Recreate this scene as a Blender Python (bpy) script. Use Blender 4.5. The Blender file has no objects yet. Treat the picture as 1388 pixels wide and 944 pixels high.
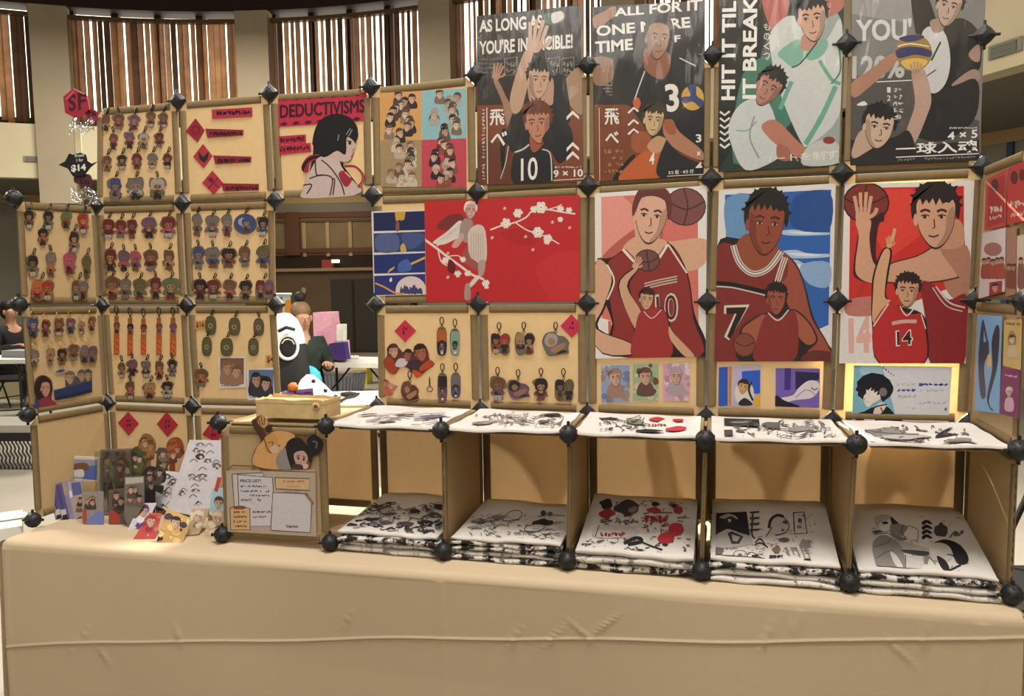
import bpy, bmesh, math, random
from mathutils import Vector, Matrix
V = Vector
SC = bpy.context.scene
COL = SC.collection
# ------------------------------------------------------------------ camera
W, H = 1388, 944
FPX = 1087.93
P = 0.35                       # pitch of the panel grid
KZ = 0.9824                    # its rows are a touch shorter
T = 0.75                       # table top height
Z0 = T + 0.02                  # lowest row of connectors
CAM = V((6.1224 * P, -6.8779 * P, 2.1717 * P + Z0))
YAW, PITCH, ROLL = 0.2581, -0.0874, -0.015


def basis(yaw, pitch, roll):
    cy, sy, cp, sp, cr, sr = math.cos(yaw), math.sin(yaw), math.cos(pitch), math.sin(pitch), math.cos(roll), math.sin(roll)
    f = V((-sy * cp, cy * cp, sp)); r = V((cy, sy, 0)); u = r.cross(f)
    return cr * r + sr * u, -sr * r + cr * u, f


RX, UX, FX = basis(YAW, PITCH, ROLL)
cam_data = bpy.data.cameras.new('camera')
cam = bpy.data.objects.new('camera', cam_data); COL.objects.link(cam)
cam_data.sensor_width = 36.0; cam_data.lens = FPX / W * 36.0
cam_data.clip_start = 0.05; cam_data.clip_end = 200
m3 = Matrix((RX, UX, -FX)).transposed()
cam.matrix_world = Matrix.Translation(CAM) @ m3.to_4x4()
SC.camera = cam
# ------------------------------------------------------------------ light
SC.view_settings.view_transform = 'Standard'
SC.view_settings.look = 'None'
SC.view_settings.exposure = 0.0
SC.view_settings.gamma = 1.0
SC.view_settings.use_curve_mapping = False
wd = bpy.data.worlds.new('world'); SC.world = wd; wd.use_nodes = True
wd.node_tree.nodes['Background'].inputs[0].default_value = (1.0, 0.96, 0.90, 1)
wd.node_tree.nodes['Background'].inputs[1].default_value = 0.3
WINDOW_BACK, FILL_PANE_GLOW = 3.4, 1.45


def area(name, loc, aim, size, watts, col):
    l = bpy.data.lights.new(name, 'AREA'); l.shape = 'DISK'; l.size = size; l.energy = watts; l.color = col
    o = bpy.data.objects.new(name, l); COL.objects.link(o); o.location = loc
    o.rotation_euler = (V(aim) - V(loc)).to_track_quat('-Z', 'Y').to_euler()
    return o


area('assumed_lamp_over_stall', (2.0, -1.4, 5.6), (1.6, -0.3, 0.8), 2.0, 300, (1.0, 0.96, 0.90))  # overhead lamp assumed from the bright cloth edge and shelf tops
area('front_fill', (1.2, -4.6, 4.6), (1.4, 0.0, 1.2), 2.6, 72, (1.0, 0.97, 0.93))  # added soft fill for the stall front, not a known fixture
area('assumed_lamp_behind', (2.3, 2.6, 4.4), (1.7, 0.0, 1.0), 1.1, 760, (1.0, 0.93, 0.80))  # unseen lamp assumed from the glow coming through the boards
area('left_wing_fill', (-3.2, .4, 3.8), (0.0, -.1, 1.2), 1.2, 190, (1.0, 0.94, 0.82))  # added light, brightens the left wing through its translucent boards
area('far_hall_fill', (-5.0, 6.5, 5.8), (-5.0, 6.5, 0), 3.0, 620, (1.0, 0.93, 0.80))  # fill added to lift the far columns, wall band and opening

area('gallery_fill', (CAM.x - 7.6, CAM.y + 14.0, 3.0), (CAM.x - 8.6, CAM.y + 15.6, 1.9), 0.9, 20, (1.0, 0.88, 0.70))  # extra light added under the soffit to brighten the wood partition
for nm, aim, size, watts in (('sunbeam_through_blinds', (2.60, 0, 1.27), 0.062, 34000), ('sunbeam_on_rim', (2.62, 0, 1.815), 0.034, 52000)):
    sl = bpy.data.lights.new(nm, 'SPOT'); sl.energy = watts; sl.color = (1.0, 0.86, 0.50); sl.spot_size = size; sl.spot_blend = 0.4; sl.shadow_soft_size = 0.05
    so = bpy.data.objects.new(nm, sl); COL.objects.link(so); so.location = (1.6, 6.2, 4.6)
    so.rotation_euler = (V(aim) - so.location).to_track_quat('-Z', 'Y').to_euler()
# ------------------------------------------------------------------ materials
ALB = 0.95
_mc = {}


def lin(hexa):
    h = hexa.lstrip('#'); out = []
    for i in (0, 2, 4):
        c = int(h[i:i + 2], 16) / 255
        out.append(c / 12.92 if c <= 0.04045 else ((c + 0.055) / 1.055) ** 2.4)
    return out


def mat(hexa, rough=0.55, noise=0.06, scale=60, spec=0.3, trans=0.0, bump=0.0, metal=0.0, emit=0.0, gain=None, coat=0.0):
    key = (hexa, rough, noise, scale, spec, trans, bump, metal, emit, gain, coat)
    if key in _mc:
        return _mc[key]
    m = bpy.data.materials.new('material_' + hexa.lstrip('#')); m.use_nodes = True
    nt = m.node_tree; N, L = nt.nodes, nt.links
    b = N['Principled BSDF']
    g = ALB if gain is None else gain
    c = [min(0.92, x * g) for x in lin(hexa)]
    if emit:
        b.inputs['Emission Color'].default_value = (*lin(hexa), 1); b.inputs['Emission Strength'].default_value = emit
    tc = N.new('ShaderNodeTexCoord'); nz = N.new('ShaderNodeTexNoise'); nz.inputs['Scale'].default_value = scale
    nz.inputs['Detail'].default_value = 4
    L.new(tc.outputs['Object'], nz.inputs['Vector'])
    rp = N.new('ShaderNodeValToRGB')
    rp.color_ramp.elements[0].position = 0.3; rp.color_ramp.elements[1].position = 0.7
    rp.color_ramp.elements[0].color = (*[x * (1 - noise) for x in c], 1)
    rp.color_ramp.elements[1].color = (*[min(0.95, x * (1 + noise)) for x in c], 1)
    L.new(nz.outputs['Fac'], rp.inputs['Fac']); L.new(rp.outputs['Color'], b.inputs['Base Color'])
    b.inputs['Roughness'].default_value = rough; b.inputs['Metallic'].default_value = metal
    b.inputs['Specular IOR Level'].default_value = spec
    if coat:
        b.inputs['Coat Weight'].default_value = coat; b.inputs['Coat Roughness'].default_value = 0.06
    if bump:
        bp = N.new('ShaderNodeBump'); bp.inputs['Strength'].default_value = bump; bp.inputs['Distance'].default_value = 0.004
        L.new(nz.outputs['Fac'], bp.inputs['Height']); L.new(bp.outputs['Normal'], b.inputs['Normal'])
    if trans:
        tr = N.new('ShaderNodeBsdfTranslucent'); mx = N.new('ShaderNodeMixShader'); mx.inputs[0].default_value = trans
        hs = N.new('ShaderNodeHueSaturation'); hs.inputs['Saturation'].default_value = 0.72; hs.inputs['Value'].default_value = 1.12
        L.new(rp.outputs['Color'], hs.inputs['Color']); L.new(hs.outputs[0], tr.inputs['Color'])
        L.new(b.outputs[0], mx.inputs[1]); L.new(tr.outputs[0], mx.inputs[2])
        L.new(mx.outputs[0], N['Material Output'].inputs['Surface'])
    _mc[key] = m
    return m


def clear(name='clear_plastic', gloss=0.10, rough=0.12, tint=(1, 1, 1), bump=0.25, scale=18):
    """thin clear plastic film: mostly see-through, with a wrinkled gloss"""
    key = (name, gloss, rough, tint, bump, scale)
    if key in _mc:
        return _mc[key]
    m = bpy.data.materials.new(name); m.use_nodes = True
    nt = m.node_tree; N, L = nt.nodes, nt.links
    N.remove(N['Principled BSDF'])
    t = N.new('ShaderNodeBsdfTransparent'); t.inputs[0].default_value = (*tint, 1)
    g = N.new('ShaderNodeBsdfGlossy'); g.inputs['Roughness'].default_value = rough
    mx = N.new('ShaderNodeMixShader'); mx.inputs[0].default_value = gloss
    tc = N.new('ShaderNodeTexCoord'); nz = N.new('ShaderNodeTexNoise'); nz.inputs['Scale'].default_value = scale
    mp = N.new('ShaderNodeMapping'); mp.inputs['Rotation'].default_value = (0.3, 0.7, 0.2); mp.inputs['Scale'].default_value = (1, 1, 0.25)
    bp = N.new('ShaderNodeBump'); bp.inputs['Strength'].default_value = bump; bp.inputs['Distance'].default_value = 0.05
    L.new(tc.outputs['Object'], mp.inputs[0]); L.new(mp.outputs[0], nz.inputs['Vector'])
    L.new(nz.outputs['Fac'], bp.inputs['Height']); L.new(bp.outputs[0], g.inputs['Normal'])
    L.new(t.outputs[0], mx.inputs[1]); L.new(g.outputs[0], mx.inputs[2])
    L.new(mx.outputs[0], N['Material Output'].inputs['Surface'])
    _mc[key] = m
    return m


def printed_cloth(name, base, ink, amount, scale):
    """white cloth with blotches of a printed picture wrapping over its fold"""
    m = bpy.data.materials.new(name); m.use_nodes = True
    nt = m.node_tree; N, L = nt.nodes, nt.links; b = N['Principled BSDF']
    tc = N.new('ShaderNodeTexCoord'); nz = N.new('ShaderNodeTexNoise'); nz.inputs['Scale'].default_value = scale
    nz.inputs['Detail'].default_value = 6; nz.inputs['Roughness'].default_value = 0.7
    L.new(tc.outputs['Object'], nz.inputs['Vector'])
    rp = N.new('ShaderNodeValToRGB'); e = rp.color_ramp.elements
    e[0].position = amount - 0.03; e[1].position = amount + 0.03
    e[0].color = (*[min(.9, x * ALB) for x in lin(ink)], 1); e[1].color = (*[min(.9, x * ALB) for x in lin(base)], 1)
    L.new(nz.outputs['Fac'], rp.inputs['Fac']); L.new(rp.outputs['Color'], b.inputs['Base Color'])
    b.inputs['Roughness'].default_value = 0.9; b.inputs['Specular IOR Level'].default_value = 0.1
    return m


# ------------------------------------------------------------------ building helpers
ORG = {}


class MB:
    def __init__(s):
        s.v, s.f, s.m, s.sm, s.mats = [], [], [], [], []

    def mi(s, m):
        if m not in s.mats:
            s.mats.append(m)
        return s.mats.index(m)

    def add(s, verts, faces, m, smooth=False):
        o = len(s.v); s.v += [V(p) for p in verts]; k = s.mi(m)
        for f in faces:
            s.f.append([o + i for i in f]); s.m.append(k); s.sm.append(smooth)

    def poly(s, pts, m):
        s.add(pts, [list(range(len(pts)))], m)

    def grid(s, rows, m, smooth=True):
        n = len(rows[0]); vs = [p for r in rows for p in r]; fs = []
        for j in range(len(rows) - 1):
            for i in range(n - 1):
                a = j * n + i; fs.append([a, a + 1, a + n + 1, a + n])
        s.add(vs, fs, m, smooth)

    def prism(s, pts, vec, m, side=None):
        n = len(pts); vec = V(vec); a = [V(p) for p in pts]; b = [p + vec for p in a]
        s.add(a + b, [list(range(n - 1, -1, -1)), list(range(n, 2 * n))], m)
        s.add(a + b, [[i, (i + 1) % n, n + (i + 1) % n, n + i] for i in range(n)], side or m)

    def box(s, lo, hi, m):
        x0, y0, z0 = lo; x1, y1, z1 = hi
        s.prism([(x0, y0, z0), (x1, y0, z0), (x1, y1, z0), (x0, y1, z0)], (0, 0, z1 - z0), m)

    def tube(s, pts, r, m, n=8, closed=False, cap=True):
        pts = [V(p) for p in pts]; k = len(pts); rs = r if isinstance(r, (list, tuple)) else [r] * k
        rows = []; up = None
        for i, p in enumerate(pts):
            if closed:
                d = pts[(i + 1) % k] - pts[i - 1]
            else:
                d = pts[min(i + 1, k - 1)] - pts[max(i - 1, 0)]
            if d.length < 1e-9:
                d = V((0, 0, 1))
            d.normalize()
            if up is None:
                up = V((0, 0, 1)) if abs(d.z) < 0.9 else V((1, 0, 0))
            x = d.cross(up)
            if x.length < 1e-6:
                x = d.orthogonal()
            x.normalize(); y = x.cross(d); up = y
            rows.append([p + rs[i] * (math.cos(t) * x + math.sin(t) * y) for t in [2 * math.pi * j / n for j in range(n)]])
        if closed:
            rows.append(rows[0])
        vs = [p for q in rows for p in q]; fs = []
        for j in range(len(rows) - 1):
            for i in range(n):
                a = j * n + i; b2 = j * n + (i + 1) % n
                fs.append([a, b2, b2 + n, a + n])
        s.add(vs, fs, m, True)
        if cap and not closed:
            s.add(rows[0], [list(range(n))], m); s.add(rows[-1], [list(range(n - 1, -1, -1))], m)

    def ball(s, c, rx, ry, rz, m, nu=14, nv=9, rot=None, jit=0, seed=0):
        c = V(c); rnd = random.Random(seed); rows = []
        for j in range(nv + 1):
            t = math.pi * j / nv; row = []
            for i in range(nu):
                a = 2 * math.pi * i / nu; k = 1 + (rnd.uniform(-jit, jit) if 0 < j < nv else 0)
                p = V((rx * math.sin(t) * math.cos(a) * k, ry * math.sin(t) * math.sin(a) * k, rz * math.cos(t) * k))
                row.append(c + (rot @ p if rot else p))
            row.append(row[0]); rows.append(row)
        s.grid(rows, m)

    def lathe(s, c, prof, m, n=20, axis=None):
        c = V(c); rows = []
        for r, z in prof:
            row = [V((r * math.cos(2 * math.pi * i / n), r * math.sin(2 * math.pi * i / n), z)) for i in range(n + 1)]
            rows.append([c + (axis @ p if axis else p) for p in row])
        s.grid(rows, m)

    def build(s, name, parent=None, org=None, bevel=0.0, sub=0, solid=0.0):
        if parent is not None:
            org = ORG[parent]
        elif org is None:
            xs = [p.x for p in s.v]; ys = [p.y for p in s.v]; zs = [p.z for p in s.v]
            org = V(((min(xs) + max(xs)) / 2, (min(ys) + max(ys)) / 2, min(zs)))
        org = V(org)
        me = bpy.data.meshes.new(name)
        me.from_pydata([p - org for p in s.v], [], s.f)
        for m in s.mats:
            me.materials.append(m)
        me.polygons.foreach_set('material_index', s.m); me.polygons.foreach_set('use_smooth', s.sm)
        me.update()
        o = bpy.data.objects.new(name, me); COL.objects.link(o)
        if parent is not None:
            o.parent = parent
        else:
            o.location = org
        ORG[o] = org
        if solid:
            q = o.modifiers.new('solid', 'SOLIDIFY'); q.thickness = solid; q.offset = 0
        if bevel:
            q = o.modifiers.new('bevel', 'BEVEL'); q.width = bevel; q.segments = 2; q.limit_method = 'ANGLE'
        if sub:
            q = o.modifiers.new('sub', 'SUBSURF'); q.levels = sub; q.render_levels = sub
        return o


def tag(o, label, cat, group=None):
    o['label'] = label; o['category'] = cat
    if group:
        o['group'] = group
    return o


def thing(name, label, cat, loc, group=None):
    o = bpy.data.objects.new(name, None); COL.objects.link(o); o.location = V(loc); o.empty_display_size = 0.05
    ORG[o] = V(loc)
    return tag(o, label, cat, group)


def struct(o):
    o['kind'] = 'structure'
    return o


def ray(x, y):
    d = FX + (x - W / 2) / FPX * RX - (y - H / 2) / FPX * UX
    return d.normalized()


class Plane:
    def __init__(s, o, n):
        s.o, s.n = V(o), V(n).normalized()

    def at(s, x, y, off=0.0):
        d = ray(x, y); t = (s.o + s.n * off - CAM).dot(s.n) / d.dot(s.n)
        return CAM + t * d


BACK = Plane((0, 0, 0), (0, -1, 0))
TABLE = Plane((0, 0, T), (0, 0, 1))


def cr(pts, k=4, closed=True):
    """Catmull-Rom curve through 2-D points"""
    n = len(pts); out = []
    for i in range(n if closed else n - 1):
        g = (lambda j: pts[j % n]) if closed else (lambda j: pts[max(0, min(n - 1, j))])
        p0, p1, p2, p3 = g(i - 1), g(i), g(i + 1), g(i + 2)
        for q in range(k):
            t = q / k
            out.append(tuple(0.5 * (2 * b + (c - a) * t + (2 * a - 5 * b + 4 * c - d) * t * t + (3 * b - a - 3 * c + d) * t ** 3)
                             for a, b, c, d in zip(p0, p1, p2, p3)))
    if not closed:
        out.append(tuple(pts[-1]))
    return out


def clip(pts, quad):
    """keep the part of a polygon inside a convex quad"""
    ar = sum(quad[i][0] * quad[(i + 1) % 4][1] - quad[(i + 1) % 4][0] * quad[i][1] for i in range(4))
    sg = 1 if ar > 0 else -1
    for i in range(4):
        a, b = quad[i], quad[(i + 1) % 4]; out = []
        f = lambda p: sg * ((b[0] - a[0]) * (p[1] - a[1]) - (b[1] - a[1]) * (p[0] - a[0]))
        for j in range(len(pts)):
            p, q = pts[j], pts[(j + 1) % len(pts)]; fp, fq = f(p), f(q)
            if fp >= 0:
                out.append(p)
            if (fp >= 0) != (fq >= 0):
                t = fp / (fp - fq); out.append((p[0] + t * (q[0] - p[0]), p[1] + t * (q[1] - p[1])))
        pts = out
        if len(pts) < 3:
            return []
    return pts


_tc = {}


def text_mesh(s, bold):
    if (s, bold) in _tc:
        return _tc[(s, bold)]
    c = bpy.data.curves.new('lettering', 'FONT'); c.body = s; c.offset = bold; c.resolution_u = 3
    o = bpy.data.objects.new('lettering', c)
    COL.objects.link(o); bpy.context.view_layer.update()
    me = bpy.data.meshes.new_from_object(o.evaluated_get(bpy.context.evaluated_depsgraph_get()))
    vs = [(p.co.x, p.co.y) for p in me.vertices]; fs = [list(p.vertices) for p in me.polygons]
    bpy.data.objects.remove(o); bpy.data.curves.remove(c); bpy.data.meshes.remove(me)
    x0, x1 = min(p[0] for p in vs), max(p[0] for p in vs); y0, y1 = min(p[1] for p in vs), max(p[1] for p in vs)
    vs = [((p[0] - x0) / max(1e-6, x1 - x0), (p[1] - y0) / max(1e-6, y1 - y0)) for p in vs]
    _tc[(s, bold)] = (vs, fs)
    return vs, fs


SKIN, SKIN2 = '#b08a70', '#8f6a55'


class Art(MB):
    """flat printed picture: shapes given in the frame of one photo crop, laid on the sheet's real plane"""
    THICK = 0.0006          # all the ink of a sheet together is thinner than this

    def __init__(s, plane, z=(1, 0, 0), off=0.0006, quad=None, rough=0.5, coat=0.0):
        MB.__init__(s); s.pl, s.z, s.off, s.k, s.q = plane, z, off, 0, None
        s.rough, s.coat = rough, coat; s.ops = []
        if quad:
            s.q = [s.c(p) for p in quad]

    def build(s, *args, **kw):
        step = min(2e-5, s.THICK / max(1, s.k))
        for k, pts, fs, m in s.ops:
            MB.add(s, [s.pl.at(x, y, s.off + k * step) for x, y in pts], fs, m)
        s.ops = []
        return MB.build(s, *args, **kw)

    def c(s, p):
        k, ox, oy = s.z
        return (p[0] / k + ox, p[1] / k + oy)

    def M(s, h):
        return mat(h, s.rough, 0.05, 90, 0.3, coat=s.coat)

    def pw(s, pts, h):
        if s.q:
            pts = clip(pts, s.q)
        if len(pts) < 3:
            return
        s.k += 1
        s.ops.append((s.k, pts, [list(range(len(pts)))], s.M(h)))

    def P(s, h, pts, smooth=True):
        pts = [s.c(p) for p in pts]
        s.pw(cr(pts) if smooth else pts, h)

    def F(s, h, *pts):
        s.P(h, pts, False)

    def R(s, h, x0, y0, x1, y1):
        s.P(h, [(x0, y0), (x1, y0), (x1, y1), (x0, y1)], False)

    def E(s, h, cx, cy, rx, ry, rot=0, n=20):
        c, q = math.cos(rot), math.sin(rot)
        s.P(h, [(cx + rx * math.cos(t) * c - ry * math.sin(t) * q, cy + rx * math.cos(t) * q + ry * math.sin(t) * c)
                for t in [2 * math.pi * i / n for i in range(n)]], False)

    def Ln(s, h, w, pts, smooth=True, taper=False):
        pts = [s.c(p) for p in pts]; w = w / s.z[0] / 2
        if smooth and len(pts) > 2:
            pts = cr(pts, 5, False)
        n = len(pts); a, b = [], []
        for i, p in enumerate(pts):
            q, r = pts[max(0, i - 1)], pts[min(n - 1, i + 1)]
            dx, dy = r[0] - q[0], r[1] - q[1]; l = math.hypot(dx, dy) or 1
            ww = w * (1 if not taper else max(0.15, math.sin(math.pi * (i + .5) / n)))
            a.append((p[0] - dy / l * ww, p[1] + dx / l * ww)); b.append((p[0] + dy / l * ww, p[1] - dx / l * ww))
        s.k += 1
        for i in range(n - 1):
            f = [a[i], a[i + 1], b[i + 1], b[i]]
            if s.q:
                f = clip(f, s.q)
            if len(f) > 2:
                s.ops.append((s.k, f, [list(range(len(f)))], s.M(h)))

    def T(s, h, txt, quad, bold=0.02):
        """text filling a quad given as top-left, top-right, bottom-right, bottom-left"""
        vs, fs = text_mesh(txt, bold); tl, tr, br, bl = [s.c(p) for p in quad]; s.k += 1
        out = []
        for u, v in vs:
            x = (1 - u) * ((1 - v) * bl[0] + v * tl[0]) + u * ((1 - v) * br[0] + v * tr[0])
            y = (1 - u) * ((1 - v) * bl[1] + v * tl[1]) + u * ((1 - v) * br[1] + v * tr[1])
            out.append((x, y))
        s.ops.append((s.k, out, fs, s.M(h)))

    def TR(s, h, txt, x0, y0, x1, y1, bold=0.02):
        s.T(h, txt, [(x0, y0), (x1, y0), (x1, y1), (x0, y1)], bold)

    def scrib(s, h, x0, y0, x1, y1, n, w, seed=1, slant=0.0):
        """a line of writing too small to read: short pen strokes"""
        r = random.Random(seed); dx = (x1 - x0) / n
        for i in range(n):
            if r.random() < 0.12:
                continue
            a = x0 + dx * i; ys = y0 + slant * (a - x0); hh = y1 - y0
            p = [(a + dx * r.uniform(0, .85), ys + hh * r.uniform(0, 1)) for _ in range(5)]
            s.Ln(h, w, p, True)
            p = [(a + dx * r.uniform(0, .4), ys + hh * r.uniform(.2, .8)), (a + dx * r.uniform(.5, 1), ys + hh * r.uniform(.2, .8))]
            s.Ln(h, w * .8, p, False)

    def face(s, cx, cy, w, h, skin, hair, rot=0.0, look=0.0, hairstyle=0, line='#2a1d1a', feat=True, seed=3):
        """a plain drawn head: hair cap, face oval, brows, eyes, nose and mouth"""
        r = random.Random(seed); co, si = math.cos(rot), math.sin(rot)
        g = lambda x, y: (cx + (x * w) * co - (y * h) * si, cy + (x * w) * si + (y * h) * co)
        s.P(hair, [g(*p) for p in [(0, -1.12), (.45, -1.05), (.85, -.75), (1.0, -.25), (.9, .1), (.6, -.2), (-.6, -.2), (-.9, .15), (-1.02, -.25), (-.85, -.75), (-.45, -1.05)]])
        s.P(line, [g(x * 1.04, y * 1.03) for x, y in [(-.72, -.5), (0, -.7), (.72, -.5), (.76, .05), (.6, .55), (.2, .98), (-.2, .98), (-.6, .55), (-.76, .05)]])
        s.P(skin, [g(*p) for p in [(-.72, -.5), (0, -.7), (.72, -.5), (.76, .05), (.6, .55), (.2, .95), (-.2, .95), (-.6, .55), (-.76, .05)]])
        s.P(skin, [g(-.84 + .05 * look, .05 + d) if False else g(-.82 + .1 * math.cos(t), .12 + .2 * math.sin(t)) for d, t in [(0, .1 + i * 1.05) for i in range(6)]])
        if feat:
            dk = '#' + ''.join('%02x' % int(int(skin[i:i + 2], 16) * .82) for i in (1, 3, 5)); q = -1 if look > 0 else 1
            s.P(dk, [g(q * x, y) for x, y in [(.74, -.3), (.75, .05), (.6, .55), (.2, .94), (.05, .95), (.36, .55), (.44, .1), (.56, -.2)]])
        if hairstyle == 0:
            for i in range(11):
                t = math.pi * (.02 + .96 * i / 10) + r.uniform(-.06, .06); e = r.uniform(.06, .2)
                s.P(hair, [g(math.cos(t + .17) * .9, -.3 - math.sin(t + .17) * .76), g(math.cos(t + .02) * (1.0 + e), -.3 - math.sin(t + .02) * (.84 + e)), g(math.cos(t - .17) * .9, -.3 - math.sin(t - .17) * .76)], False)
        pts = [(-.9, .1), (-1.0, -.4), (-.7, -.95), (0, -1.1), (.7, -.95), (1.0, -.4), (.88, .1)]
        fr = []
        n = 7
        for i in range(n):
            x = .82 - 1.64 * i / (n - 1)
            fr.append((x, -.32 - .1 * r.random())); fr.append((x - .12, -.62 + .18 * r.random()))
        if hairstyle == 1:
            fr = [(.8, -.1), (.55, -.62), (0, -.72), (-.55, -.62), (-.8, -.1)]
        s.P(hair, [g(*p) for p in pts + fr], hairstyle == 1)
        if feat:
            for sx in (-1, 1):
                x = .34 * sx + look * .14
                s.Ln(line, .1 * w, [g(x - .2, -.14 - .04 * sx * 0), g(x, -.2), g(x + .2, -.14)], True)
                s.E('#b9a797', *g(x, .03), .13 * w, .045 * h, rot)
                s.E(line, *g(x + .03 * look, .03), .075 * w, .055 * h, rot)
                s.Ln(line, .05 * w, [g(x - .17, .0), g(x, -.04), g(x + .17, .0)], True)
            s.Ln(line, .05 * w, [g(.04 + look * .18, .1), g(.1 + look * .22, .36), g(-.02 + look * .18, .4)], False)
            s.Ln(line, .06 * w, [g(-.2 + look * .15, .62), g(look * .15, .66), g(.22 + look * .15, .6)], True)


def sheet(name, label, cat, plane, z, quad, paper='#c9c2ba', thick=0.0012, off=0.0, group=None, coat=0.0, rough=0.5):
    """a printed sheet: returns the Art whose mesh already holds the paper"""
    a = Art(plane, z, off + thick, None, rough, coat)
    pts = [a.c(p) for p in quad]
    a.prism([plane.at(x, y, off) for x, y in pts], plane.n * thick, mat(paper, rough, 0.04, 90, coat=coat))
    a.q = pts; a.meta = (name, label, cat, group)
    return a


def done(a, parent=None):
    n, l, c, g = a.meta
    o = a.build(n, parent)
    if parent is None:
        tag(o, l, c, g)
    return o
# ------------------------------------------------------------------ the round hall
CX, CY, RR = CAM.x - 5.82, CAM.y + 3.38, 9.6
R2 = RR + 3.0
ZB0, ZB1, ZS = 4.23, 6.1, 3.33          # blind bottom, blind top, soffit


def ang(px, R=RR):
    d = ray(px, 200); d = V((d.x, d.y)).normalized(); o = V((CAM.x - CX, CAM.y - CY))
    b = o.dot(d); t = -b + math.sqrt(b * b - (o.dot(o) - R * R)); p = o + d * t
    return math.atan2(p.x, p.y)


def pol(a, r, z):
    return V((CX + r * math.sin(a), CY + r * math.cos(a), z))


def zat(px, y, R):
    a = ang(px, R); p = pol(a, R, 0); d = ray(px, y); dist = math.hypot(p.x - CAM.x, p.y - CAM.y)
    return CAM.z + d.z / math.hypot(d.x, d.y) * dist


def arc(mb, a0, a1, r0, r1, z0, z1, m, n=None):
    n = n or max(1, int(abs(a1 - a0) / 0.06) + 1)
    A = [a0 + (a1 - a0) * i / n for i in range(n + 1)]
    full = abs(a1 - a0) > 6.28
    for r, zz in ((r0, (z0, z1)), (r1, (z0, z1))):
        mb.grid([[pol(a, r, z) for a in A] for z in zz], m)
    for z in (z0, z1):
        mb.grid([[pol(a, r, z) for a in A] for r in (r0, r1)], m, False)
    if not full:
        for a in (a0, a1):
            mb.poly([pol(a, r0, z0), pol(a, r1, z0), pol(a, r1, z1), pol(a, r0, z1)], m)


TAU = 2 * math.pi
mW = mat('#c9bfa6', 0.8, 0.04, 3)
b = MB(); b.poly([(-25, -20, 0), (20, -20, 0), (20, 25, 0), (-25, 25, 0)], mat('#958e82', 0.4, 0.08, 1.5, 0.4)); struct(b.build('floor'))
b = MB(); b.poly([(-25, -20, 7.2), (20, -20, 7.2), (20, 25, 7.2), (-25, 25, 7.2)], mat('#3a2b22', 0.9)); struct(b.build('ceiling'))
b = MB(); arc(b, 0, TAU, R2, R2 + .2, 0, ZS, mat('#8d887a', 0.8, 0.05, 2), 120); struct(b.build('wall_outer'))
b = MB(); arc(b, 0, TAU, RR, RR + .25, ZS, ZB0, mat('#d2c7a8', 0.8, 0.04, 2), 120)
arc(b, 0, TAU, RR + .25, R2 + .2, ZS, ZS + .1, mat('#7d776a', 0.85, 0.04, 2), 120); struct(b.build('wall_gallery'))
b = MB(); arc(b, 0, TAU, RR - .12, RR + .4, ZB1 + .06, 7.2, mat('#2c1a14', 0.7, 0.1, 2), 120); struct(b.build('trim_1'))
b = MB(); arc(b, 0, TAU, R2 - .06, R2, ZS - .16, ZS, mat('#b59a70', 0.7), 120); struct(b.build('trim_2'))
c1, c2, c3 = ang(78), ang(352), ang(597)
step = (c3 - c1) / 2
cols = [c1 + step * i for i in range(-2, 7)]
mcol = mat('#a59881', 0.8, 0.05, 2)
k = 2
for i, a in enumerate(cols):
    k += 1; hw = 0.030
    b = MB(); arc(b, a - hw, a + hw, RR - .14, RR + .3, ZS if i != 2 else 2.9, ZB1 + .06, mcol, 2); struct(b.build('trim_%d' % k))
mwin = mat('#fff6e2', emit=WINDOW_BACK); mfr = mat('#241610', 0.6)
mfill_pane = mat('#fff1dc', emit=FILL_PANE_GLOW)  # glow of the panes added behind the camera
mslat = [mat('#6e4522', 0.7, 0.25, 4, trans=0.36), mat('#8a5c2e', 0.7, 0.25, 4, trans=0.36), mat('#452c18', 0.7, 0.25, 4, trans=0.2)]
rng = random.Random(5)
place = ['at far left of the hall', 'left of the pillar behind the hexagon sign', 'between the two pillars above the keychain panels', 'above the black bobbed hair drawing',
         'behind the volleyball posters, left part', 'behind the volleyball posters, right part', 'far right behind the posters', 'at far right of the hall']
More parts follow.
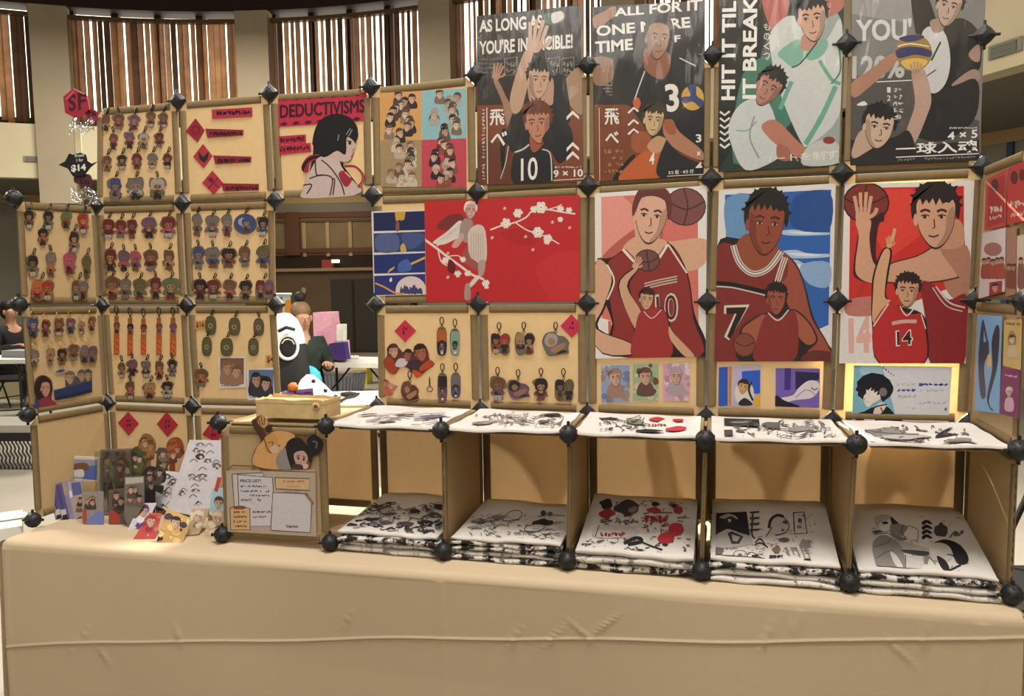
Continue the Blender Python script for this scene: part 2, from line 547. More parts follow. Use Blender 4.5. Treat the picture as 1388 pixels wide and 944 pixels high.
for i in range(len(cols) - 1):
    a0, a1 = cols[i] + .03, cols[i + 1] - .03
    b = MB(); b.grid([[pol(a0 + (a1 - a0) * t / 10, RR + .3, z) for t in range(11)] for z in (ZB0 - .1, ZB1 + .1)], mwin); struct(b.build('window_%d' % (i + 1)))
    b = MB()
    for t in range(0, 5):
        aa = a0 + (a1 - a0) * t / 4
        arc(b, aa - .006, aa + .006, RR + .12, RR + .28, ZB0, ZB1 + .06, mfr, 1)
    arc(b, a0, a1, RR + .12, RR + .28, ZB0 - .05, ZB0 + .12, mfr)
    struct(b.build('window_%d_frame' % (i + 1)))
    th = thing('vertical_blind', 'brown vertical slat blind ' + place[i], 'blind', pol((a0 + a1) / 2, RR, ZB0), 'vertical blinds round the hall')
    b = MB(); n = int((a1 - a0) * RR / 0.105); top = ZB1 - .10
    for j in range(n):
        aa = a0 + (a1 - a0) * (j + .5) / n + rng.uniform(-.0012, .0012); c = pol(aa, RR + .05, 0)
        tw = aa + (rng.uniform(0.05, 0.62) if i < 3 else rng.uniform(.2, .85)); hw = .058
        dx, dy = math.cos(tw) * hw, -math.sin(tw) * hw
        nx, ny = math.sin(tw) * .008, math.cos(tw) * .008
        zz = ZB0 + rng.uniform(0, .05)
        b.grid([[V((c.x + dx * q + nx * (1 - q * q), c.y + dy * q + ny * (1 - q * q), z)) for q in (-1, -.4, .4, 1)] for z in (zz, top)], mslat[rng.randrange(3)])
    b.build('slats', th)
    b = MB(); arc(b, a0, a1, RR - .02, RR + .1, top, top + .06, mat('#5a4630', 0.6)); b.build('head_rail', th)
for i in range(9):          # added glowing panes round the unseen rest of the hall, for front fill and glare
    a0 = cols[-1] + .1 + (TAU - (cols[-1] - cols[0]) - .2) * i / 9; a1 = a0 + (TAU - (cols[-1] - cols[0]) - .2) / 9 - .08
    b = MB(); b.grid([[pol(a0 + (a1 - a0) * t / 8, RR + .1, z) for t in range(9)] for z in (ZB0, ZB1)], mfill_pane); struct(b.build('window_%d' % (i + 11)))  # an added fill pane, though numbered on from the seen windows
b = MB(); arc(b, 0, TAU, RR + .42, RR + .6, ZB0 - .1, 7.2, mat('#55483a', 0.9), 120); struct(b.build('wall_drum'))


def vent(px0, px1, y0, y1, label):
    a0, a1 = ang(px0), ang(px1); z0, z1 = zat((px0 + px1) / 2, y1, RR), zat((px0 + px1) / 2, y0, RR)
    t = thing('air_vent', label, 'vent', pol((a0 + a1) / 2, RR, z0), 'wall vents')
    b = MB(); arc(b, a0, a1, RR - .03, RR + .01, z0, z1, mat('#8f8d80', 0.6)); b.build('frame', t)
    b = MB()
    for i in range(5):
        z = z0 + (z1 - z0) * (i + .6) / 6
        arc(b, a0 + .004, a1 - .004, RR - .045, RR - .03, z - .012, z + .006, mat('#77766c', 0.6), 3)
    b.build('louver', t)


vent(31, 62, 212, 219, 'grey air vent on the pale wall band behind the left wing')
vent(1338, 1382, 57, 76, 'grey air vent on the pale wall band right of the posters')
# the far wall seen through the open square of the stall
a0, a1 = ang(330, R2), ang(560, R2)
zz = lambda y: zat(440, y, R2)
mdk = mat('#4a3426', 0.8, 0.1, 3); mpan = mat('#7d6a4c', 0.7, 0.12, 2); mrail = mat('#5d3a26', 0.6, 0.1, 3)
t = thing('wooden_partition', 'wood panelled partition with two brown rails on the far wall', 'partition', pol((a0 + a1) / 2, R2 - .1, zz(346)))
b = MB(); arc(b, a0, a1, R2 - .12, R2, zz(346), zz(288), mpan); b.build('panelling', t)
for y0, y1 in ((296, 289), (302, 299), (343, 337)):
    b = MB(); arc(b, a0, a1, R2 - .2, R2 - .12, zz(y0), zz(y1), mrail); b.build('rail', t)
b = MB()
for px in (396,):
    q = ang(px, R2); arc(b, q - .012, q + .012, R2 - .22, R2 - .12, zz(346), zz(288), mrail, 1)
b.build('post', t)
for px in (411, 443, 474):
    q = ang(px, R2); b = MB(); arc(b, q - .003, q + .003, R2 - .17, R2 - .12, zz(348), zz(302), mat('#a98f66', 0.6), 1); b.build('batten', t)
t = thing('dark_counter', 'dark brown counter front with a pale ledge under the wood partition', 'counter', pol((a0 + a1) / 2, R2 - .4, 0))
b = MB(); arc(b, a0, a1, R2 - .12, R2, zz(368), zz(346), mat('#33251c', 0.8)); b.build('recess', t)
b = MB(); arc(b, a0, a1, R2 - .5, R2 - .12, zz(368), zz(364), mat('#8a7658', 0.6)); b.build('ledge', t)
b = MB(); arc(b, a0, a1, R2 - .4, R2, 0, zz(368), mat('#54432f', 0.8, 0.1, 2)); b.build('front', t)
b = MB(); q0, q1 = ang(450, R2), ang(540, R2); arc(b, q0, q1, R2 - .44, R2 - .4, .05, zz(379), mat('#2f2a22', 0.7)); o = b.build('double_door', t)
b = MB(); q = ang(481, R2); arc(b, q - .002, q + .002, R2 - .46, R2 - .44, .05, zz(381), mat('#191410', 0.7), 1); b.build('seam', o)
q0, q1 = ang(439, R2), ang(452, R2)
t = thing('red_box', 'small red box with a lit white lamp on the dark ledge', 'box', pol((q0 + q1) / 2, R2 - .35, zz(364)))
b = MB(); arc(b, q0, q1, R2 - .45, R2 - .2, zz(364), zz(353), mat('#8d3d30', 0.6), 2); b.build('body', t)
b = MB(); q0, q1 = ang(452.5, R2), ang(461, R2); arc(b, q0, q1, R2 - .42, R2 - .3, zz(357), zz(353), mat('#fff8e8', emit=2.5), 2); b.build('lamp', t)
b = MB(); q0, q1 = ang(1368, R2), ang(1376, R2); arc(b, q0, q1, R2 - .06, R2, 0.2, zat(1370, 172, R2), mat('#3d556b', 0.5)); 
tag(b.build('blue_banner'), 'narrow blue banner hanging on the grey wall at far right', 'banner')
b = MB(); q = ang(412, R2); c = pol(q, R2 - .42, zz(394)); b.ball(c, .06, .03, .08, mat('#8a7f68', 0.5)); tag(b.build('door_sign'), 'small pale round door sign on the dark counter front', 'sign')
# ------------------------------------------------------------------ tablecloth and its table
pts = [TABLE.at(x, y) for x, y in [(10, 734), (237, 748), (439, 760), (700, 784), (940, 808), (1369, 830)]]
XL, XR = pts[0].x, pts[-1].x
mx_ = sum(p.x for p in pts) / 6; my_ = sum(p.y for p in pts) / 6
SL = sum((p.x - mx_) * (p.y - my_) for p in pts) / sum((p.x - mx_) ** 2 for p in pts)
yf = lambda x: my_ + SL * (x - mx_)
YB = 0.33
mcloth = mat('#bba78b', 0.95, 0.03, 420, 0.05, bump=0.06)
b = MB()
rr = random.Random(2)
NX, RAD = 280, 0.022
TAN = [(0.25, -0.12, .5), (.30, .2, .7), (.36, -.25, -.9), (0.62, .1, -.6), (1.15, .42, .7), (1.62, .05, .9), (1.72, .02, 1.6), (1.80, .12, -1.8), (1.86, .25, 2.0), (2.25, .1, .7), (2.32, .3, .4), (2.55, -.2, -1.4), (2.60, .06, .5)]


CRF = Plane((0, my_ - .01, 0), (SL, -1, 0))
_cr = [CRF.at(*q) for q in ((0, 872), (150, 864), (330, 862), (700, 862), (930, 860), (1150, 862), (1380, 858))]


def crease(x):
    for p, q in zip(_cr, _cr[1:]):
        if x <= q.x or q is _cr[-1]:
            return p.z + (q.z - p.z) * (x - p.x) / (q.x - p.x)


def drape(x, z):
    """how far the front of the cloth stands out at x, z"""
    d = 0.012 * math.sin(x * 3.1 + .6) * min(1, (T - z) / .3) + 0.004 * math.sin(x * 9 + 1.1) * min(1, (T - z) / .4)
    zc = crease(x) + 0.003 * math.sin(x * 5 + .4) + 0.0025 * math.sin(x * 11)
    d += 0.0042 * math.exp(-((z - zc) / 0.0032) ** 2) - 0.0026 * math.exp(-((z - zc + .007) / 0.004) ** 2)
    for x0, dz, sl in TAN:
        t = (z - zc - dz * .15)
        if abs(t) < .05:
            d += 0.0045 * math.exp(-((x - x0 - sl * t * .6) / 0.005) ** 2) * (1 - abs(t) / .05)
    for x0 in (0.02, 1.42, 2.72):
        d += 0.0025 * math.exp(-((x - x0) / 0.008) ** 2)
    return d


cols_x = [XL - RAD + (XR - XL + 2 * RAD) * i / NX for i in range(NX + 1)]
rows = []
for y in (YB, 0.1, -.1, -.25):
    rows.append([V((x, y, T)) for x in cols_x])
for q in range(7):
    t = q / 6 * math.pi / 2
    rows.append([V((x, yf(x) - RAD * math.sin(t) + RAD * 0 + .012, T - RAD * (1 - math.cos(t)))) for x in cols_x])
nz = 260
for q in range(1, nz + 1):
    z = T - RAD - (T - RAD - .03) * q / nz
    rows.append([V((x, yf(x) - RAD + .012 - drape(x, z), z)) for x in cols_x])
b.grid(rows, mcloth)
for xe, sg in ((XL - RAD, -1), (XR + RAD, 1)):
    ys = [YB + (yf(xe) - RAD + .012 - YB) * i / 30 for i in range(31)]
    side = [[V((xe, y, T)) for y in ys], [V((xe + sg * .012, y, T - .008)) for y in ys]]
    for q in range(1, 20):
        z = T - .01 - (T - .04) * q / 19
        side.append([V((xe + sg * (.014 + .02 * (q / 19) + .010 * math.sin(y * 22) * q / 19), y, z)) for y in ys])
    b.grid(side, mcloth)
tag(b.build('tablecloth', org=(1.4, 0, 0)), 'tan tablecloth with a long crease draped over the stall table', 'tablecloth')

# ------------------------------------------------------------------ nodes of the grid, read where the connectors stand
PXN = {4: {1: (242, 137), 2: (366.3, 127), 3: (503, 118), 4: (645, 102), 5: (797, 89), 6: (966, 75), 7: (1147, 60), 8: (1333, 49), 0: (131, 146)},
       3: {0: (131, 279), 1: (248, 275.5), 2: (373.7, 271.4), 3: (506, 265.2), 4: (647, 260.5), 5: (797.5, 252), 6: (964, 243), 7: (1141.5, 235), 8: (1331.8, 226)},
       2: {0: (138.6, 414), 1: (254.5, 414), 2: (375, 413), 3: (510, 413), 4: (649, 412), 5: (796, 411), 6: (958.5, 409), 7: (1134.5, 408), 8: (1320.7, 407)},
       1: {0: (147, 546), 1: (262, 550.5), 2: (383, 553), 3: (512, 551), 4: (652, 556), 5: (796.5, 561), 6: (957, 566), 7: (1128, 571), 8: (1312, 575)}}
NB = {(c, r): BACK.at(*p) for r, d in PXN.items() for c, p in d.items()}
for c in range(9):
    NB[(c, 0)] = V((NB[(c, 1)].x, 0, Z0))
FRONT = Plane((0, -P, 0), (0, -1, 0))
PXF = {1: {0: (39.4, 564), 2: (298, 575), 3: (443.5, 579.5), 4: (599, 585.4), 5: (771, 590.6), 6: (956, 598), 7: (1160.5, 604.5), 8: (1379.5, 612.8)},
       0: {0: (47, 706.6), 2: (303.4, 726.8), 3: (449, 738), 4: (602, 746), 5: (769.4, 761.8), 6: (951, 774), 7: (1150.6, 790), 8: (1371, 806)},
       2: {0: (28, 415), 8: (1387, 411)}, 3: {0: (21, 271)}}
NF = {(c, r): FRONT.at(*p) for r, d in PXF.items() for c, p in d.items()}
for c in (0, 2, 3, 4, 5, 6, 7, 8):
    q = NF[(c, 0)]; NF[(c, 0)] = V((q.x, q.y, Z0))
NF[(8, 3)] = V((NF[(8, 2)].x, -P, NB[(8, 3)].z))
mblack = mat('#1b1b1d', 0.5, 0.1, 60, 0.4)
mpanel = mat('#cab289', 0.62, 0.03, 45, 0.25, trans=0.42)
mrimm = mat('#7f6b4c', 0.7, 0.06, 60, 0.2, trans=0.05)
ORD = ['first', 'second', 'third', 'fourth', 'fifth', 'sixth', 'seventh', 'eighth', 'ninth', 'tenth']


def board(bl, br, tr, tl, n, label, group='beige grid boards of the stall', gap=0.0045, rim=0.024):
    n = V(n); c = (bl + br + tr + tl) / 4
    t = thing('display_board', label, 'display board', V((c.x, c.y, min(bl.z, br.z, tl.z, tr.z))), group)
    q = [bl, br, tr, tl]
    def ins(d):
        out = []
        for i in range(4):
            a, p, e = q[i - 1], q[i], q[(i + 1) % 4]
            out.append(p + (a - p).normalized() * d + (e - p).normalized() * d)
        return out
    s = ins(gap); oct_ = []
    for i in range(4):
        a, p, e = s[i - 1], s[i], s[(i + 1) % 4]
        oct_ += [p + (a - p).normalized() * .026, p + (e - p).normalized() * .026]
    b = MB(); b.prism([p - n * .001 for p in oct_], n * .002, mpanel); b.build('sheet', t)
    b = MB()
    for i in range(4):
        p, e, cc = s[i], s[(i + 1) % 4], s[(i + 2) % 4]; d = (e - p).normalized(); w = n.cross(d).normalized()
        if w.dot(c - p) < 0:
            w = -w
        p0, p1 = p + d * .03, e - d * .03
        prof = [(0, -.0012), (.0, .0028), (.12, .0050), (.45, .0062), (.8, .0052), (.93, .0030), (1, .0012)]
        for sg in (1, -1):
            b.grid([[u + w * (k * rim) + n * (h * sg) for k, h in prof] for u in (p0, p0 + (p1 - p0) * .5, p1)], mrimm)
        for u in (p0, p1):
            b.poly([u + w * (k * rim) + n * h for k, h in prof] + [u + w * (k * rim) - n * h for k, h in reversed(prof)], mrimm)
    b.build('rim', t)
    return t


ROWN = {3: 'top row', 2: 'second row', 1: 'third row', 0: 'bottom row'}
CONT = {(0, 3): 'with four rows of keychains', (1, 3): 'with three red diamond notes', (2, 3): 'with the bobbed hair drawing', (3, 3): 'with the four coloured print',
        (4, 3): 'behind the INVINCIBLE poster', (5, 3): 'behind the ALL FOR IT poster', (6, 3): 'behind the HIT IT TIL poster', (7, 3): 'behind the grey ball poster',
        (0, 2): 'with reddish keychains', (1, 2): 'with bluish grey keychains', (3, 2): 'behind the blue strip print', (4, 2): 'behind the red blossom print',
        (5, 2): 'behind the pink red player poster', (6, 2): 'behind the blue sky player poster', (7, 2): 'behind the bright red player poster',
        (0, 1): 'with orange strap keychains', (1, 1): 'with olive tags', (3, 1): 'with tall charms and a sticker cluster', (4, 1): 'with seven dark charms',
        (5, 1): 'with three pastel prints', (6, 1): 'with two purple blue prints', (7, 1): 'behind the pale lettered card'}
BOARDS = {}
for (c, r) in list(CONT) + [(c, 0) for c in range(9 - 1)]:
    lab = 'beige board, %s of back wall, %s' % (ROWN[r], CONT.get((c, r), '%s from left under the shelf' % ORD[c]))
    BOARDS[(c, r)] = board(NB[(c, r)], NB[(c + 1, r)], NB[(c + 1, r + 1)], NB[(c, r + 1)], (0, -1, 0), lab)
# the two wings
for r, w in ((0, 'bottom board of the left wing, empty'), (1, 'middle board of the left wing with gold ring keychains'), (2, 'top board of the left wing with keychains')):
    board(NF[(0, r)], NB[(0, r)], NB[(0, r + 1)], NF[(0, r + 1)], (1, 0, 0), 'beige ' + w)
for r, w in ((0, 'bottom board of the right wing, empty'), (1, 'middle board of the right wing with blue and purple prints'), (2, 'top board of the right wing with red cards')):
    board(NB[(8, r)], NF[(8, r)], NF[(8, r + 1)], NB[(8, r + 1)], (-1, 0, 0), 'beige ' + w)
# shelf, dividers, the price board
for c in range(2, 8):
    board(NF[(c, 1)], NF[(c + 1, 1)], NB[(c + 1, 1)], NB[(c, 1)], (0, 0, 1),
          'beige shelf board, %s' % ('under the kraft paper box' if c == 2 else '%s from left under flat printed shirts' % ORD[c - 3]))
for c in range(4, 8):
    board(NF[(c, 0)], NB[(c, 0)], NB[(c, 1)], NF[(c, 1)], (1, 0, 0), 'beige upright divider, %s from left between the shirt stacks' % ORD[c - 4])
board(NF[(2, 0)], NF[(3, 0)], NF[(3, 1)], NF[(2, 1)], (0, -1, 0), 'tan front board carrying the price list beside the shirt stacks')


def connector(p, n, label, round_=False):
    n = V(n).normalized(); zz = V((0, 0, 1)); x = n.cross(zz).normalized()
    R = Matrix((x, n, zz)).transposed(); p = V(p)
    t = thing('connector', label, 'connector', p - V((0, 0, .02)), 'black grid connectors')
    b = MB()
    if round_:
        b.ball(p, .025, .025, .025, mblack, 16, 10)
        for d in (x, zz, n):
            for sg in (-1, 1):
                if d is zz and sg < 0 and p.z < Z0 + .02:
                    continue
                q = MB(); q.tube([p + d * sg * .018, p + d * sg * .034], .0045, mblack, 6); q.build('prong', t)
        for i in range(4):
            a = math.pi * (i + .5) / 4
            d = x * math.cos(a) + zz * math.sin(a)
            e = (n.cross(d)).normalized() * .0016
            b.prism([p - d * .0265 - e + n * .0, p - d * .02 - e + n * .017, p + d * .02 - e + n * .017, p + d * .0265 - e + n * .0], e * 2, mblack)
        b.build('hub', t)
    else:
        rows = []
        for k, y in ((1.0, -.010), (1.0, .007), (.72, .0145), (.30, .018), (.001, .0185)):
            ring = []
            for i in range(8):
                a = math.pi / 4 * i; rad = (.030 if i % 2 == 0 else .0228) * k
                ring.append(p + x * (rad * math.cos(a)) + zz * (rad * math.sin(a)) + n * y)
            rows.append(ring + [ring[0]])
        b.grid(rows, mblack, False); b.build('hub', t)
        for d in (x, zz):
            for sg in (-1, 1):
                b = MB(); b.tube([p + d * sg * .022 + n * .006, p + d * sg * .037 + n * .004], .004, mblack, 6); b.build('prong', t)
    return t


LV = {4: 'top edge', 3: 'top row base', 2: 'middle line', 1: 'shelf level'}
for (c, r), p in NB.items():
    if r == 0 or (c, r) == (0, 4):
        continue
    connector(p + V((0, -.004, 0)), (0, -1, 0), 'black connector on back wall, %s post from left, at %s' % (ORD[c], LV[r]))
for (c, r), p in NF.items():
    if (c, r) == (8, 3):
        continue
    w = 'left wing, front post' if c == 0 else 'right wing, front post' if c == 8 else ('price board, ' + ('left' if c == 2 else 'right') + ' corner') if c < 4 else 'shelf front, %s divider' % ORD[c - 4]
    l = {0: 'standing on the tablecloth', 1: 'at shelf level', 2: 'at middle line', 3: 'at top'}[r]
    connector(p + V((0, -.006, 0.005)), (.25, -1, .1), 'round black connector on %s, %s' % (w, l), True)
# ------------------------------------------------------------------ keychains
PAL = {'m': ('#5b2424', 'maroon'), 'r': ('#892c21', 'red'), 'o': ('#9a5228', 'orange'), 'b': ('#5d3f2c', 'brown'), 'k': ('#242020', 'black'),
       'g': ('#4f5c3d', 'green'), 'u': ('#354165', 'blue'), 'p': ('#5e4157', 'purple'), 'i': ('#944057', 'pink'), 'w': ('#918a83', 'whitish'),
       'n': ('#5f5b59', 'grey'), 't': ('#8d6e4f', 'tan'), 'y': ('#514d33', 'olive'), 'a': ('#6d8e7f', 'aqua')}
FIG = [(0, -1), (.55, -.96), (.9, -.62), (.85, -.2), (.5, .0), (.82, .22), (.78, .52), (.48, .58), (.52, .95), (.12, 1), (-.12, .98), (-.5, .97), (-.46, .6), (-.8, .5), (-.78, .2), (-.5, 0), (-.88, -.22), (-.9, -.65), (-.55, -.95)]
macr = mat('#6d5c48', 0.15, 0.03, 60, 0.6)
mgold = mat('#c49a4a', 0.3, 0.05, 60, 0.6, metal=0.8); msteel = mat('#3a352f', 0.35, 0.05, 60, 0.6, metal=0.7)
kr = random.Random(11)


def keychain(pl, z, x, y, w, h, hair, body, kind, label, group, clasp):
    k, ox, oy = z
    w *= 1.12; h *= 1.06
    Cc = lambda u, v: (x + u * w / 2 + 0.0, y + v * h / 2)
    px = lambda u, v: ((Cc(u, v)[0]) / k + ox, (Cc(u, v)[1]) / k + oy)
    base = pl.at(*px(0, 1), 0.004)
    t = thing('keychain', label, 'keychain', base, group)
    j = lambda s: kr.uniform(-s, s)
    OFF = .0035
    hw, bw = PAL[hair][0], PAL[body][0]
    if kind in ('fig', 'wide', 'pair'):
        out = [(a * (1 + j(.16)) + j(.12), e + j(.09)) for a, e in FIG]
        if kind == 'wide':
            out = [(-.95, -.2), (-.75, -.85), (-.2, -1), (.2, -.7), (.6, -.55), (.95, -.15), (.85, .25), (1, .7), (.5, .8), (0, 1), (-.5, .9), (-.8, .45)]
            out = [(a + j(.06), e + j(.06)) for a, e in out]
        if kind == 'pair':
            out = [(-.95, -.3), (-.8, -.85), (-.35, -.95), (0, -.55), (.3, -.9), (.75, -.85), (1, -.4), (.85, .1), (.9, .7), (.5, 1), (0, .85), (-.5, .98), (-.9, .6)]
            out = [(a + j(.06), e + j(.06)) for a, e in out]
        out = cr(out, 3)
    elif kind == 'round':
        out = [(math.cos(a), math.sin(a)) for a in [2 * math.pi * i / 26 for i in range(26)]]
    elif kind == 'tag':
        out = [(.95 * math.copysign(abs(math.cos(a)) ** .7, math.cos(a)), math.copysign(abs(math.sin(a)) ** .85, math.sin(a))) for a in [2 * math.pi * i / 28 for i in range(28)]]
    elif kind == 'bar':
        out = cr([(-.8, -.85), (-.4, -1), (.4, -1), (.8, -.85), (1, -.5), (.95, .5), (.8, .85), (.4, 1), (-.4, 1), (-.8, .85), (-.95, .5), (-1, -.5)], 2)
    elif kind == 'strap':
        out = [(-.45, -1), (.45, -1), (.55, -.3), (.62, .3), (.6, 1), (-.6, 1), (-.62, .3), (-.55, -.3)]
    b = MB(); pts = [pl.at(*px(*p), OFF) for p in out]
    b.prism(pts, pl.n * .003, macr if kind not in ('strap', 'tag') else mat(bw, .5), mat(bw if kind != 'fig' else hw, .3))
    charm = b.build('charm', t)
    a = Art(pl, (1, 0, 0), OFF + .003)
    p_ = lambda L: [px(*q) for q in L]
    skin = ['#8f6a50', '#7f5c46', '#705040'][kr.randrange(3)]

    def fig(cx, cy, sx, sy, hc, bc):
        f = lambda L: p_([(cx + u * sx, cy + v * sy) for u, v in L])
        a.P(bc, f([(-.42, .0), (.42, 0), (.72, .3), (.66, .5), (.4, .45), (.42, .92), (.08, .95), (0, .7), (-.08, .94), (-.44, .92), (-.4, .45), (-.68, .5), (-.72, .3)]))
        a.P(PAL[kr.choice('kkbmnw')][0], f([(-.4, .58), (.4, .58), (.42, .93), (.08, .95), (0, .72), (-.08, .94), (-.42, .93)]))
        a.P(hc, f([(0, -.96), (.5, -.92), (.82, -.6), (.8, -.2), (.55, .05), (-.55, .05), (-.8, -.2), (-.82, -.6), (-.5, -.92)]))
        a.P(skin, f([(-.42, -.38), (0, -.46), (.42, -.38), (.42, -.12), (.2, .02), (-.2, .02), (-.42, -.12)]))
        a.P(hc, f([(-.6, -.4), (-.5, -.75), (0, -.85), (.5, -.75), (.6, -.4), (.3, -.5), (.1, -.35), (-.1, -.52), (-.3, -.38)]), False)
        a.P('#2c2122', f([(-.42, .3), (-.1, .2), (.12, .42), (.4, .36), (.3, .5), (-.3, .55)]))
        for q in (-.22, .22):
            a.P('#2a1e1c', f([(q - .07, -.28), (q + .07, -.28), (q + .07, -.12), (q - .07, -.12)]), False)
        if kr.random() < .6:
            a.P(PAL[kr.choice('nnomtb')][0], f([(-.25, .12), (.2, .1), (.22, .3), (-.2, .34)]))

    lt = lambda hx, f=.75: hx
    if kind == 'fig':
        fig(0, 0, .93, .96, hw, bw)
    elif kind == 'pair':
        fig(-.42, 0, .58, .9, hw, bw); fig(.42, .02, .56, .86, bw, hw)
    elif kind == 'wide':
        a.P(bw, p_([(q[0] * .92, q[1] * .9) for q in out[::3]]))
        a.P(hw, p_([(-.8, -.2), (-.6, -.8), (-.15, -.85), (.15, -.5), (0, .05), (-.5, .2)]))
        a.P(skin, p_([(-.55, -.3), (-.3, -.5), (-.05, -.3), (-.1, 0), (-.4, .1)]))
        a.P(skin, p_([(-.4, .4), (.3, .0), (.7, -.1), (.6, .3), (0, .7)]))
        a.P('#2c2226', p_([(0, .8), (.5, .45), (.85, .6), (.45, .72)]))
    elif kind == 'round':
        a.P(bw, p_([(q[0] * .94, q[1] * .94) for q in out]), False)
        a.E('#8a8aa0', *px(-.2, -.2), w * .22 / k, h * .2 / k); fig(.1, .1, .5, .7, hw, 'n' in PAL and PAL['n'][0])
    elif kind == 'tag':
        a.P('#4a4530', p_([(q[0] * .82, q[1] * .86) for q in out]), False)
        a.P(bw, p_([(q[0] * .72, q[1] * .8) for q in out]), False)
        a.E('#8e8560', *px(-.1, .05), w * .2 / k, h * .13 / k); a.E('#4f492f', *px(-.1, .05), w * .12 / k, h * .08 / k)
    elif kind == 'bar':
        a.P(hw, p_([(-.85, -.8), (.85, -.8), (.88, .05), (-.88, .05)]), False)
        a.P(bw, p_([(-.88, .05), (.88, .05), (.85, .7), (.4, .94), (-.4, .94), (-.85, .7)]))
        fig(0, .35, .7, .45, '#2c2628', PAL['n'][0])
        a.E('#c9c0b4', *px(0, .82), w * .12 / k, h * .04 / k)
    elif kind == 'strap':
        a.P('#c85a36', p_([(-.35, .2), (.35, .2), (.42, .9), (-.42, .9)]), False)
        fig(0, -.42, .95, .3, hw, PAL['i'][0])
        a.Ln('#8a3320', w * .12 / k, [px(-.3, .3), px(.3, .5)]); a.Ln('#8a3320', w * .12 / k, [px(-.3, .6), px(.3, .8)])
    a.build('print', charm)
    # the clasp it hangs by
    ppm = (pl.at(px(0, 0)[0] + 1, px(0, 0)[1]) - pl.at(*px(0, 0))).length
    up = V((0, 0, 1)); rt = pl.n.cross(up).normalized(); rt = -rt
    top = pl.at(*px(0 if kind != 'pair' else -.1, -.93), .006)
    b = MB()
    L = lambda u, v, o=0: top + rt * (u * ppm) + up * (v * ppm) + pl.n * o
    if clasp == 'ring':
        q = 4.2
        b.tube([L(q * .8 * math.cos(s), 3.5 + q * math.sin(s)) for s in [2 * math.pi * i / 12 for i in range(12)]], .0011, mgold, 5, True)
    elif clasp == 'hook':
        b.tube([L(1.5 * math.cos(s), 1.0 + 1.8 * math.sin(s)) for s in [2 * math.pi * i / 10 for i in range(10)]], .0009, msteel, 5, True)
        b.tube([L(0, 2.4), L(0, 5.2)], [.003, .0022], msteel, 7)
        b.tube([L(2.5 * math.cos(s), 9.2 + 4.6 * math.sin(s)) for s in [2 * math.pi * i / 14 for i in range(14)]], .0017, msteel, 6, True)
    else:
        d = kr.choice((-1, 1, 1)) * .35
        b.tube([L(1.6 * math.cos(s), .6 + 1.8 * math.sin(s)) for s in [2 * math.pi * i / 10 for i in range(10)]], .0009, msteel, 5, True)
        b.tube([L(0, 1.8), L(d * 2, 3.4), L(d * 6, 7.0), L(d * 6 + 1.6, 8.6), L(d * 6 + 2.8, 7.0), L(d * 3 + 2.2, 3.4), L(0.4, 1.8)], .0019, msteel, 6)
    b.build('clasp', t)
    return t


def wing(c):
    p = NB[(0, 1)]; q = NF[(0, 1)]; d = (q - p); d.z = 0
    return Plane((p + q) / 2 + V((.002, 0, 0)), (-d.y, d.x, 0) if -d.y > 0 else (d.y, -d.x, 0))


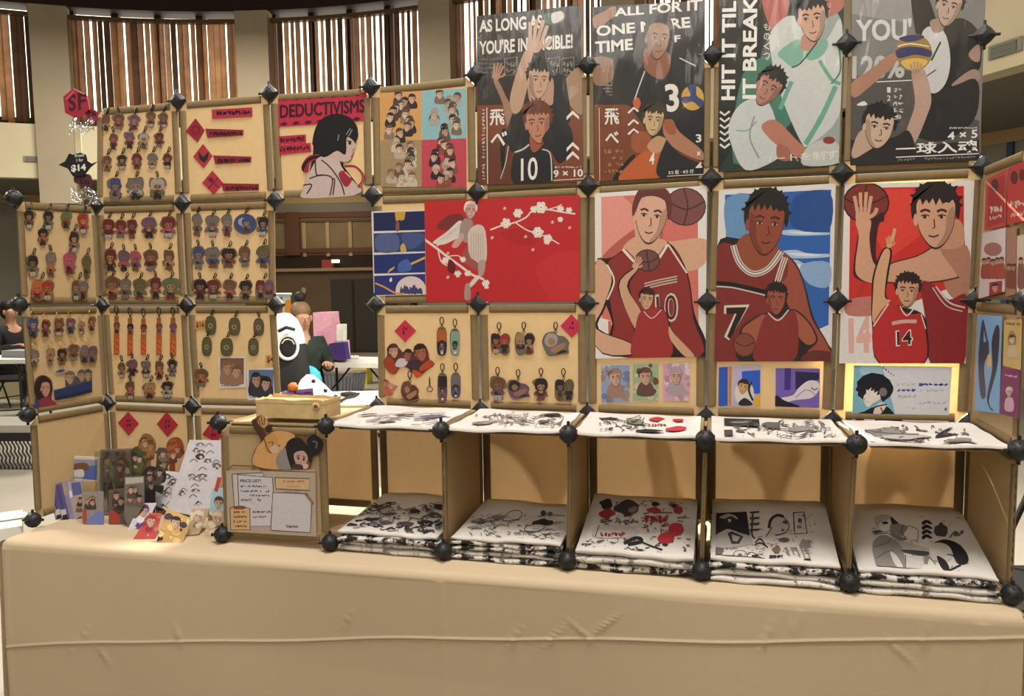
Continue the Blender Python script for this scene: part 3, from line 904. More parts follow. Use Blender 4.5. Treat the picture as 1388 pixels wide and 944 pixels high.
WING = wing(0); FACE = Plane((0, -.0015, 0), (0, -1, 0))
Z1, Z5, Z6, Z7 = (3.371, 0, 0), (3.045, 0, 250), (3.046, 240, 250), (2.95, 490, 240)
Z3a, Z4a = (6.513, 505, 410), (6.513, 650, 410)
SETS = [
    (FACE, Z1, 'lob', 'top left board', [
        [(485, 562, 38, 72, 'bt'), (542, 557, 52, 70, 'br'), (613, 560, 48, 66, 'pp'), (690, 546, 38, 72, 'bb'), (747, 550, 44, 66, 'bm')],
        [(518, 648, 38, 72, 'bm'), (592, 642, 44, 72, 'pm'), (657, 644, 46, 70, 'wt'), (728, 640, 42, 66, 'mm')],
        [(490, 748, 40, 68, 'bt'), (557, 742, 42, 64, 'kb'), (625, 738, 46, 70, 'mp'), (697, 736, 44, 66, 'nt'), (765, 738, 40, 68, 'mk')],
        [(527, 868, 58, 106, 'un'), (620, 864, 84, 100, 'nw'), (720, 864, 74, 98, 'wg')]]),
    (WING, Z5, 'lob', 'top board of left wing', [
        [(120, 145, 42, 76, 'kb'), (200, 148, 42, 76, 'kg'), (272, 148, 42, 68, 'gb'), (343, 163, 44, 80, 'rr')],
        [(178, 217, 44, 70, 'ko'), (306, 238, 42, 84, 'kn')],
        [(135, 337, 48, 86, 'kg'), (210, 332, 36, 100, 'no'), (287, 327, 56, 90, 'ii'), (358, 342, 34, 92, 'yy')],
        [(175, 437, 88, 84, 'or', 'pair'), (328, 438, 62, 84, 'bn', 'pair')]]),
    (WING, Z5, 'ring', 'middle board of left wing', [
        [(138, 592, 44, 84, 'uu'), (188, 595, 36, 68, 'mb'), (243, 590, 42, 70, 'bm'), (292, 585, 38, 62, 'pu'), (336, 592, 26, 54, 'tn'), (378, 576, 28, 56, 'bo')],
        [(143, 718, 32, 70, 'nw'), (208, 712, 30, 70, 'tt'), (257, 712, 40, 68, 'kb'), (305, 694, 40, 66, 'bb'), (365, 702, 66, 74, 'np', 'pair')]]),
    (FACE, Z5, 'lob', 'second row first board', [
        [(447, 185, 54, 80, 'mm'), (498, 185, 46, 72, 'mi'), (545, 184, 42, 78, 'mm'), (615, 180, 62, 84, 'pm'), (695, 178, 64, 84, 'mi')],
        [(455, 314, 54, 88, 'mm'), (512, 318, 50, 82, 'pi'), (560, 318, 46, 82, 'ip'), (622, 314, 62, 84, 'bm'), (697, 314, 48, 82, 'bt')],
        [(463, 428, 66, 90, 'bt'), (518, 433, 50, 78, 'ny'), (577, 433, 58, 82, 'yg'), (642, 428, 50, 84, 'mp'), (705, 432, 70, 84, 'gg')]]),
    (FACE, Z5, 'hook', 'third row first board', [
        [(482, 625, 30, 150, 'bo', 'strap'), (538, 630, 30, 146, 'ko', 'strap'), (593, 630, 30, 140, 'mo', 'strap'), (657, 628, 30, 146, 'bo', 'strap'), (715, 630, 34, 150, 'po', 'strap')]]),
    (FACE, Z5, 'lob', 'third row first board, lower half', [
        [(503, 768, 30, 62, 'bt'), (546, 758, 44, 66, 'pk'), (602, 764, 38, 66, 'nk'), (658, 768, 38, 70, 'bo'), (711, 758, 36, 66, 'kn')],
        [(538, 853, 40, 70, 'bi'), (618, 852, 50, 66, 'to'), (690, 848, 48, 66, 'kw')]]),
    (FACE, Z6, 'lob', 'second row second board', [
        [(83, 168, 40, 90, 'ng'), (145, 174, 54, 84, 'np'), (207, 170, 44, 88, 'nn'), (282, 164, 84, 82, 'uu', 'round'), (355, 174, 46, 78, 'ku')],
        [(88, 304, 50, 90, 'un'), (148, 304, 58, 84, 'nu'), (213, 304, 66, 80, 'kb'), (280, 300, 50, 80, 'bp'), (356, 300, 56, 92, 'yu')],
        [(95, 434, 60, 82, 'km'), (150, 434, 58, 78, 'mm'), (217, 434, 50, 78, 'bi'), (283, 436, 54, 76, 'kn'), (362, 434, 72, 80, 'mp', 'pair')]]),
    (FACE, Z6, 'lob', 'third row second board', [
        [(140, 583, 42, 76, 'yy', 'tag'), (238, 588, 44, 72, 'yy', 'tag'), (338, 590, 40, 70, 'yy', 'tag')],
        [(124, 670, 38, 76, 'yy', 'tag'), (206, 672, 48, 72, 'yy', 'tag'), (316, 672, 40, 70, 'yy', 'tag')],
        [(100, 800, 56, 70, 'bo', 'fig')]]),
    (FACE, Z3a, 'hook', 'tall charm board above shelf', [
        [(612, 345, 78, 240, 'ok', 'bar'), (728, 350, 76, 220, 'aa', 'bar')],
        [(330, 790, 150, 180, 'bm', 'wide'), (617, 752, 76, 236, 'kp', 'bar'), (735, 735, 76, 210, 'nu', 'bar')]]),
    (FACE, Z4a, 'hook', 'seven charm board above shelf', [
        [(182, 365, 160, 190, 'kr', 'pair'), (400, 365, 160, 200, 'tk', 'pair'), (672, 370, 220, 210, 'wn', 'wide')],
        [(160, 765, 140, 200, 'bp'), (342, 770, 190, 170, 'kp', 'wide'), (543, 770, 130, 200, 'km'), (750, 775, 160, 200, 'ky', 'pair')]]),
]
KW = {'fig': 'figure', 'pair': 'twin figure', 'wide': 'reclining figure', 'round': 'round blue', 'tag': 'oval olive tag', 'bar': 'tall bar', 'strap': 'long orange strap'}
for pl, z, cl, where, rows in SETS:
    for ri, row in enumerate(rows):
        for ci, it in enumerate(row):
            kind = it[5] if len(it) > 5 else 'fig'
            h_, b_ = it[4]
            col = PAL[b_][1] if h_ == b_ else PAL[h_][1] + ' and ' + PAL[b_][1]
            desc = KW[kind] if kind in ('round', 'tag', 'strap') else col + ' ' + KW[kind]
            if len(row) > 1:
                pos = '%s in %s' % (ORD[ci], (['only row', 'top row'][len(rows) > 1], 'second row', 'third row', 'bottom row')[ri] if len(rows) > 1 else '')
                if len(rows) == 1:
                    pos = '%s from left' % ORD[ci]
            else:
                pos = 'alone at the bottom left'
            keychain(pl, z, it[0], it[1], it[2], it[3], h_, b_, kind, '%s keychain, %s, %s' % (desc, pos, where), 'keychains on the ' + where, cl)
# ------------------------------------------------------------------ printed sheets on the boards
PO = 0.0085       # the boards' rims hold the sheets this far off the grid plane
K1 = '#241a1a'


def sleeve(parent, pl, z, quad, off, gloss=0.02):
    k, ox, oy = z
    pts = [(x / k + ox, y / k + oy) for x, y in quad]; n = 14; rows = []
    sd = random.Random(len(quad) + int(quad[0][0]))
    ph = [sd.uniform(0, 6) for _ in range(4)]
    for j in range(n + 1):
        row = []
        for i in range(n + 1):
            u, v = i / n, j / n
            x = (1 - v) * ((1 - u) * pts[0][0] + u * pts[1][0]) + v * ((1 - u) * pts[3][0] + u * pts[2][0])
            y = (1 - v) * ((1 - u) * pts[0][1] + u * pts[1][1]) + v * ((1 - u) * pts[3][1] + u * pts[2][1])
            w = .0012 * math.sin(9 * u + 6 * v + ph[0]) + .0008 * math.sin(17 * u - 13 * v + ph[1]) + .0006 * math.sin(5 * u + 27 * v + ph[2])
            row.append(pl.at(x, y, off + .006 + w))
        rows.append(row)
    b = MB(); b.grid(rows, clear('sleeve_film', gloss, 0.08, (1, 1, 1), 0.30, 16)); b.build('plastic_sleeve', parent)


def hand(a, h, x, y, s, rot, line='#5d3d30'):
    c, q = math.cos(rot), math.sin(rot)
    g = lambda u, v: (x + s * (u * c - v * q), y + s * (u * q + v * c))
    a.P(h, [g(*p) for p in [(-.35, .6), (.35, .6), (.45, 0), (.35, -.35), (-.35, -.35), (-.45, 0)]])
    for u0, u1, l in ((-.36, -.6, -1.1), (-.12, -.22, -1.35), (.12, .16, -1.4), (.36, .5, -1.15)):
        a.Ln(h, .22 * s, [g(u0, -.1), g((u0 + u1) / 2, -.65), g(u1, l)])
    a.Ln(h, .24 * s, [g(.3, .3), g(.75, .0), g(.9, -.4)])
    for u in (-.22, .02, .25):
        a.Ln(line, .045 * s, [g(u, -.1), g(u * 1.2, -.6)])


# -- the first of the tall plastic-wrapped volleyball posters
Z3 = (3.631, 640, 0)
Q = [(22, 80), (535, 25), (548, 893), (27, 913)]
a = sheet('poster', 'dark plastic-wrapped poster reading AS LONG AS YOU\'RE INVINCIBLE with two black shirted players', 'poster', BACK, Z3, Q, '#2a2522', off=PO, group='large sports posters', coat=.3)
a.F('#6d3a23', (24, 520), (545, 500), (548, 893), (27, 913))
a.F('#5a3123', (24, 700), (200, 690), (200, 913), (27, 913))
a.P('#6c3c2a', [(430, 520), (545, 440), (548, 700), (480, 690)])
for i in range(4):
    a.scrib('#6a645c', 30, 285 + 22 * i, 150, 297 + 22 * i, 12, 2, i)
for x in (160, 370, 440):
    a.Ln('#8d867c', 3, [(x, 290), (x + 60, 280), (x + 62, 365), (x + 2, 372), (x, 290)], False)
    a.scrib('#8d867c', x + 8, 300, x + 56, 330, 3, 3, int(x)); a.scrib('#8d867c', x + 8, 335, x + 56, 362, 3, 3, int(x) + 3)
a.T('#c8c2bb', 'AS LONG AS', [(35, 100), (345, 72), (345, 140), (35, 160)], .03)
a.T('#c8c2bb', "YOU'RE INVINCIBLE!", [(35, 202), (495, 165), (495, 238), (35, 270)], .03)
a.P('#90735e', [(455, 400), (545, 330), (546, 560), (470, 500)])
a.P('#4d6150', [(350, 75), (400, 60), (460, 70), (440, 110), (370, 120)])
a.P('#b9b2ad', [(390, 70), (440, 55), (450, 90), (400, 115)])
# back player: raised arm, head, black shirt
a.P('#8b6a55', [(105, 400), (130, 400), (180, 500), (215, 520), (190, 640), (165, 600), (150, 510)])
hand(a, '#9a7560', 120, 365, 42, .3)
a.P('#1d1d20', [(180, 610), (215, 540), (290, 545), (330, 520), (420, 515), (480, 640), (485, 740), (430, 800), (390, 740), (210, 750), (185, 720), (160, 690)])
a.P('#a68670', [(238, 300), (262, 250), (300, 255), (285, 320), (280, 390), (262, 470), (240, 540), (205, 560), (185, 500), (200, 420)])
hand(a, '#a98a75', 310, 205, 80, .25)
a.P('#1d1d20', [(400, 380), (450, 370), (470, 440), (480, 600), (400, 600), (395, 480)])
a.P('#a08069', [(285, 360), (390, 375), (400, 480), (385, 520), (300, 515), (275, 460)])
a.face(328, 392, 62, 92, '#ab8b74', '#141315', .05, .5, 0, '#4a332b', True, 4)
# front player: auburn hair, black jersey with a number
a.P('#1c1c1f', [(205, 760), (250, 730), (300, 745), (350, 735), (390, 760), (392, 900), (205, 905)])
a.P('#8a4a36', [(290, 650), (345, 640), (360, 690), (310, 750), (285, 720)])
a.face(325, 605, 72, 100, '#a5705a', '#5b3022', -.08, -.6, 0, '#4a2a20', True, 8)
a.P('#1c1c1f', [(345, 680), (430, 590), (490, 640), (488, 740), (430, 805), (380, 730)])
a.Ln('#b5b0aa', 8, [(210, 750), (250, 735), (280, 712)]); a.Ln('#b5b0aa', 6, [(345, 735), (385, 760), (392, 890)])
a.P('#19191b', [(140, 660), (165, 640), (160, 800), (150, 850), (140, 780)])
a.Ln('#b8b2aa', 4, [(178, 720), (165, 800), (140, 880)])
a.T('#cfcac4', '10', [(240, 780), (322, 772), (322, 885), (240, 892)], .01)
for y in (570, 725, 770):
    a.F('#cfc8c2', (465, y + 22), (495, y - 8), (526, y + 18), (526, y - 0 + 4), (495, y - 26), (465, y + 4))
a.Ln('#d0cac4', 4, [(72, 530), (76, 905)], False)
a.T('#cfcac4', '飛', [(85, 540), (158, 536), (160, 615), (86, 620)], .02)
a.T('#cfcac4', 'べ', [(92, 650), (178, 645), (160, 718), (90, 722)], .02)
for i in range(20):
    a.scrib('#c2bab2', 48, 535 + i * 18, 66, 547 + i * 18, 1, 3, i)
a.T('#d2ccc6', '9 × 10', [(400, 838), (545, 832), (545, 870), (400, 874)], .02)
a.Ln('#d2ccc6', 3, [(400, 888), (548, 880)], False); a.scrib('#cfc8c2', 405, 818, 540, 828, 16, 2, 5)
o = done(a); sleeve(o, BACK, Z3, Q, PO)

# -- the second
Q = [(592, 35), (1145, 3), (1140, 864), (600, 895)]
a = sheet('poster', 'dark plastic-wrapped poster reading ALL FOR IT with a number 3 player and crouching orange player', 'poster', BACK, Z3, Q, '#24211f', off=PO, group='large sports posters', coat=.3)
a.F('#6a3820', (600, 515), (770, 515), (900, 700), (1140, 800), (1140, 870), (600, 895))
a.P('#8a634f', [(592, 90), (640, 60), (700, 30), (705, 70), (660, 110), (610, 140)])
a.T('#c9c3bc', 'ALL FOR IT', [(700, 40), (1128, -5), (1128, 50), (700, 82)], .03)
a.T('#c9c3bc', 'ONE MORE', [(610, 128), (1070, 82), (1075, 136), (612, 180)], .03)
a.T('#c9c3bc', 'TIME', [(605, 205), (790, 190), (792, 245), (607, 262)], .03)
a.T('#c9c3bc', 'F', [(995, 175), (1025, 172), (1025, 205), (996, 208)], .03)
a.P('#81604c', [(594, 290), (680, 285), (695, 320), (690, 390), (640, 420), (598, 405)])
a.P('#1a1a1d', [(700, 320), (760, 290), (820, 340), (900, 330), (1000, 270), (1100, 320), (1140, 420), (1142, 720), (1080, 690), (980, 620), (850, 560), (740, 500), (720, 420)])
a.P('#7a4b37', [(850, 240), (960, 255), (975, 330), (930, 390), (850, 340)])
a.face(915, 185, 72, 105, '#8a6650', '#15120f', .1, .7, 1, '#3a2820', True, 5)
a.P('#a8532f', [(790, 500), (815, 480), (830, 510), (810, 545)])
a.Ln('#b9b4ae', 6, [(850, 350), (820, 430), (800, 490)]); a.Ln('#b9b4ae', 6, [(1020, 285), (1100, 325)])
a.T('#c9c4be', '3', [(945, 415), (1015, 410), (1020, 545), (960, 555)], .03)
a.E('#b08b3f', 1085, 482, 56, 62); a.P('#2b3566', [(1060, 425), (1100, 420), (1105, 470), (1140, 500), (1125, 530), (1085, 500), (1045, 510), (1030, 480), (1075, 470)])
for i in range(4):
    a.Ln('#8a8378', 3, [(625 + i * 16, 420 + i * 16), (690, 420 + i * 16)], False)
a.P('#8a4a30', [(790, 660), (860, 650), (880, 700), (850, 750), (790, 740)])
a.P('#1b1b1e', [(690, 880), (760, 790), (800, 760), (790, 820), (730, 890)])
a.P('#a6522a', [(720, 890), (800, 780), (870, 740), (935, 760), (935, 840), (900, 885)])
a.P('#a98262', [(860, 720), (910, 670), (960, 690), (950, 730), (900, 755)])
a.P('#1b1b1f', [(950, 700), (985, 650), (1000, 740), (1110, 800), (1140, 810), (1140, 850), (960, 880), (905, 840)])
a.P('#9a6a52', [(945, 600), (985, 590), (1020, 650), (1130, 740), (1128, 790), (1010, 740), (960, 690), (940, 650)])
a.face(895, 590, 58, 78, '#b29772', '#2d251c', .1, 0, 0, '#3a2a1c', True, 12)
a.P('#8d4a34', [(945, 590), (990, 600), (1000, 660), (955, 650)])
a.T('#d0c9c0', '4', [(872, 755), (900, 750), (896, 808), (872, 812)], .03)
a.T('#cfcac4', '飛', [(650, 535), (722, 532), (724, 612), (652, 616)], .02)
a.T('#cfcac4', 'べ', [(655, 650), (722, 646), (722, 705), (655, 710)], .02)
for i in range(4):
    a.scrib('#a2735a', 648, 735 + i * 33, 745, 755 + i * 33, 5, 4, i + 30)
a.Ln('#c2bab2', 3, [(625, 530), (628, 890)], False)
for y in (545, 605, 650):
    a.Ln('#cfc8c2', 10, [(768, y + 12), (795, y - 14), (818, y + 4)], False)
a.T('#d0c9c2', '3', [(1100, 662), (1128, 660), (1128, 700), (1102, 702)], .02)
a.T('#d0c9c2', '×', [(1106, 745), (1124, 744), (1124, 766), (1106, 767)], .03)
a.T('#d0c9c2', '4', [(1100, 800), (1132, 798), (1132, 838), (1100, 840)], .02)
a.F('#141213', (960, 838), (1140, 825), (1140, 864), (960, 872))
a.T('#cfc8c2', '3/3 版 · 4/5 付', [(965, 840), (1090, 832), (1090, 854), (965, 860)], .01); a.Ln('#cfc8c2', 3, [(960, 868), (1140, 858)], False)
o = done(a); sleeve(o, BACK, Z3, Q, PO, .022)

# -- the third
Z4 = (3.169, 950, 0)
Q = [(78, -40), (618, -60), (592, 712), (74, 740)]
a = sheet('poster', 'plastic-wrapped poster reading HIT IT TIL IT BREAKS with two white and teal shirted players', 'poster', BACK, Z4, Q, '#23302b', off=PO, group='large sports posters', coat=.3)
a.F('#1a1c1a', (78, -40), (260, -40), (270, 250), (150, 420), (130, 640), (74, 740))
a.P('#3b6a5a', [(180, 320), (330, 230), (420, 260), (400, 500), (300, 600), (140, 700)])
a.P('#86918c', [(480, 60), (600, 80), (600, 620), (470, 640), (430, 400), (480, 220)])
a.P('#a05a52', [(262, -20), (365, -30), (372, 60), (318, 140), (300, 130)])
a.P('#a0625a', [(500, -30), (620, -40), (612, 30), (560, 70), (520, 60)])
a.P('#b1b3b0', [(300, 140), (370, 70), (430, 90), (470, 190), (540, 170), (600, 80), (610, 260), (592, 500), (470, 620), (430, 610), (340, 400), (300, 230)])
a.P('#6f9a88', [(330, 230), (390, 180), (430, 175), (440, 250), (400, 290), (355, 260)]); a.P('#6f9a88', [(450, 230), (520, 165), (548, 190), (520, 240), (470, 260)])
a.P('#a77a68', [(440, 150), (510, 140), (500, 190), (450, 220), (430, 200)])
a.Ln('#2f3a34', 6, [(390, 290), (430, 270), (500, 180)]); a.Ln('#5c9280', 18, [(390, 350), (360, 420), (340, 470)]); a.Ln('#5c9280', 22, [(580, 370), (520, 500), (450, 620)])
a.Ln('#5c9280', 16, [(510, 260), (560, 340), (600, 360)]); a.Ln('#4a6f62', 8, [(590, 180), (600, 300), (560, 360)])
a.face(478, 78, 72, 98, '#b68f7c', '#1c1f22', -.1, -.3, 0, '#3a2a26', True, 21)
# crouching player
a.P('#b0b2b2', [(150, 470), (200, 430), (270, 420), (310, 480), (330, 560), (350, 650), (300, 700), (190, 730), (130, 620), (120, 540)])
a.Ln('#6f8a80', 7, [(230, 500), (210, 590), (250, 680)]); a.Ln('#6f8a80', 5, [(150, 560), (200, 560), (240, 520)])
a.face(292, 375, 62, 85, '#9a6c5c', '#181a1b', .5, -.3, 0, '#3a2522', True, 33)
a.P('#a06a58', [(260, 540), (320, 515), (400, 590), (455, 650), (430, 680), (350, 640), (290, 590)])
a.P('#8f5a4a', [(330, 620), (380, 640), (380, 690), (330, 680)])
hand(a, '#a06a58', 425, 660, 34, 2.2)
a.P('#a9aaa6', [(450, 640), (520, 600), (590, 620), (592, 700), (440, 710)]); a.E('#7c2f2b', 550, 603, 26, 16)
a.T('#d2cec8', 'HIT IT TIL', [(88, 430), (92, 6), (152, 4), (146, 430)], .03)
a.T('#d2cec8', 'IT BREAKS', [(178, 425), (182, -60), (244, -60), (238, 425)], .03)
for i in range(6):
    a.Ln('#c9c4be', 9, [(82, 480 + i * 28), (102, 495 + i * 28), (124, 478 + i * 28)], False)
for i, ch in enumerate('ものくつ'):
    a.TR('#c0bab2', ch, 270, 100 + i * 42, 296, 130 + i * 42, .01)
a.T('#c9c4be', 'コートを制す', [(262, 672), (588, 642), (588, 682), (262, 700)], .01)
o = done(a); sleeve(o, BACK, Z4, Q, PO, .025)

# -- the fourth
Q = [(650, -60), (1225, -70), (1196, 690), (641, 712)]
a = sheet('poster', 'grey plastic-wrapped poster with blue and gold ball, two dark shirted players and number 12 lettering', 'poster', BACK, Z4, Q, '#6d6b69', off=PO, group='large sports posters', coat=.3)
a.F('#85827f', (650, -60), (920, -60), (900, 100), (645, 60))
a.F('#4a4643', (645, 330), (900, 300), (1000, 450), (1197, 520), (1196, 690), (641, 712))
a.F('#232021', (645, 600), (840, 640), (1196, 600), (1196, 690), (641, 712))
a.T('#b9b9b9', "YOU'", [(665, 82), (905, 78), (905, 172), (665, 178)], .03)
a.T('#a9a8a6', '120%', [(652, 240), (875, 235), (875, 335), (650, 340)], .03)
a.P('#1f1d1f', [(905, -20), (960, -50), (1020, 100), (1060, 90), (1130, 80), (1200, 150), (1200, 290), (1150, 330), (1195, 400), (1170, 520), (1060, 600), (960, 600), (930, 560), (970, 380), (920, 130)])
a.P('#b3b1b1', [(955, 130), (1040, 130), (1072, 250), (1050, 360), (990, 400), (940, 300)])
a.P('#8d7668', [(985, 90), (1040, 80), (1040, 130), (1000, 140)])
a.face(1068, 25, 62, 88, '#a58c7e', '#1b191a', .25, -.3, 0, '#2c2423', True, 41)
a.P('#8d766a', [(1080, 360), (1160, 300), (1195, 310), (1190, 350), (1100, 370)]); a.P('#8d7468', [(1150, 230), (1195, 190), (1198, 260), (1170, 262)])
a.P('#232122', [(1030, 400), (1110, 360), (1180, 340), (1195, 420), (1140, 530), (1100, 460)])
a.Ln('#2f2b2c', 8, [(990, 260), (1030, 180)]); a.Ln('#2f2b2c', 5, [(965, 330), (1010, 300)])
a.P('#98705c', [(645, 360), (740, 290), (800, 240), (840, 230), (830, 280), (740, 360), (660, 420)])
a.P('#a4887a', [(905, 300), (960, 300), (990, 420), (970, 500), (915, 620), (880, 580), (890, 540), (920, 440)])
a.E('#8a6f33', 915, 225, 78, 80); a.P('#2d2d57', [(840, 215), (900, 200), (985, 215), (985, 245), (920, 235), (850, 250)]); a.P('#2d2d57', [(850, 165), (900, 150), (960, 155), (930, 175), (880, 180)])
a.P('#c0a051', [(860, 265), (920, 250), (975, 262), (940, 295), (890, 298)]); a.Ln('#d9d2c2', 4, [(845, 200), (900, 188), (980, 200)])
hand(a, '#a0806f', 925, 320, 40, 0)
a.Ln('#cfcbc6', 4, [(755, 352), (905, 345)], False)
a.P('#201e1f', [(645, 640), (720, 600), (830, 590), (890, 560), (920, 640), (880, 700), (700, 712), (642, 700)])
a.P('#a98f7d', [(650, 640), (690, 560), (760, 610), (700, 660), (655, 680)])
a.face(765, 545, 76, 92, '#b49a86', '#1b1919', .15, .5, 0, '#2c2423', True, 44)
for i, ch in enumerate('12'):
    a.TR('#c9c4be', ch, 800, 375 + i * 35, 815, 398 + i * 35, .01)
for i in range(5):
    a.scrib('#c9c4be', 825, 375 + i * 30, 870, 395 + i * 30, 2, 3, i + 60)
a.P('#cdc7c2', [(670, 450), (700, 435), (715, 450), (690, 455)])
a.T('#d6d2cd', '4 × 5', [(1060, 568), (1188, 556), (1188, 592), (1060, 602)], .02)
a.T('#d6d2cd', '一球入魂', [(838, 618), (1190, 600), (1190, 655), (838, 664)], .02)
a.Ln('#d6d2cd', 4, [(838, 676), (1194, 660)], False); a.scrib('#8d8883', 845, 682, 1180, 692, 26, 2, 8, -.04)
a.scrib('#d0cac4', 1068, 546, 1190, 554, 14, 2, 9)
o = done(a); sleeve(o, BACK, Z4, Q, PO, .03)

# -- large player print with a pink red ground
Z8 = (2.777, 790, 230)
Q = [(45, 90), (468, 60), (462, 706), (48, 712)]
a = sheet('poster', 'player poster with pale pink red ground, brown ball and dark red jersey', 'poster', BACK, Z8, Q, '#cbc6c1', off=PO, group='large sports posters', coat=.15)
a.F('#bb665c', (70, 103), (432, 84), (436, 600), (380, 640), (72, 560))
a.F('#c98578', (72, 103), (150, 100), (300, 240), (180, 330), (72, 340))
a.P('#a5534b', [(72, 330), (170, 240), (260, 200), (300, 260), (150, 330)])
for x in (95, 122, 150):
    a.F('#b4574e', (x, 570), (x + 12, 570), (x + 14, 690), (x + 2, 690))
a.E('#3a2422', 386, 140, 78, 72); a.E('#6d4240', 386, 140, 74, 68)
a.Ln('#3a2422', 5, [(320, 120), (390, 150), (458, 120)]); a.Ln('#3a2422', 5, [(380, 72), (395, 140), (380, 208)])
a.P('#bd9379', [(250, 280), (340, 270), (462, 262), (462, 350), (395, 382), (330, 330), (230, 330), (170, 300)])
a.P(K1, [(46, 352), (110, 330), (190, 285), (320, 272), (395, 390), (420, 540), (462, 640), (462, 706), (110, 700), (110, 580), (85, 500)])
a.P('#7d2c2a', [(90, 360), (150, 310), (195, 290), (318, 278), (390, 392), (415, 560), (440, 706), (115, 700), (118, 590), (100, 480)])
a.P('#bd9379', [(150, 300), (205, 250), (290, 260), (318, 282), (270, 345), (215, 345)])
a.Ln('#cfc3b8', 9, [(150, 300), (205, 355), (265, 358), (318, 285)]); a.Ln('#2a1a1a', 3, [(160, 300), (212, 345), (262, 346), (308, 290)])
a.P(K1, [(46, 358), (95, 352), (115, 420), (85, 520), (60, 600), (188, 655), (185, 702), (46, 664)])
a.P('#bd9379', [(46, 362), (90, 358), (108, 420), (76, 520), (50, 600), (180, 655), (180, 696), (46, 660)])
a.Ln('#cfc3b8', 6, [(92, 358), (118, 420), (92, 490)])
a.Ln('#cfc3b8', 6, [(320, 280), (392, 390)])
a.P('#bd9379', [(205, 190), (290, 200), (285, 262), (240, 290), (200, 262)])
a.face(258, 172, 74, 104, '#c2987f', '#5b2e29', .12, -.25, 1, '#3a221d', True, 50)
a.T('#bdb2a6', '10', [(270, 470), (358, 462), (360, 572), (275, 580)], .03)
a.T('#4a1a1b', '10', [(276, 478), (352, 470), (354, 564), (281, 572)], .0)
for i in range(3):
    a.Ln('#b0a194', 5, [(232, 430 + i * 10), (290, 415 + i * 10), (355, 402 + i * 10)])
# small figure raising a ball
a.P(K1, [(130, 440), (190, 370), (212, 372), (175, 440), (222, 530), (300, 520), (345, 620), (425, 705), (360, 706), (190, 706), (192, 600)])
a.P('#b78e72', [(136, 440), (192, 374), (206, 376), (166, 440), (222, 540), (220, 590), (194, 596)])
a.P('#8e2d2c', [(222, 530), (300, 525), (325, 600), (330, 706), (188, 706), (196, 605)]); a.P('#b78e72', [(325, 590), (345, 620), (420, 700), (385, 704), (330, 640)])
a.E('#3a2422', 243, 342, 48, 42); a.E('#64403c', 243, 342, 44, 38); a.Ln('#34201e', 4, [(200, 340), (245, 350), (285, 330)]); a.Ln('#34201e', 4, [(240, 305), (250, 380)])
hand(a, '#b78e72', 200, 358, 24, .5)
a.face(240, 488, 30, 40, '#b78e72', '#3a211d', .1, .6, 0, '#3a221d', True, 52)
a.Ln('#c9bdb2', 3, [(230, 535), (260, 560), (296, 528)])
done(a)

# -- player print with blue sky
Q = [(512, 78), (952, 52), (935, 722), (495, 724)]
a = sheet('poster', 'player poster with deep blue cloudy sky and number 7 dark red jersey', 'poster', BACK, Z8, Q, '#c9c6c3', off=PO, group='large sports posters', coat=.15)
a.F('#28589f', (535, 95), (935, 75), (925, 585), (800, 640), (540, 300))
a.P('#5f86ae', [(540, 110), (640, 100), (640, 240), (560, 280), (538, 230)])
a.P('#1f4684', [(800, 100), (930, 85), (928, 230), (840, 240), (780, 200)])
for y, s in ((240, 1), (322, 1.4), (370, 2.2)):
    a.P('#9fb3c9', [(740, y - 8 * s), (800, y - 14 * s), (850, y - 4 * s), (925, y - 3 * s), (925, y + 5 * s), (830, y + 9 * s), (760, y + 6 * s)])
    a.P('#c4cdd8', [(770, y - 4 * s), (830, y - 6 * s), (900, y), (830, y + 3 * s)])
a.P('#7f9cc0', [(820, 360), (925, 350), (926, 440), (850, 430)])
a.P('#a9a49f', [(505, 290), (580, 270), (570, 340), (500, 380)])
a.P(K1, [(500, 300), (600, 262), (720, 290), (800, 350), (838, 440), (870, 560), (925, 660), (935, 724), (496, 724)])
a.P('#8d4637', [(740, 310), (800, 360), (832, 440), (862, 560), (915, 650), (930, 700), (850, 690), (760, 480), (720, 420)])
a.P('#742725', [(498, 320), (570, 285), (600, 330), (680, 370), (760, 320), (770, 400), (720, 460), (700, 600), (640, 724), (496, 724)])
a.P('#86442f', [(575, 290), (620, 240), (700, 270), (745, 310), (690, 375), (630, 385), (590, 350)])
for w, c in ((22, '#c7beb6'), (14, '#2e1a1a'), (8, '#c7beb6')):
    a.Ln(c, w, [(566, 285), (590, 352), (640, 392), (700, 372), (748, 308)])
for w, c in ((22, '#c7beb6'), (12, '#742725'), (5, '#c7beb6')):
    a.Ln(c, w, [(762, 330), (745, 380), (728, 440)])
a.face(690, 200, 84, 118, '#84412f', '#1a1414', .08, .35, 0, '#3a1d16', True, 61)
a.Ln('#141010', 16, [(500, 428), (560, 432), (620, 445), (690, 462)]); a.Ln('#c2b6aa', 5, [(500, 440), (560, 444), (620, 457), (690, 474)])
a.T('#c9bfb4', '7', [(532, 512), (628, 508), (590, 645), (528, 642)], .05)
a.T('#241414', '7', [(540, 520), (618, 518), (582, 640), (540, 638)], .03)
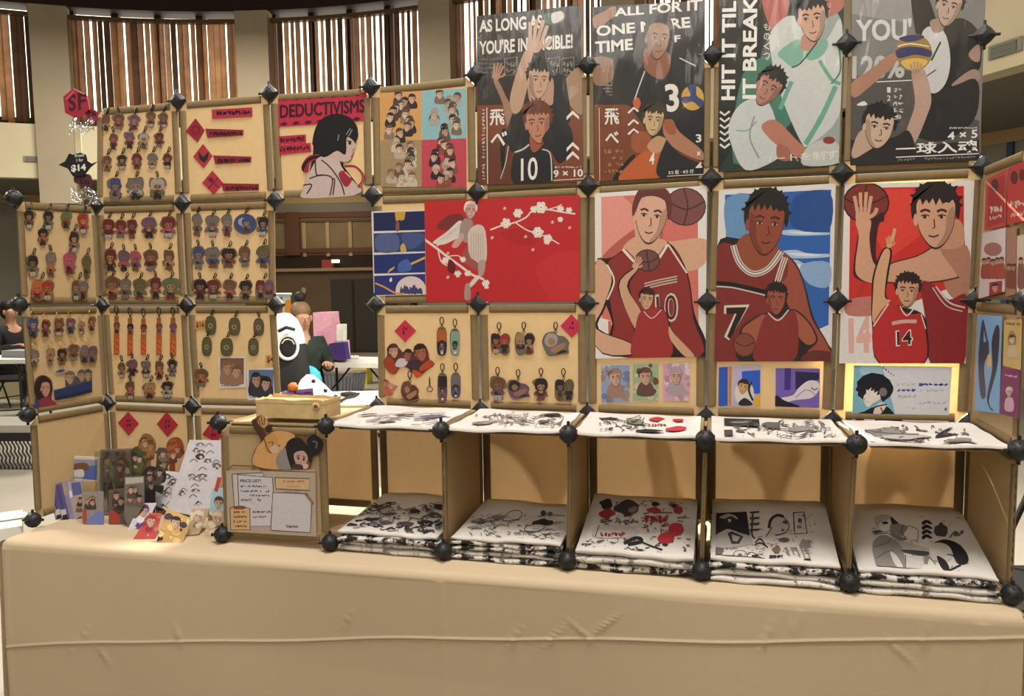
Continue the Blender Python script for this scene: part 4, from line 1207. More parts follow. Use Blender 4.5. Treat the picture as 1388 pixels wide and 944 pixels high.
# small seated figure with a ball
a.P(K1, [(590, 610), (640, 560), (690, 540), (790, 525), (850, 570), (885, 640), (850, 680), (800, 722), (590, 722)])
a.P('#95523c', [(598, 612), (645, 565), (690, 548), (710, 620), (660, 680)]); a.P('#95523c', [(790, 532), (845, 572), (878, 638), (845, 660), (800, 610)])
a.P('#7b2a28', [(690, 545), (740, 560), (795, 530), (812, 620), (790, 722), (650, 722), (655, 640)])
a.Ln('#c7beb6', 5, [(698, 540), (735, 568), (775, 528)]); a.E('#4a2723', 608, 660, 42, 46); a.E('#7a3f30', 608, 660, 38, 42); a.Ln('#3a1f1b', 4, [(575, 650), (610, 665), (645, 650)])
a.face(728, 488, 42, 58, '#8d4a36', '#1c1515', .05, .3, 0, '#3a1d16', True, 63)
a.P('#5c2621', [(830, 700), (870, 680), (935, 690), (934, 722), (830, 722)])
o = done(a); sleeve(o, BACK, Z8, Q, PO, .05)

# -- player print with bright red ground
Z9 = (2.777, 1110, 230)
Q = [(97, 55), (585, 40), (552, 730), (76, 730)]
a = sheet('poster', 'player poster with bright red ground, bare arm lifting brown ball and number 14', 'poster', BACK, Z9, Q, '#c8c3bf', off=PO, group='large sports posters', coat=.15)
a.F('#b32a26', (118, 70), (546, 62), (546, 220), (560, 420), (300, 520), (112, 545))
a.F('#c23a30', (250, 75), (350, 72), (380, 250), (260, 340), (190, 210))
a.P('#a86a60', [(112, 490), (250, 480), (255, 540), (112, 550)])
a.T('#c79a92', '14', [(110, 560), (196, 550), (196, 690), (112, 692)], .06)
a.E(K1, 178, 125, 88, 78); a.E('#6d2c24', 178, 125, 82, 72); a.Ln(K1, 5, [(98, 110), (170, 135), (258, 100)]); a.Ln(K1, 5, [(180, 56), (168, 125), (180, 198)])
a.P('#341a1b', [(190, 190), (240, 160), (245, 195), (225, 210), (215, 330), (250, 400), (215, 430), (140, 410), (130, 360), (150, 220), (140, 190)])
a.P('#b98c72', [(140, 195), (195, 190), (190, 260), (205, 350), (250, 375), (280, 350), (370, 325), (440, 290), (510, 272), (568, 310), (560, 440), (520, 410), (420, 422), (300, 425), (200, 428), (145, 400), (138, 350), (150, 250)])
a.P('#9d6f5a', [(455, 300), (510, 272), (568, 310), (560, 500), (500, 480), (470, 420), (520, 400)])
hand(a, '#b98c72', 165, 165, 58, .05)
a.Ln('#4a2722', 5, [(250, 375), (280, 350), (370, 325), (430, 290)]); a.Ln('#4a2722', 6, [(250, 425), (360, 428), (460, 420), (528, 405)])
a.P('#7c2326', [(385, 425), (440, 440), (490, 490), (560, 480), (546, 730), (420, 730), (400, 560)])
a.Ln('#bdb0a6', 6, [(440, 440), (490, 500), (550, 520)]); a.Ln('#bdb0a6', 4, [(428, 444), (478, 512), (540, 534)])
a.P('#b08268', [(440, 200), (530, 190), (545, 280), (470, 300), (420, 270)])
a.face(440, 175, 92, 118, '#b98d74', '#231b1b', .0, -.65, 0, '#35201c', True, 71)
# small figure pointing up
a.P(K1, [(200, 590), (198, 470), (205, 390), (240, 300), (275, 305), (262, 400), (255, 480), (310, 515), (385, 540), (408, 600), (398, 730), (225, 730)])
a.P('#bd926f', [(206, 580), (204, 470), (212, 390), (244, 305), (268, 310), (254, 400), (248, 480), (270, 500)])
a.P('#a3282a', [(202, 594), (270, 495), (310, 530), (350, 545), (385, 545), (400, 600), (394, 730), (232, 730)])
hand(a, '#bd926f', 265, 280, 22, .1); a.Ln('#bd926f', 12, [(276, 270), (286, 222)])
a.Ln('#c7bbb0', 5, [(262, 505), (205, 590)]); a.Ln('#c7bbb0', 5, [(305, 515), (330, 550), (360, 520)]); a.Ln('#c7bbb0', 4, [(385, 545), (402, 600)])
a.face(335, 455, 50, 62, '#b58a6d', '#2a1c1b', .05, -.3, 0, '#35201c', True, 73)
a.T('#d0c5b8', '14', [(288, 606), (352, 602), (355, 662), (290, 666)], .05); a.T('#3a1516', '14', [(293, 610), (348, 607), (350, 658), (295, 661)], .02)
a.Ln('#b9958a', 14, [(275, 580), (320, 572), (368, 572)]); a.P('#9c2f2b', [(140, 470), (165, 425), (178, 430), (155, 470)])
done(a)

# -- red landscape print with blossom branches
Z7 = (2.95, 490, 240)
Q = [(252, 97), (872, 72), (873, 497), (260, 500)]
a = sheet('poster', 'landscape red print with white blossom branches and a pale crouching figure', 'poster', BACK, Z7, Q, '#a8252a', off=PO, rough=.45)
a.P('#9c2226', [(560, 220), (700, 200), (690, 270), (600, 260)]); a.P('#b02c30', [(700, 350), (870, 300), (870, 490), (760, 495)])
WB = '#c9bfb6'
a.P('#6a2a2a', [(300, 200), (345, 155), (400, 150), (405, 190), (350, 215)])
a.P('#c4bab2', [(288, 258), (340, 220), (390, 175), (402, 190), (385, 240), (330, 270), (296, 268)])
a.P('#8d7a74', [(398, 185), (420, 165), (445, 180), (440, 250), (415, 262), (392, 240)])
a.P('#b8aaa0', [(430, 215), (465, 190), (495, 215), (500, 330), (470, 345), (435, 320), (425, 260)])
a.P('#8d4a45', [(420, 280), (435, 320), (465, 345), (460, 375), (420, 350), (395, 330)])
a.P('#9c8880', [(468, 340), (494, 335), (490, 385), (470, 400)]); a.P('#c4b6aa', [(460, 395), (472, 402), (440, 440), (428, 432)]); a.P('#93817a', [(415, 432), (432, 430), (436, 485), (412, 488)])
a.P('#b48f85', [(372, 255), (400, 225), (410, 240), (385, 280), (362, 280)])
for i in range(6):
    a.Ln('#94867e', 2, [(440 + i * 9, 225), (437 + i * 10, 330)]); a.Ln('#a59a92', 2, [(395 - i * 6, 185 + i * 6), (380 - i * 14, 240 + i * 3)])
a.face(436, 133, 27, 34, '#b89088', '#c9c2bc', .1, .6, 1, '#5a3a36', True, 81)


def blossom(x, y, s, sd):
    r = random.Random(sd)
    for i in range(6):
        t = i * 1.05 + r.uniform(-.3, .3)
        a.E(WB, x + s * .55 * math.cos(t), y + s * .5 * math.sin(t), s * .45, s * .38, t)
    a.E('#d8cfc6', x, y, s * .4, s * .4); a.E('#b04a48', x, y, s * .12, s * .12)


a.Ln(WB, 9, [(252, 250), (300, 285), (345, 320), (400, 360), (440, 390), (490, 410)]); a.Ln(WB, 5, [(305, 285), (320, 340), (360, 360)]); a.Ln(WB, 5, [(300, 275), (350, 255), (390, 240)]); a.Ln(WB, 4, [(345, 318), (385, 315), (415, 335)])
a.Ln(WB, 6, [(515, 212), (560, 195), (620, 180), (660, 160), (685, 135), (740, 130), (800, 140), (855, 148)]); a.Ln(WB, 5, [(615, 182), (660, 212), (700, 225), (750, 245), (790, 268)]); a.Ln(WB, 4, [(740, 132), (780, 120), (800, 110)])
for i, (x, y, s) in enumerate([(718, 122, 26), (626, 145, 20), (577, 185, 22), (705, 222, 24), (745, 245, 18), (795, 128, 15), (830, 132, 13), (335, 335, 16), (385, 388, 15), (405, 330, 13), (425, 385, 14), (497, 425, 16), (742, 258, 14), (795, 170, 12), (690, 130, 16), (500, 440, 10)]):
    blossom(x, y, s, i)
for x, y in ((572, 125), (522, 242), (656, 238), (685, 290), (763, 180), (832, 202), (345, 400), (345, 305)):
    a.P('#c89a8c', [(x - 6, y + 3), (x, y - 6), (x + 7, y), (x, y + 8)])
a.P('#5a1d20', [(350, 330), (375, 350), (370, 385), (345, 375)])
done(a)
# -- blue strip print
Q = [(40, 138), (252, 130), (258, 470), (50, 476)]
a = sheet('art_print', 'print of four dark blue night strips with a moon, left of red blossom print', 'print', BACK, Z7, Q, '#c3bdb8', off=PO - .002)
for i, (y0, y1) in enumerate([(142, 216), (224, 302), (310, 386), (394, 472)]):
    a.F(['#1b2348', '#2a3562', '#202c62', '#26306a'][i], (47 + i, y0 + 2), (252 + i, y0 - 6), (254 + i, y1 - 4), (49 + i, y1 + 1))
a.F('#b08a3a', (133, 140), (176, 137), (172, 170), (160, 175), (150, 172), (138, 178)); a.P('#7a4a3a', [(138, 185), (150, 180), (150, 214), (138, 215)])
a.P('#b58f3e', [(155, 280), (168, 265), (180, 295), (160, 302)]); a.P('#4a557c', [(60, 235), (140, 228), (145, 295), (65, 298)]); a.P('#3c4a78', [(160, 230), (245, 228), (245, 260), (190, 290)])
a.Ln('#b5923f', 9, [(190, 352), (256, 322)]); a.Ln('#b5923f', 5, [(105, 382), (128, 366)]); a.Ln('#b5923f', 5, [(110, 374), (132, 360)]); a.P('#3d5796', [(150, 345), (185, 330), (200, 370), (150, 380)])
a.q = [a.c(p) for p in [(50, 394), (255, 388), (257, 470), (52, 472)]]
a.E('#c3b3ae', 198, 455, 62, 58)
for i in range(14):
    r = random.Random(i); a.P('#3a3a62', [(150 + i * 6.2 + r.uniform(-5, 5), 455 + r.uniform(-18, 12)), (158 + i * 6.2, 440 + r.uniform(-12, 12)), (164 + i * 6.2, 458 + r.uniform(-8, 10)), (155 + i * 6.2, 468)])
a.Ln('#b58a4a', 7, [(55, 425), (90, 440), (130, 462), (170, 470)]); a.P('#c9c4c8', [(112, 410), (120, 402), (122, 416), (114, 420)])
done(a)

# -- the stall's own banner print: bobbed hair figure in profile
ZB = (6.093, 370, 120)
Q = [(48, 75), (768, 25), (775, 880), (250, 912), (50, 900)][:4]
a = Art(FACE, ZB, .003); a.prism([FACE.at(*a.c(p), .0022) for p in [(42, 85), (770, 30), (775, 268), (45, 320)]], FACE.n * .0008, mat('#a8283f', .5))
a.off = .0035; a.meta = ('sign', 'red and black sign lettered DEDUCTIVISMS above a black bobbed head', 'sign', None)
RD = '#a5283f'
for i in range(7):
    x = 70 + i * 100
    a.P('#3a1824', [(x, 92 - i * 6.5), (x + 30, 80 - i * 6.5), (x + 56, 88 - i * 6.5), (x + 30, 100 - i * 6.5)]); a.P('#3a1824', [(x - 10, 296 - i * 7), (x + 22, 278 - i * 7), (x + 50, 290 - i * 7), (x + 20, 306 - i * 7)])
for dx, dy in ((-4, 0), (4, 0), (0, -3), (0, 3)):
    a.T('#33141f', 'DEDUCTIVISMS', [(59 + dx, 138 + dy), (756 + dx, 90 + dy), (756 + dx, 194 + dy), (61 + dx, 242 + dy)], .0)
done(a)
for nm, Q, s in (('upper', [(40, 396), (272, 380), (274, 452), (42, 466)], 5), ('lower', [(42, 472), (312, 450), (316, 525), (44, 552)], 9)):
    a = sheet('note', '%s red strip of small dark lettering left of the bobbed head' % nm, 'note', FACE, ZB, Q, '#a5283f', off=.002)
    a.scrib('#4a1826', Q[0][0] + 14, Q[0][1] + 12, Q[1][0] - 10, Q[0][1] + 54, 9, 7, s, -.06); a.scrib('#4a1826', Q[0][0] + 14, Q[0][1] + 12, Q[1][0] - 10, Q[0][1] + 54, 9, 5, s + 1, -.06)
    done(a)
a = Art(FACE, ZB, .0045)
body = [(255, 905), (245, 840), (280, 740), (340, 620), (380, 570), (450, 560), (540, 590), (570, 650), (640, 740), (700, 800), (730, 840), (700, 870), (600, 890)]
out = cr([(530, 205), (640, 240), (700, 330), (690, 420), (672, 500), (640, 600), (580, 612)], 3, False) + cr(body[::-1], 3, False) + cr([(330, 560), (335, 470), (328, 430), (355, 320), (420, 240), (530, 205)], 3, False)
a.prism([FACE.at(*a.c(p), .0036) for p in out], FACE.n * .0012, mat('#171518', .5)); a.off = .0050
a.meta = ('cutout', 'paper cutout of a black bobbed head in profile with white jacket, under the red sign', 'cutout', None)
a.P('#8c2430', [(250, 690), (236, 640), (290, 560), (380, 545), (400, 575), (310, 610), (290, 690)]); a.P('#161417', [(240, 640), (300, 570), (390, 550), (380, 570), (300, 600), (262, 660), (250, 690)])
a.P('#b3a09a', body); a.P('#b39a90', [(455, 555), (530, 500), (600, 400), (670, 440), (680, 495), (660, 530), (635, 595), (580, 608), (520, 585)])
a.P('#141316', [(530, 208), (630, 240), (690, 320), (705, 380), (690, 430), (660, 420), (610, 405), (600, 545), (530, 515), (450, 560), (400, 560), (330, 470), (328, 430), (355, 320), (420, 240)])
for p in ([(655, 340), (625, 395)], [(640, 330), (605, 380)], [(545, 380), (535, 430)]):
    a.Ln('#8a807c', 7, p)
a.Ln('#1c1518', 9, [(610, 430), (650, 440)]); a.E('#1c1518', 634, 452, 12, 14); a.Ln('#5a3a38', 5, [(672, 500), (655, 515)]); a.Ln('#5a3a38', 6, [(640, 560), (655, 562)])
for p in ([(350, 600), (360, 710), (420, 715)], [(300, 745), (400, 715), (490, 745), (470, 885)], [(400, 590), (480, 660), (560, 780), (590, 880)], [(250, 800), (320, 795), (280, 870)], [(490, 745), (510, 760), (495, 880)]):
    a.Ln('#191618', 10, p)
a.P('#8c2434', [(540, 710), (590, 680), (655, 745), (600, 815)]); a.Ln('#c0b4b0', 8, [(595, 690), (640, 735)])
a.Ln('#a32a30', 16, [(590, 645), (680, 650), (735, 710), (735, 770), (700, 810)]); a.Ln('#1a1618', 6, [(585, 640), (680, 642), (748, 712), (748, 780), (705, 822)])
done(a)

# -- four coloured print with small crowds
ZC = (3.371, 350, 0)
Q = [(555, 425), (950, 405), (952, 855), (560, 855)]
a = sheet('art_print', 'square print in orange, blue, tan and red quarters with crowds of small heads', 'print', BACK, ZC, Q, '#b09070', off=PO - .003)
q4 = [('#bb8a52', (555, 425), (747, 415), (747, 640), (557, 642)), ('#7ba2a6', (747, 415), (950, 405), (951, 632), (747, 640)), ('#8f7a58', (557, 642), (747, 640), (747, 855), (560, 855)), ('#a83d4a', (747, 640), (951, 632), (952, 855), (747, 855))]
for c_, *pp in q4:
    a.F(c_, *pp)
r = random.Random(77)
for qi, (cx, cy) in enumerate([(650, 535), (852, 528), (655, 750), (850, 745)]):
    for i in range(13):
        x = cx + r.uniform(-58, 58); y = cy - 88 + i * 14.2
        if i in (0, 12):
            x = cx + r.uniform(-25, 25)
        a.P(r.choice([['#4a332a', '#7a6656', '#2c2422'], ['#8d928a', '#4d4a48', '#6a5a50'], ['#a39684', '#5a4a3c', '#b0a492'], ['#5a2226', '#2c2022', '#7c4038']][qi]), [(x - 24, y + 30), (x - 20, y + 2), (x, y - 4), (x + 20, y + 4), (x + 24, y + 32), (x, y + 36)])
        a.face(x, y - 8, 17, 22, r.choice(['#b79780', '#a5836c', '#c0a690']), r.choice([['#2a211e', '#4a3a30', '#5d4632'], ['#23211f', '#8b857c', '#4a4038'], ['#a59a86', '#3a2e28', '#6b5a48'], ['#1f1a1b', '#57302c', '#a89a92']][qi]), r.uniform(-.3, .3), 0, 0, '#2a1d1a', True, i)
done(a)

# -- red diamond notes
ZD = (6.743, 240, 130)


def diamond(pl, z, pts, label, sd, glyph=True, group='red diamond notes', off=.002, tail=None, hx='#a02c3c'):
    cx = sum(p[0] for p in pts) / 4; cy = sum(p[1] for p in pts) / 4
    a = sheet('note', label, 'note', pl, z, pts, hx, off=off, group=group)
    s = abs(pts[1][0] - pts[3][0]) / 8
    if glyph:
        for j in range(2):
            a.scrib('#4c1822', cx - s, cy - s * 1.7 + j * s * 1.7, cx + s, cy - s * .3 + j * s * 1.7, 2, s * .28, sd + j)
    return a


a = diamond(FACE, ZD, [(170, 205), (252, 315), (185, 425), (80, 325)], 'plain dark red diamond note, uppermost of three on the label board', 1, False, hx='#8a2130')
a.E('#6d1a28', 170, 315, 40, 45); a.E('#8a2130', 170, 315, 24, 28); done(a)
a = diamond(FACE, ZD, [(238, 440), (325, 550), (242, 662), (148, 558)], 'red diamond note with a black notched shape, middle of the label board', 2, False)
a.F('#1f2622', (190, 505), (240, 560), (292, 505), (282, 575), (250, 615), (205, 580)); done(a)
a = diamond(FACE, ZD, [(325, 685), (425, 800), (335, 902), (230, 797)], 'red diamond note crossed by dark lines, lowest on the label board', 3, False)
a.Ln('#5a1824', 9, [(272, 745), (395, 850)]); a.Ln('#5a1824', 9, [(385, 735), (280, 855)]); a.E('#5a1824', 310, 770, 22, 22); done(a)
for Q, lab, sd in (([(318, 126), (687, 105), (690, 190), (322, 213)], 'red label strip with dark lettering at top of the diamond board', 4),
                   ([(258, 300), (608, 312), (605, 362), (280, 385)], 'short maroon label strip beside the uppermost diamond note', 6),
                   ([(330, 545), (678, 556), (678, 608), (352, 626)], 'short maroon label strip beside the middle diamond note', 8),
                   ([(405, 800), (748, 806), (748, 862), (424, 875)], 'short maroon label strip beside the lowest diamond note', 10)):
    a = sheet('label_strip', lab, 'label', FACE, ZD, Q, '#a03044' if sd == 4 else '#7d2632', off=.0036, group='red label strips')
    y = (Q[0][1] + Q[1][1]) / 2
    a.scrib('#3c1220', Q[0][0] + 40, y + 22, Q[1][0] - 12, y + 62, 11, 8, sd, -.03 if sd == 4 else 0)
    a.scrib('#3c1220', Q[0][0] + 40, y + 22, Q[1][0] - 12, y + 62, 11, 7, sd + 1, -.03 if sd == 4 else 0)
    done(a)
ZL = (3.932, 0, 540)
a = diamond(FACE, ZL, [(684, 72), (741, 135), (686, 200), (629, 132)], 'red diamond note under the orange strap keychains, left of a pair', 20); done(a)
a = diamond(FACE, ZL, [(889, 72), (950, 143), (894, 207), (836, 138)], 'red diamond note under the orange strap keychains, right of a pair', 22); done(a)
a = diamond(FACE, ZL, [(1128, 125), (1200, 190), (1150, 235), (1078, 195)], 'red diamond note half hidden behind the price board', 24); done(a)
a = diamond(FACE, Z3a, [(287, 155), (385, 250), (288, 355), (193, 255)], 'bright red diamond note over the sticker cluster', 26, hx='#b02c46'); done(a)
a = diamond(FACE, Z4a, [(812, 105), (915, 212), (815, 315), (713, 210)], 'bright red diamond note beside the seven dark charms', 28, hx='#b02c46'); done(a)

# -- small framed prints under the posters
def small(z, quad, label, fn, paper='#b9aea6', off=.002, cat='print', name='art_print'):
    a = sheet(name, label, cat, FACE, z, quad, paper, off=off); fn(a); done(a)


def cloudy(cols, sd, x0, y0, x1, y1):
    def f(a):
        r = random.Random(sd)
        a.F(cols[0], (x0, y0), (x1, y0), (x1, y1), (x0, y1))
        for i in range(26):
            x, y = r.uniform(x0, x1), r.uniform(y0, y1); s = r.uniform(6, 16)
            a.P(cols[1 + r.randrange(len(cols) - 1)], [(x + s * r.uniform(.6, 1.2) * math.cos(t), y + s * r.uniform(.6, 1.2) * math.sin(t)) for t in [k * 1.05 for k in range(6)]])
        cx, cy = (x0 + x1) / 2, (y0 + y1) / 2
        a.P(cols[-1], [(cx - 30, y1 - 22), (cx - 24, cy + 5), (cx, cy - 6), (cx + 24, cy + 6), (cx + 32, y1 - 22)])
        a.face(cx, cy - 22, 26, 32, '#b3917e', cols[-1], .05 * sd % 1 - .2, 0, 0, '#3a2a28', True, sd)
    return f


small(Z8, [(68, 735), (176, 732), (178, 876), (70, 878)], 'small blue grey print, leftmost of three under the pink player poster', cloudy(['#7d8fae', '#a8afc0', '#8a7a74', '#5f6f96', '#8d6f60'], 1, 70, 736, 176, 876))
small(Z8, [(186, 732), (284, 730), (286, 872), (188, 874)], 'small green print, middle of three under the pink player poster', cloudy(['#8aa07c', '#a8b39a', '#6c7c5a', '#b0a89c', '#5a4038'], 2, 188, 733, 284, 872))
small(Z8, [(300, 730), (402, 727), (404, 870), (302, 872)], 'small pink print, rightmost of three under the pink player poster', cloudy(['#b98fa0', '#c4aab4', '#a8758c', '#bdb6bc', '#9a8a92'], 3, 302, 731, 402, 870))


def blue_print(a):
    a.F('#2f50a8', (512, 745), (546, 743), (546, 890), (510, 892)); a.F('#b3762f', (548, 742), (562, 742), (558, 890), (548, 890)); a.F('#a8a2ba', (566, 742), (668, 738), (668, 888), (560, 890))
    a.F('#2f54b4', (598, 760), (668, 755), (668, 850), (600, 830)); a.E('#c6bfb4', 608, 842, 36, 50); a.P('#2a2430', [(585, 880), (610, 860), (640, 885), (600, 890)])
    a.P('#c39a3a', [(655, 850), (668, 845), (668, 886), (640, 885)]); a.face(604, 818, 22, 26, '#c09a60', '#2b2530', .2, -.4, 0, '#2a2430', True, 9); a.Ln('#2b2530', 8, [(635, 800), (625, 830), (640, 870)])


small(Z8, [(510, 740), (670, 735), (668, 890), (508, 892)], 'small bright blue print with orange edge under the blue sky player poster', blue_print)


def purple_print(a):
    a.F('#6a55a0', (726, 748), (892, 750), (890, 898), (726, 892)); a.F('#3b2f78', (760, 748), (784, 748), (782, 830), (758, 830)); a.F('#2a2148', (800, 760), (890, 765), (890, 790), (850, 800), (800, 830))
    a.P('#c4bcc0', [(742, 862), (790, 850), (815, 820), (850, 795), (885, 800), (888, 830), (860, 860), (800, 868), (750, 880)]); a.P('#1d1828', [(726, 850), (760, 870), (815, 890), (800, 897), (726, 892)])
    a.Ln('#4a3f5a', 4, [(860, 820), (872, 830), (884, 822)]); a.Ln('#8d84a0', 4, [(800, 860), (840, 830), (880, 850)])


small(Z8, [(724, 748), (894, 748), (890, 898), (724, 892)], 'small purple print with a white draped form under the blue sky player poster', purple_print)
ZT = (7.711, 1140, 485)


def letter(a):
    a.F('#6fa3b5', (135, 82), (415, 84), (470, 220), (560, 560), (560, 640), (115, 660))
    a.P('#8fb5c0', [(200, 100), (400, 100), (420, 200), (250, 200)])
    a.P('#16161f', [(165, 668), (170, 590), (250, 560), (340, 520), (380, 600), (470, 510), (560, 590), (650, 690), (340, 690)])
    a.P('#c7bdb2', [(340, 560), (400, 470), (470, 490), (440, 560), (360, 620)]); a.P('#d0c6ba', [(230, 660), (300, 610), (350, 640), (340, 680), (240, 680)])
    a.Ln('#16161f', 14, [(260, 560), (380, 510), (480, 488)]); a.Ln('#16161f', 12, [(415, 520), (440, 580)])
    a.P('#d0c6ba', [(225, 370), (300, 300), (400, 330), (420, 420), (330, 480), (280, 518), (240, 460)])
    a.P('#15151e', [(320, 158), (430, 175), (510, 235), (548, 310), (545, 350), (520, 400), (440, 465), (418, 440), (405, 385), (372, 395), (385, 350), (350, 370), (345, 330), (312, 352), (318, 310), (282, 345), (265, 330), (262, 375), (238, 400), (232, 440), (205, 418), (172, 395), (180, 360), (150, 340), (168, 300), (165, 255), (230, 190)], False)
    a.E('#6d6560', 440, 360, 42, 46); a.Ln('#2a2430', 7, [(310, 335), (345, 345)]); a.Ln('#5a4a48', 5, [(262, 462), (298, 464)]); a.Ln('#5a4a48', 4, [(250, 420), (240, 440), (255, 446)])
    for i in range(5):
        a.P(['#3a4f9a', '#2f3c6a'][i % 2], [(430 + i * 28, 110 + i * 18), (445 + i * 26, 96 + i * 20), (452 + i * 26, 118 + i * 20)])
    for ri, (y, x0, x1, bold) in enumerate([(280, 580, 780, 0), (282, 810, 1130, 1), (340, 575, 790, 1), (345, 825, 1130, 0), (402, 590, 800, 0), (472, 800, 1100, 0)]):
        n = int((x1 - x0) / 46)
        a.scrib('#3d4f9c' if bold else '#9aa0b0', x0, y - 14, x1, y + 14, n, 9 if bold else 4, ri + 70)
        if bold:
            a.scrib('#3d4f9c', x0, y - 12, x1, y + 12, n, 8, ri + 170)
    a.P('#3d4f9c', [(1080, 548), (1095, 520), (1108, 548)]); a.E('#9aa0b0', 760, 530, 10, 8)


small(ZT, [(135, 82), (1160, 95), (1120, 720), (112, 668)], 'pale card with blue lettering and dark haired profile under the bright red poster', letter, '#c4c3c6', .0024)

# -- photos, price tags and stickers on the third row second board
Zp = (3.046, 240, 250)


def photo(cols, sd, x0, y0, x1, y1, hair):
    def f(a):
        a.F(cols[0], (x0 + 6, y0 + 6), (x1 - 6, y0 + 6), (x1 - 6, y1 - 14), (x0 + 6, y1 - 14))
        a.P(cols[1], [(x0 + 10, y1 - 16), (x0 + 12, y0 + 50), (x0 + 40, y0 + 30), (x1 - 30, y0 + 40), (x1 - 10, y1 - 16)])
        w = x1 - x0
        a.face(x0 + w * .33, y0 + 50, 20, 30, '#a5806a', hair[0], -.1, 0, 0, '#2a1d1a', True, sd); a.face(x0 + w * .68, y0 + 66, 20, 28, '#ad8a74', hair[1], .12, 0, 0, '#2a1d1a', True, sd + 1)
        a.scrib('#4a4444', x0 + 10, y1 - 11, x1 - 20, y1 - 5, 12, 1.5, sd)
    return f


small(Zp, [(172, 714), (282, 712), (284, 838), (174, 842)], 'brown toned photo print with white border under the olive tags', photo(['#6d5142', '#8a6a55'], 3, 172, 712, 282, 840, ('#7a5a3e', '#6a4a36')), '#c6c2c0')
small(Zp, [(290, 768), (405, 755), (405, 882), (292, 892)], 'blue toned photo print of two dark heads with white border', photo(['#4f688a', '#33303c'], 7, 290, 760, 404, 888, ('#2b2322', '#211d20')), '#c3c3c8')
small(Zp, [(72, 565), (116, 562), (116, 598), (74, 600)], 'tiny orange price tag left of the olive tags', lambda a: a.T('#5a2a14', '$16', [(77, 570), (112, 568), (112, 593), (78, 595)], .03), '#b88350', cat='tag', name='price_tag')
small(Zp, [(366, 706), (402, 704), (402, 744), (366, 746)], 'tiny tan price tag above the blue toned photo', lambda a: a.T('#5a2a14', '$4', [(370, 712), (398, 710), (398, 738), (371, 740)], .03), '#b98f5e', cat='tag', name='price_tag')


def sticker(name, label, cat, pl, z, outline, fn, base='#c0b5a8', off=.002, thick=.0014, group=None, smooth=True):
    a = Art(pl, z, off + thick); pts = [a.c(p) for p in outline]; pts = cr(pts, 3) if smooth else pts
    a.prism([pl.at(x, y, off) for x, y in pts], pl.n * thick, mat(base, .35)); a.meta = (name, label, cat, group); fn(a); return done(a)


def cluster(a):
    a.P('#8d3a26', [(98, 520), (150, 480), (200, 540), (215, 600), (175, 632), (130, 600)]); a.P('#b4aeb0', [(200, 560), (230, 500), (290, 500), (310, 540), (260, 575)])
    a.P('#3a2630', [(300, 560), (350, 510), (430, 520), (440, 600), (380, 640)]); a.P('#a03e24', [(420, 570), (500, 510), (540, 540), (480, 590), (420, 610)]); a.P('#b3441f', [(350, 600), (400, 610), (440, 640), (400, 665), (370, 650)])
    a.face(186, 432, 46, 60, '#b5907c', '#4a2a32', -.1, .2, 0, '#3a201c', True, 1); a.face(312, 470, 38, 52, '#8a5a46', '#2d1f1c', .1, 0, 0, '#3a201c', True, 2); a.face(425, 448, 58, 74, '#9a5640', '#241a1a', -.15, .6, 0, '#3a201c', True, 3)


sticker('sticker', 'die cut sticker cluster of three player heads under a red diamond note', 'sticker', FACE, Z3a, [(98, 520), (130, 470), (130, 400), (190, 372), (240, 410), (270, 440), (310, 418), (360, 440), (375, 385), (440, 372), (490, 430), (505, 510), (550, 545), (470, 610), (400, 668), (350, 620), (300, 575), (240, 580), (210, 625), (170, 636), (120, 590)], cluster, '#5a302a')
sticker('sticker', 'small pinkish sticker of two heads at the lower left of the tall charm board', 'sticker', FACE, Z3a, [(80, 720), (110, 680), (140, 690), (170, 720), (225, 740), (190, 775), (175, 820), (130, 828), (92, 780)],
        lambda a: (a.P('#a45842', [(92, 760), (140, 745), (175, 810), (130, 825)]), a.face(110, 715, 24, 30, '#a9765e', '#6b3a34', 0, 0, 0, '#4a2a22', True, 4), a.face(165, 745, 22, 26, '#b99a8c', '#a48c84', 0, 0, 0, '#4a2a22', True, 5)), '#a8705a')
b = MB(); c0 = FACE.at(505 / 6.513 + 505, 770 / 6.513 + 410, .004)
b.tube([c0 + V((.0095 * math.cos(t), 0, .0085 * math.sin(t) + .001)) for t in [i * math.pi / 8 for i in range(16)]], .0013, msteel, 6, True); b.tube([c0 + V((0, 0, .010)), c0 + V((0, 0, .032)), c0 + V((.0, 0, .042))], [.0022, .0022, .0008], msteel, 7)
tag(b.build('key_ring'), 'bare dark metal key ring between sticker and tall charms', 'key ring')
sticker('sticker', 'large bust sticker with long black hair and maroon top, left wing', 'sticker', WING, Z5, [(145, 925), (150, 880), (140, 840), (150, 800), (180, 788), (212, 810), (215, 855), (212, 890), (238, 915), (190, 922)],
        lambda a: (a.P('#7a2f3a', [(140, 925), (155, 890), (200, 880), (238, 915), (190, 922)]), a.P('#2c3a66', [(138, 905), (155, 880), (165, 920), (142, 924)]), a.P('#231c1e', [(150, 880), (142, 830), (180, 790), (214, 830), (212, 858), (160, 890)]), a.face(188, 842, 24, 36, '#ab8070', '#231c1e', 0, .5, 1, '#3a2420', True, 6)), '#5a2d33')
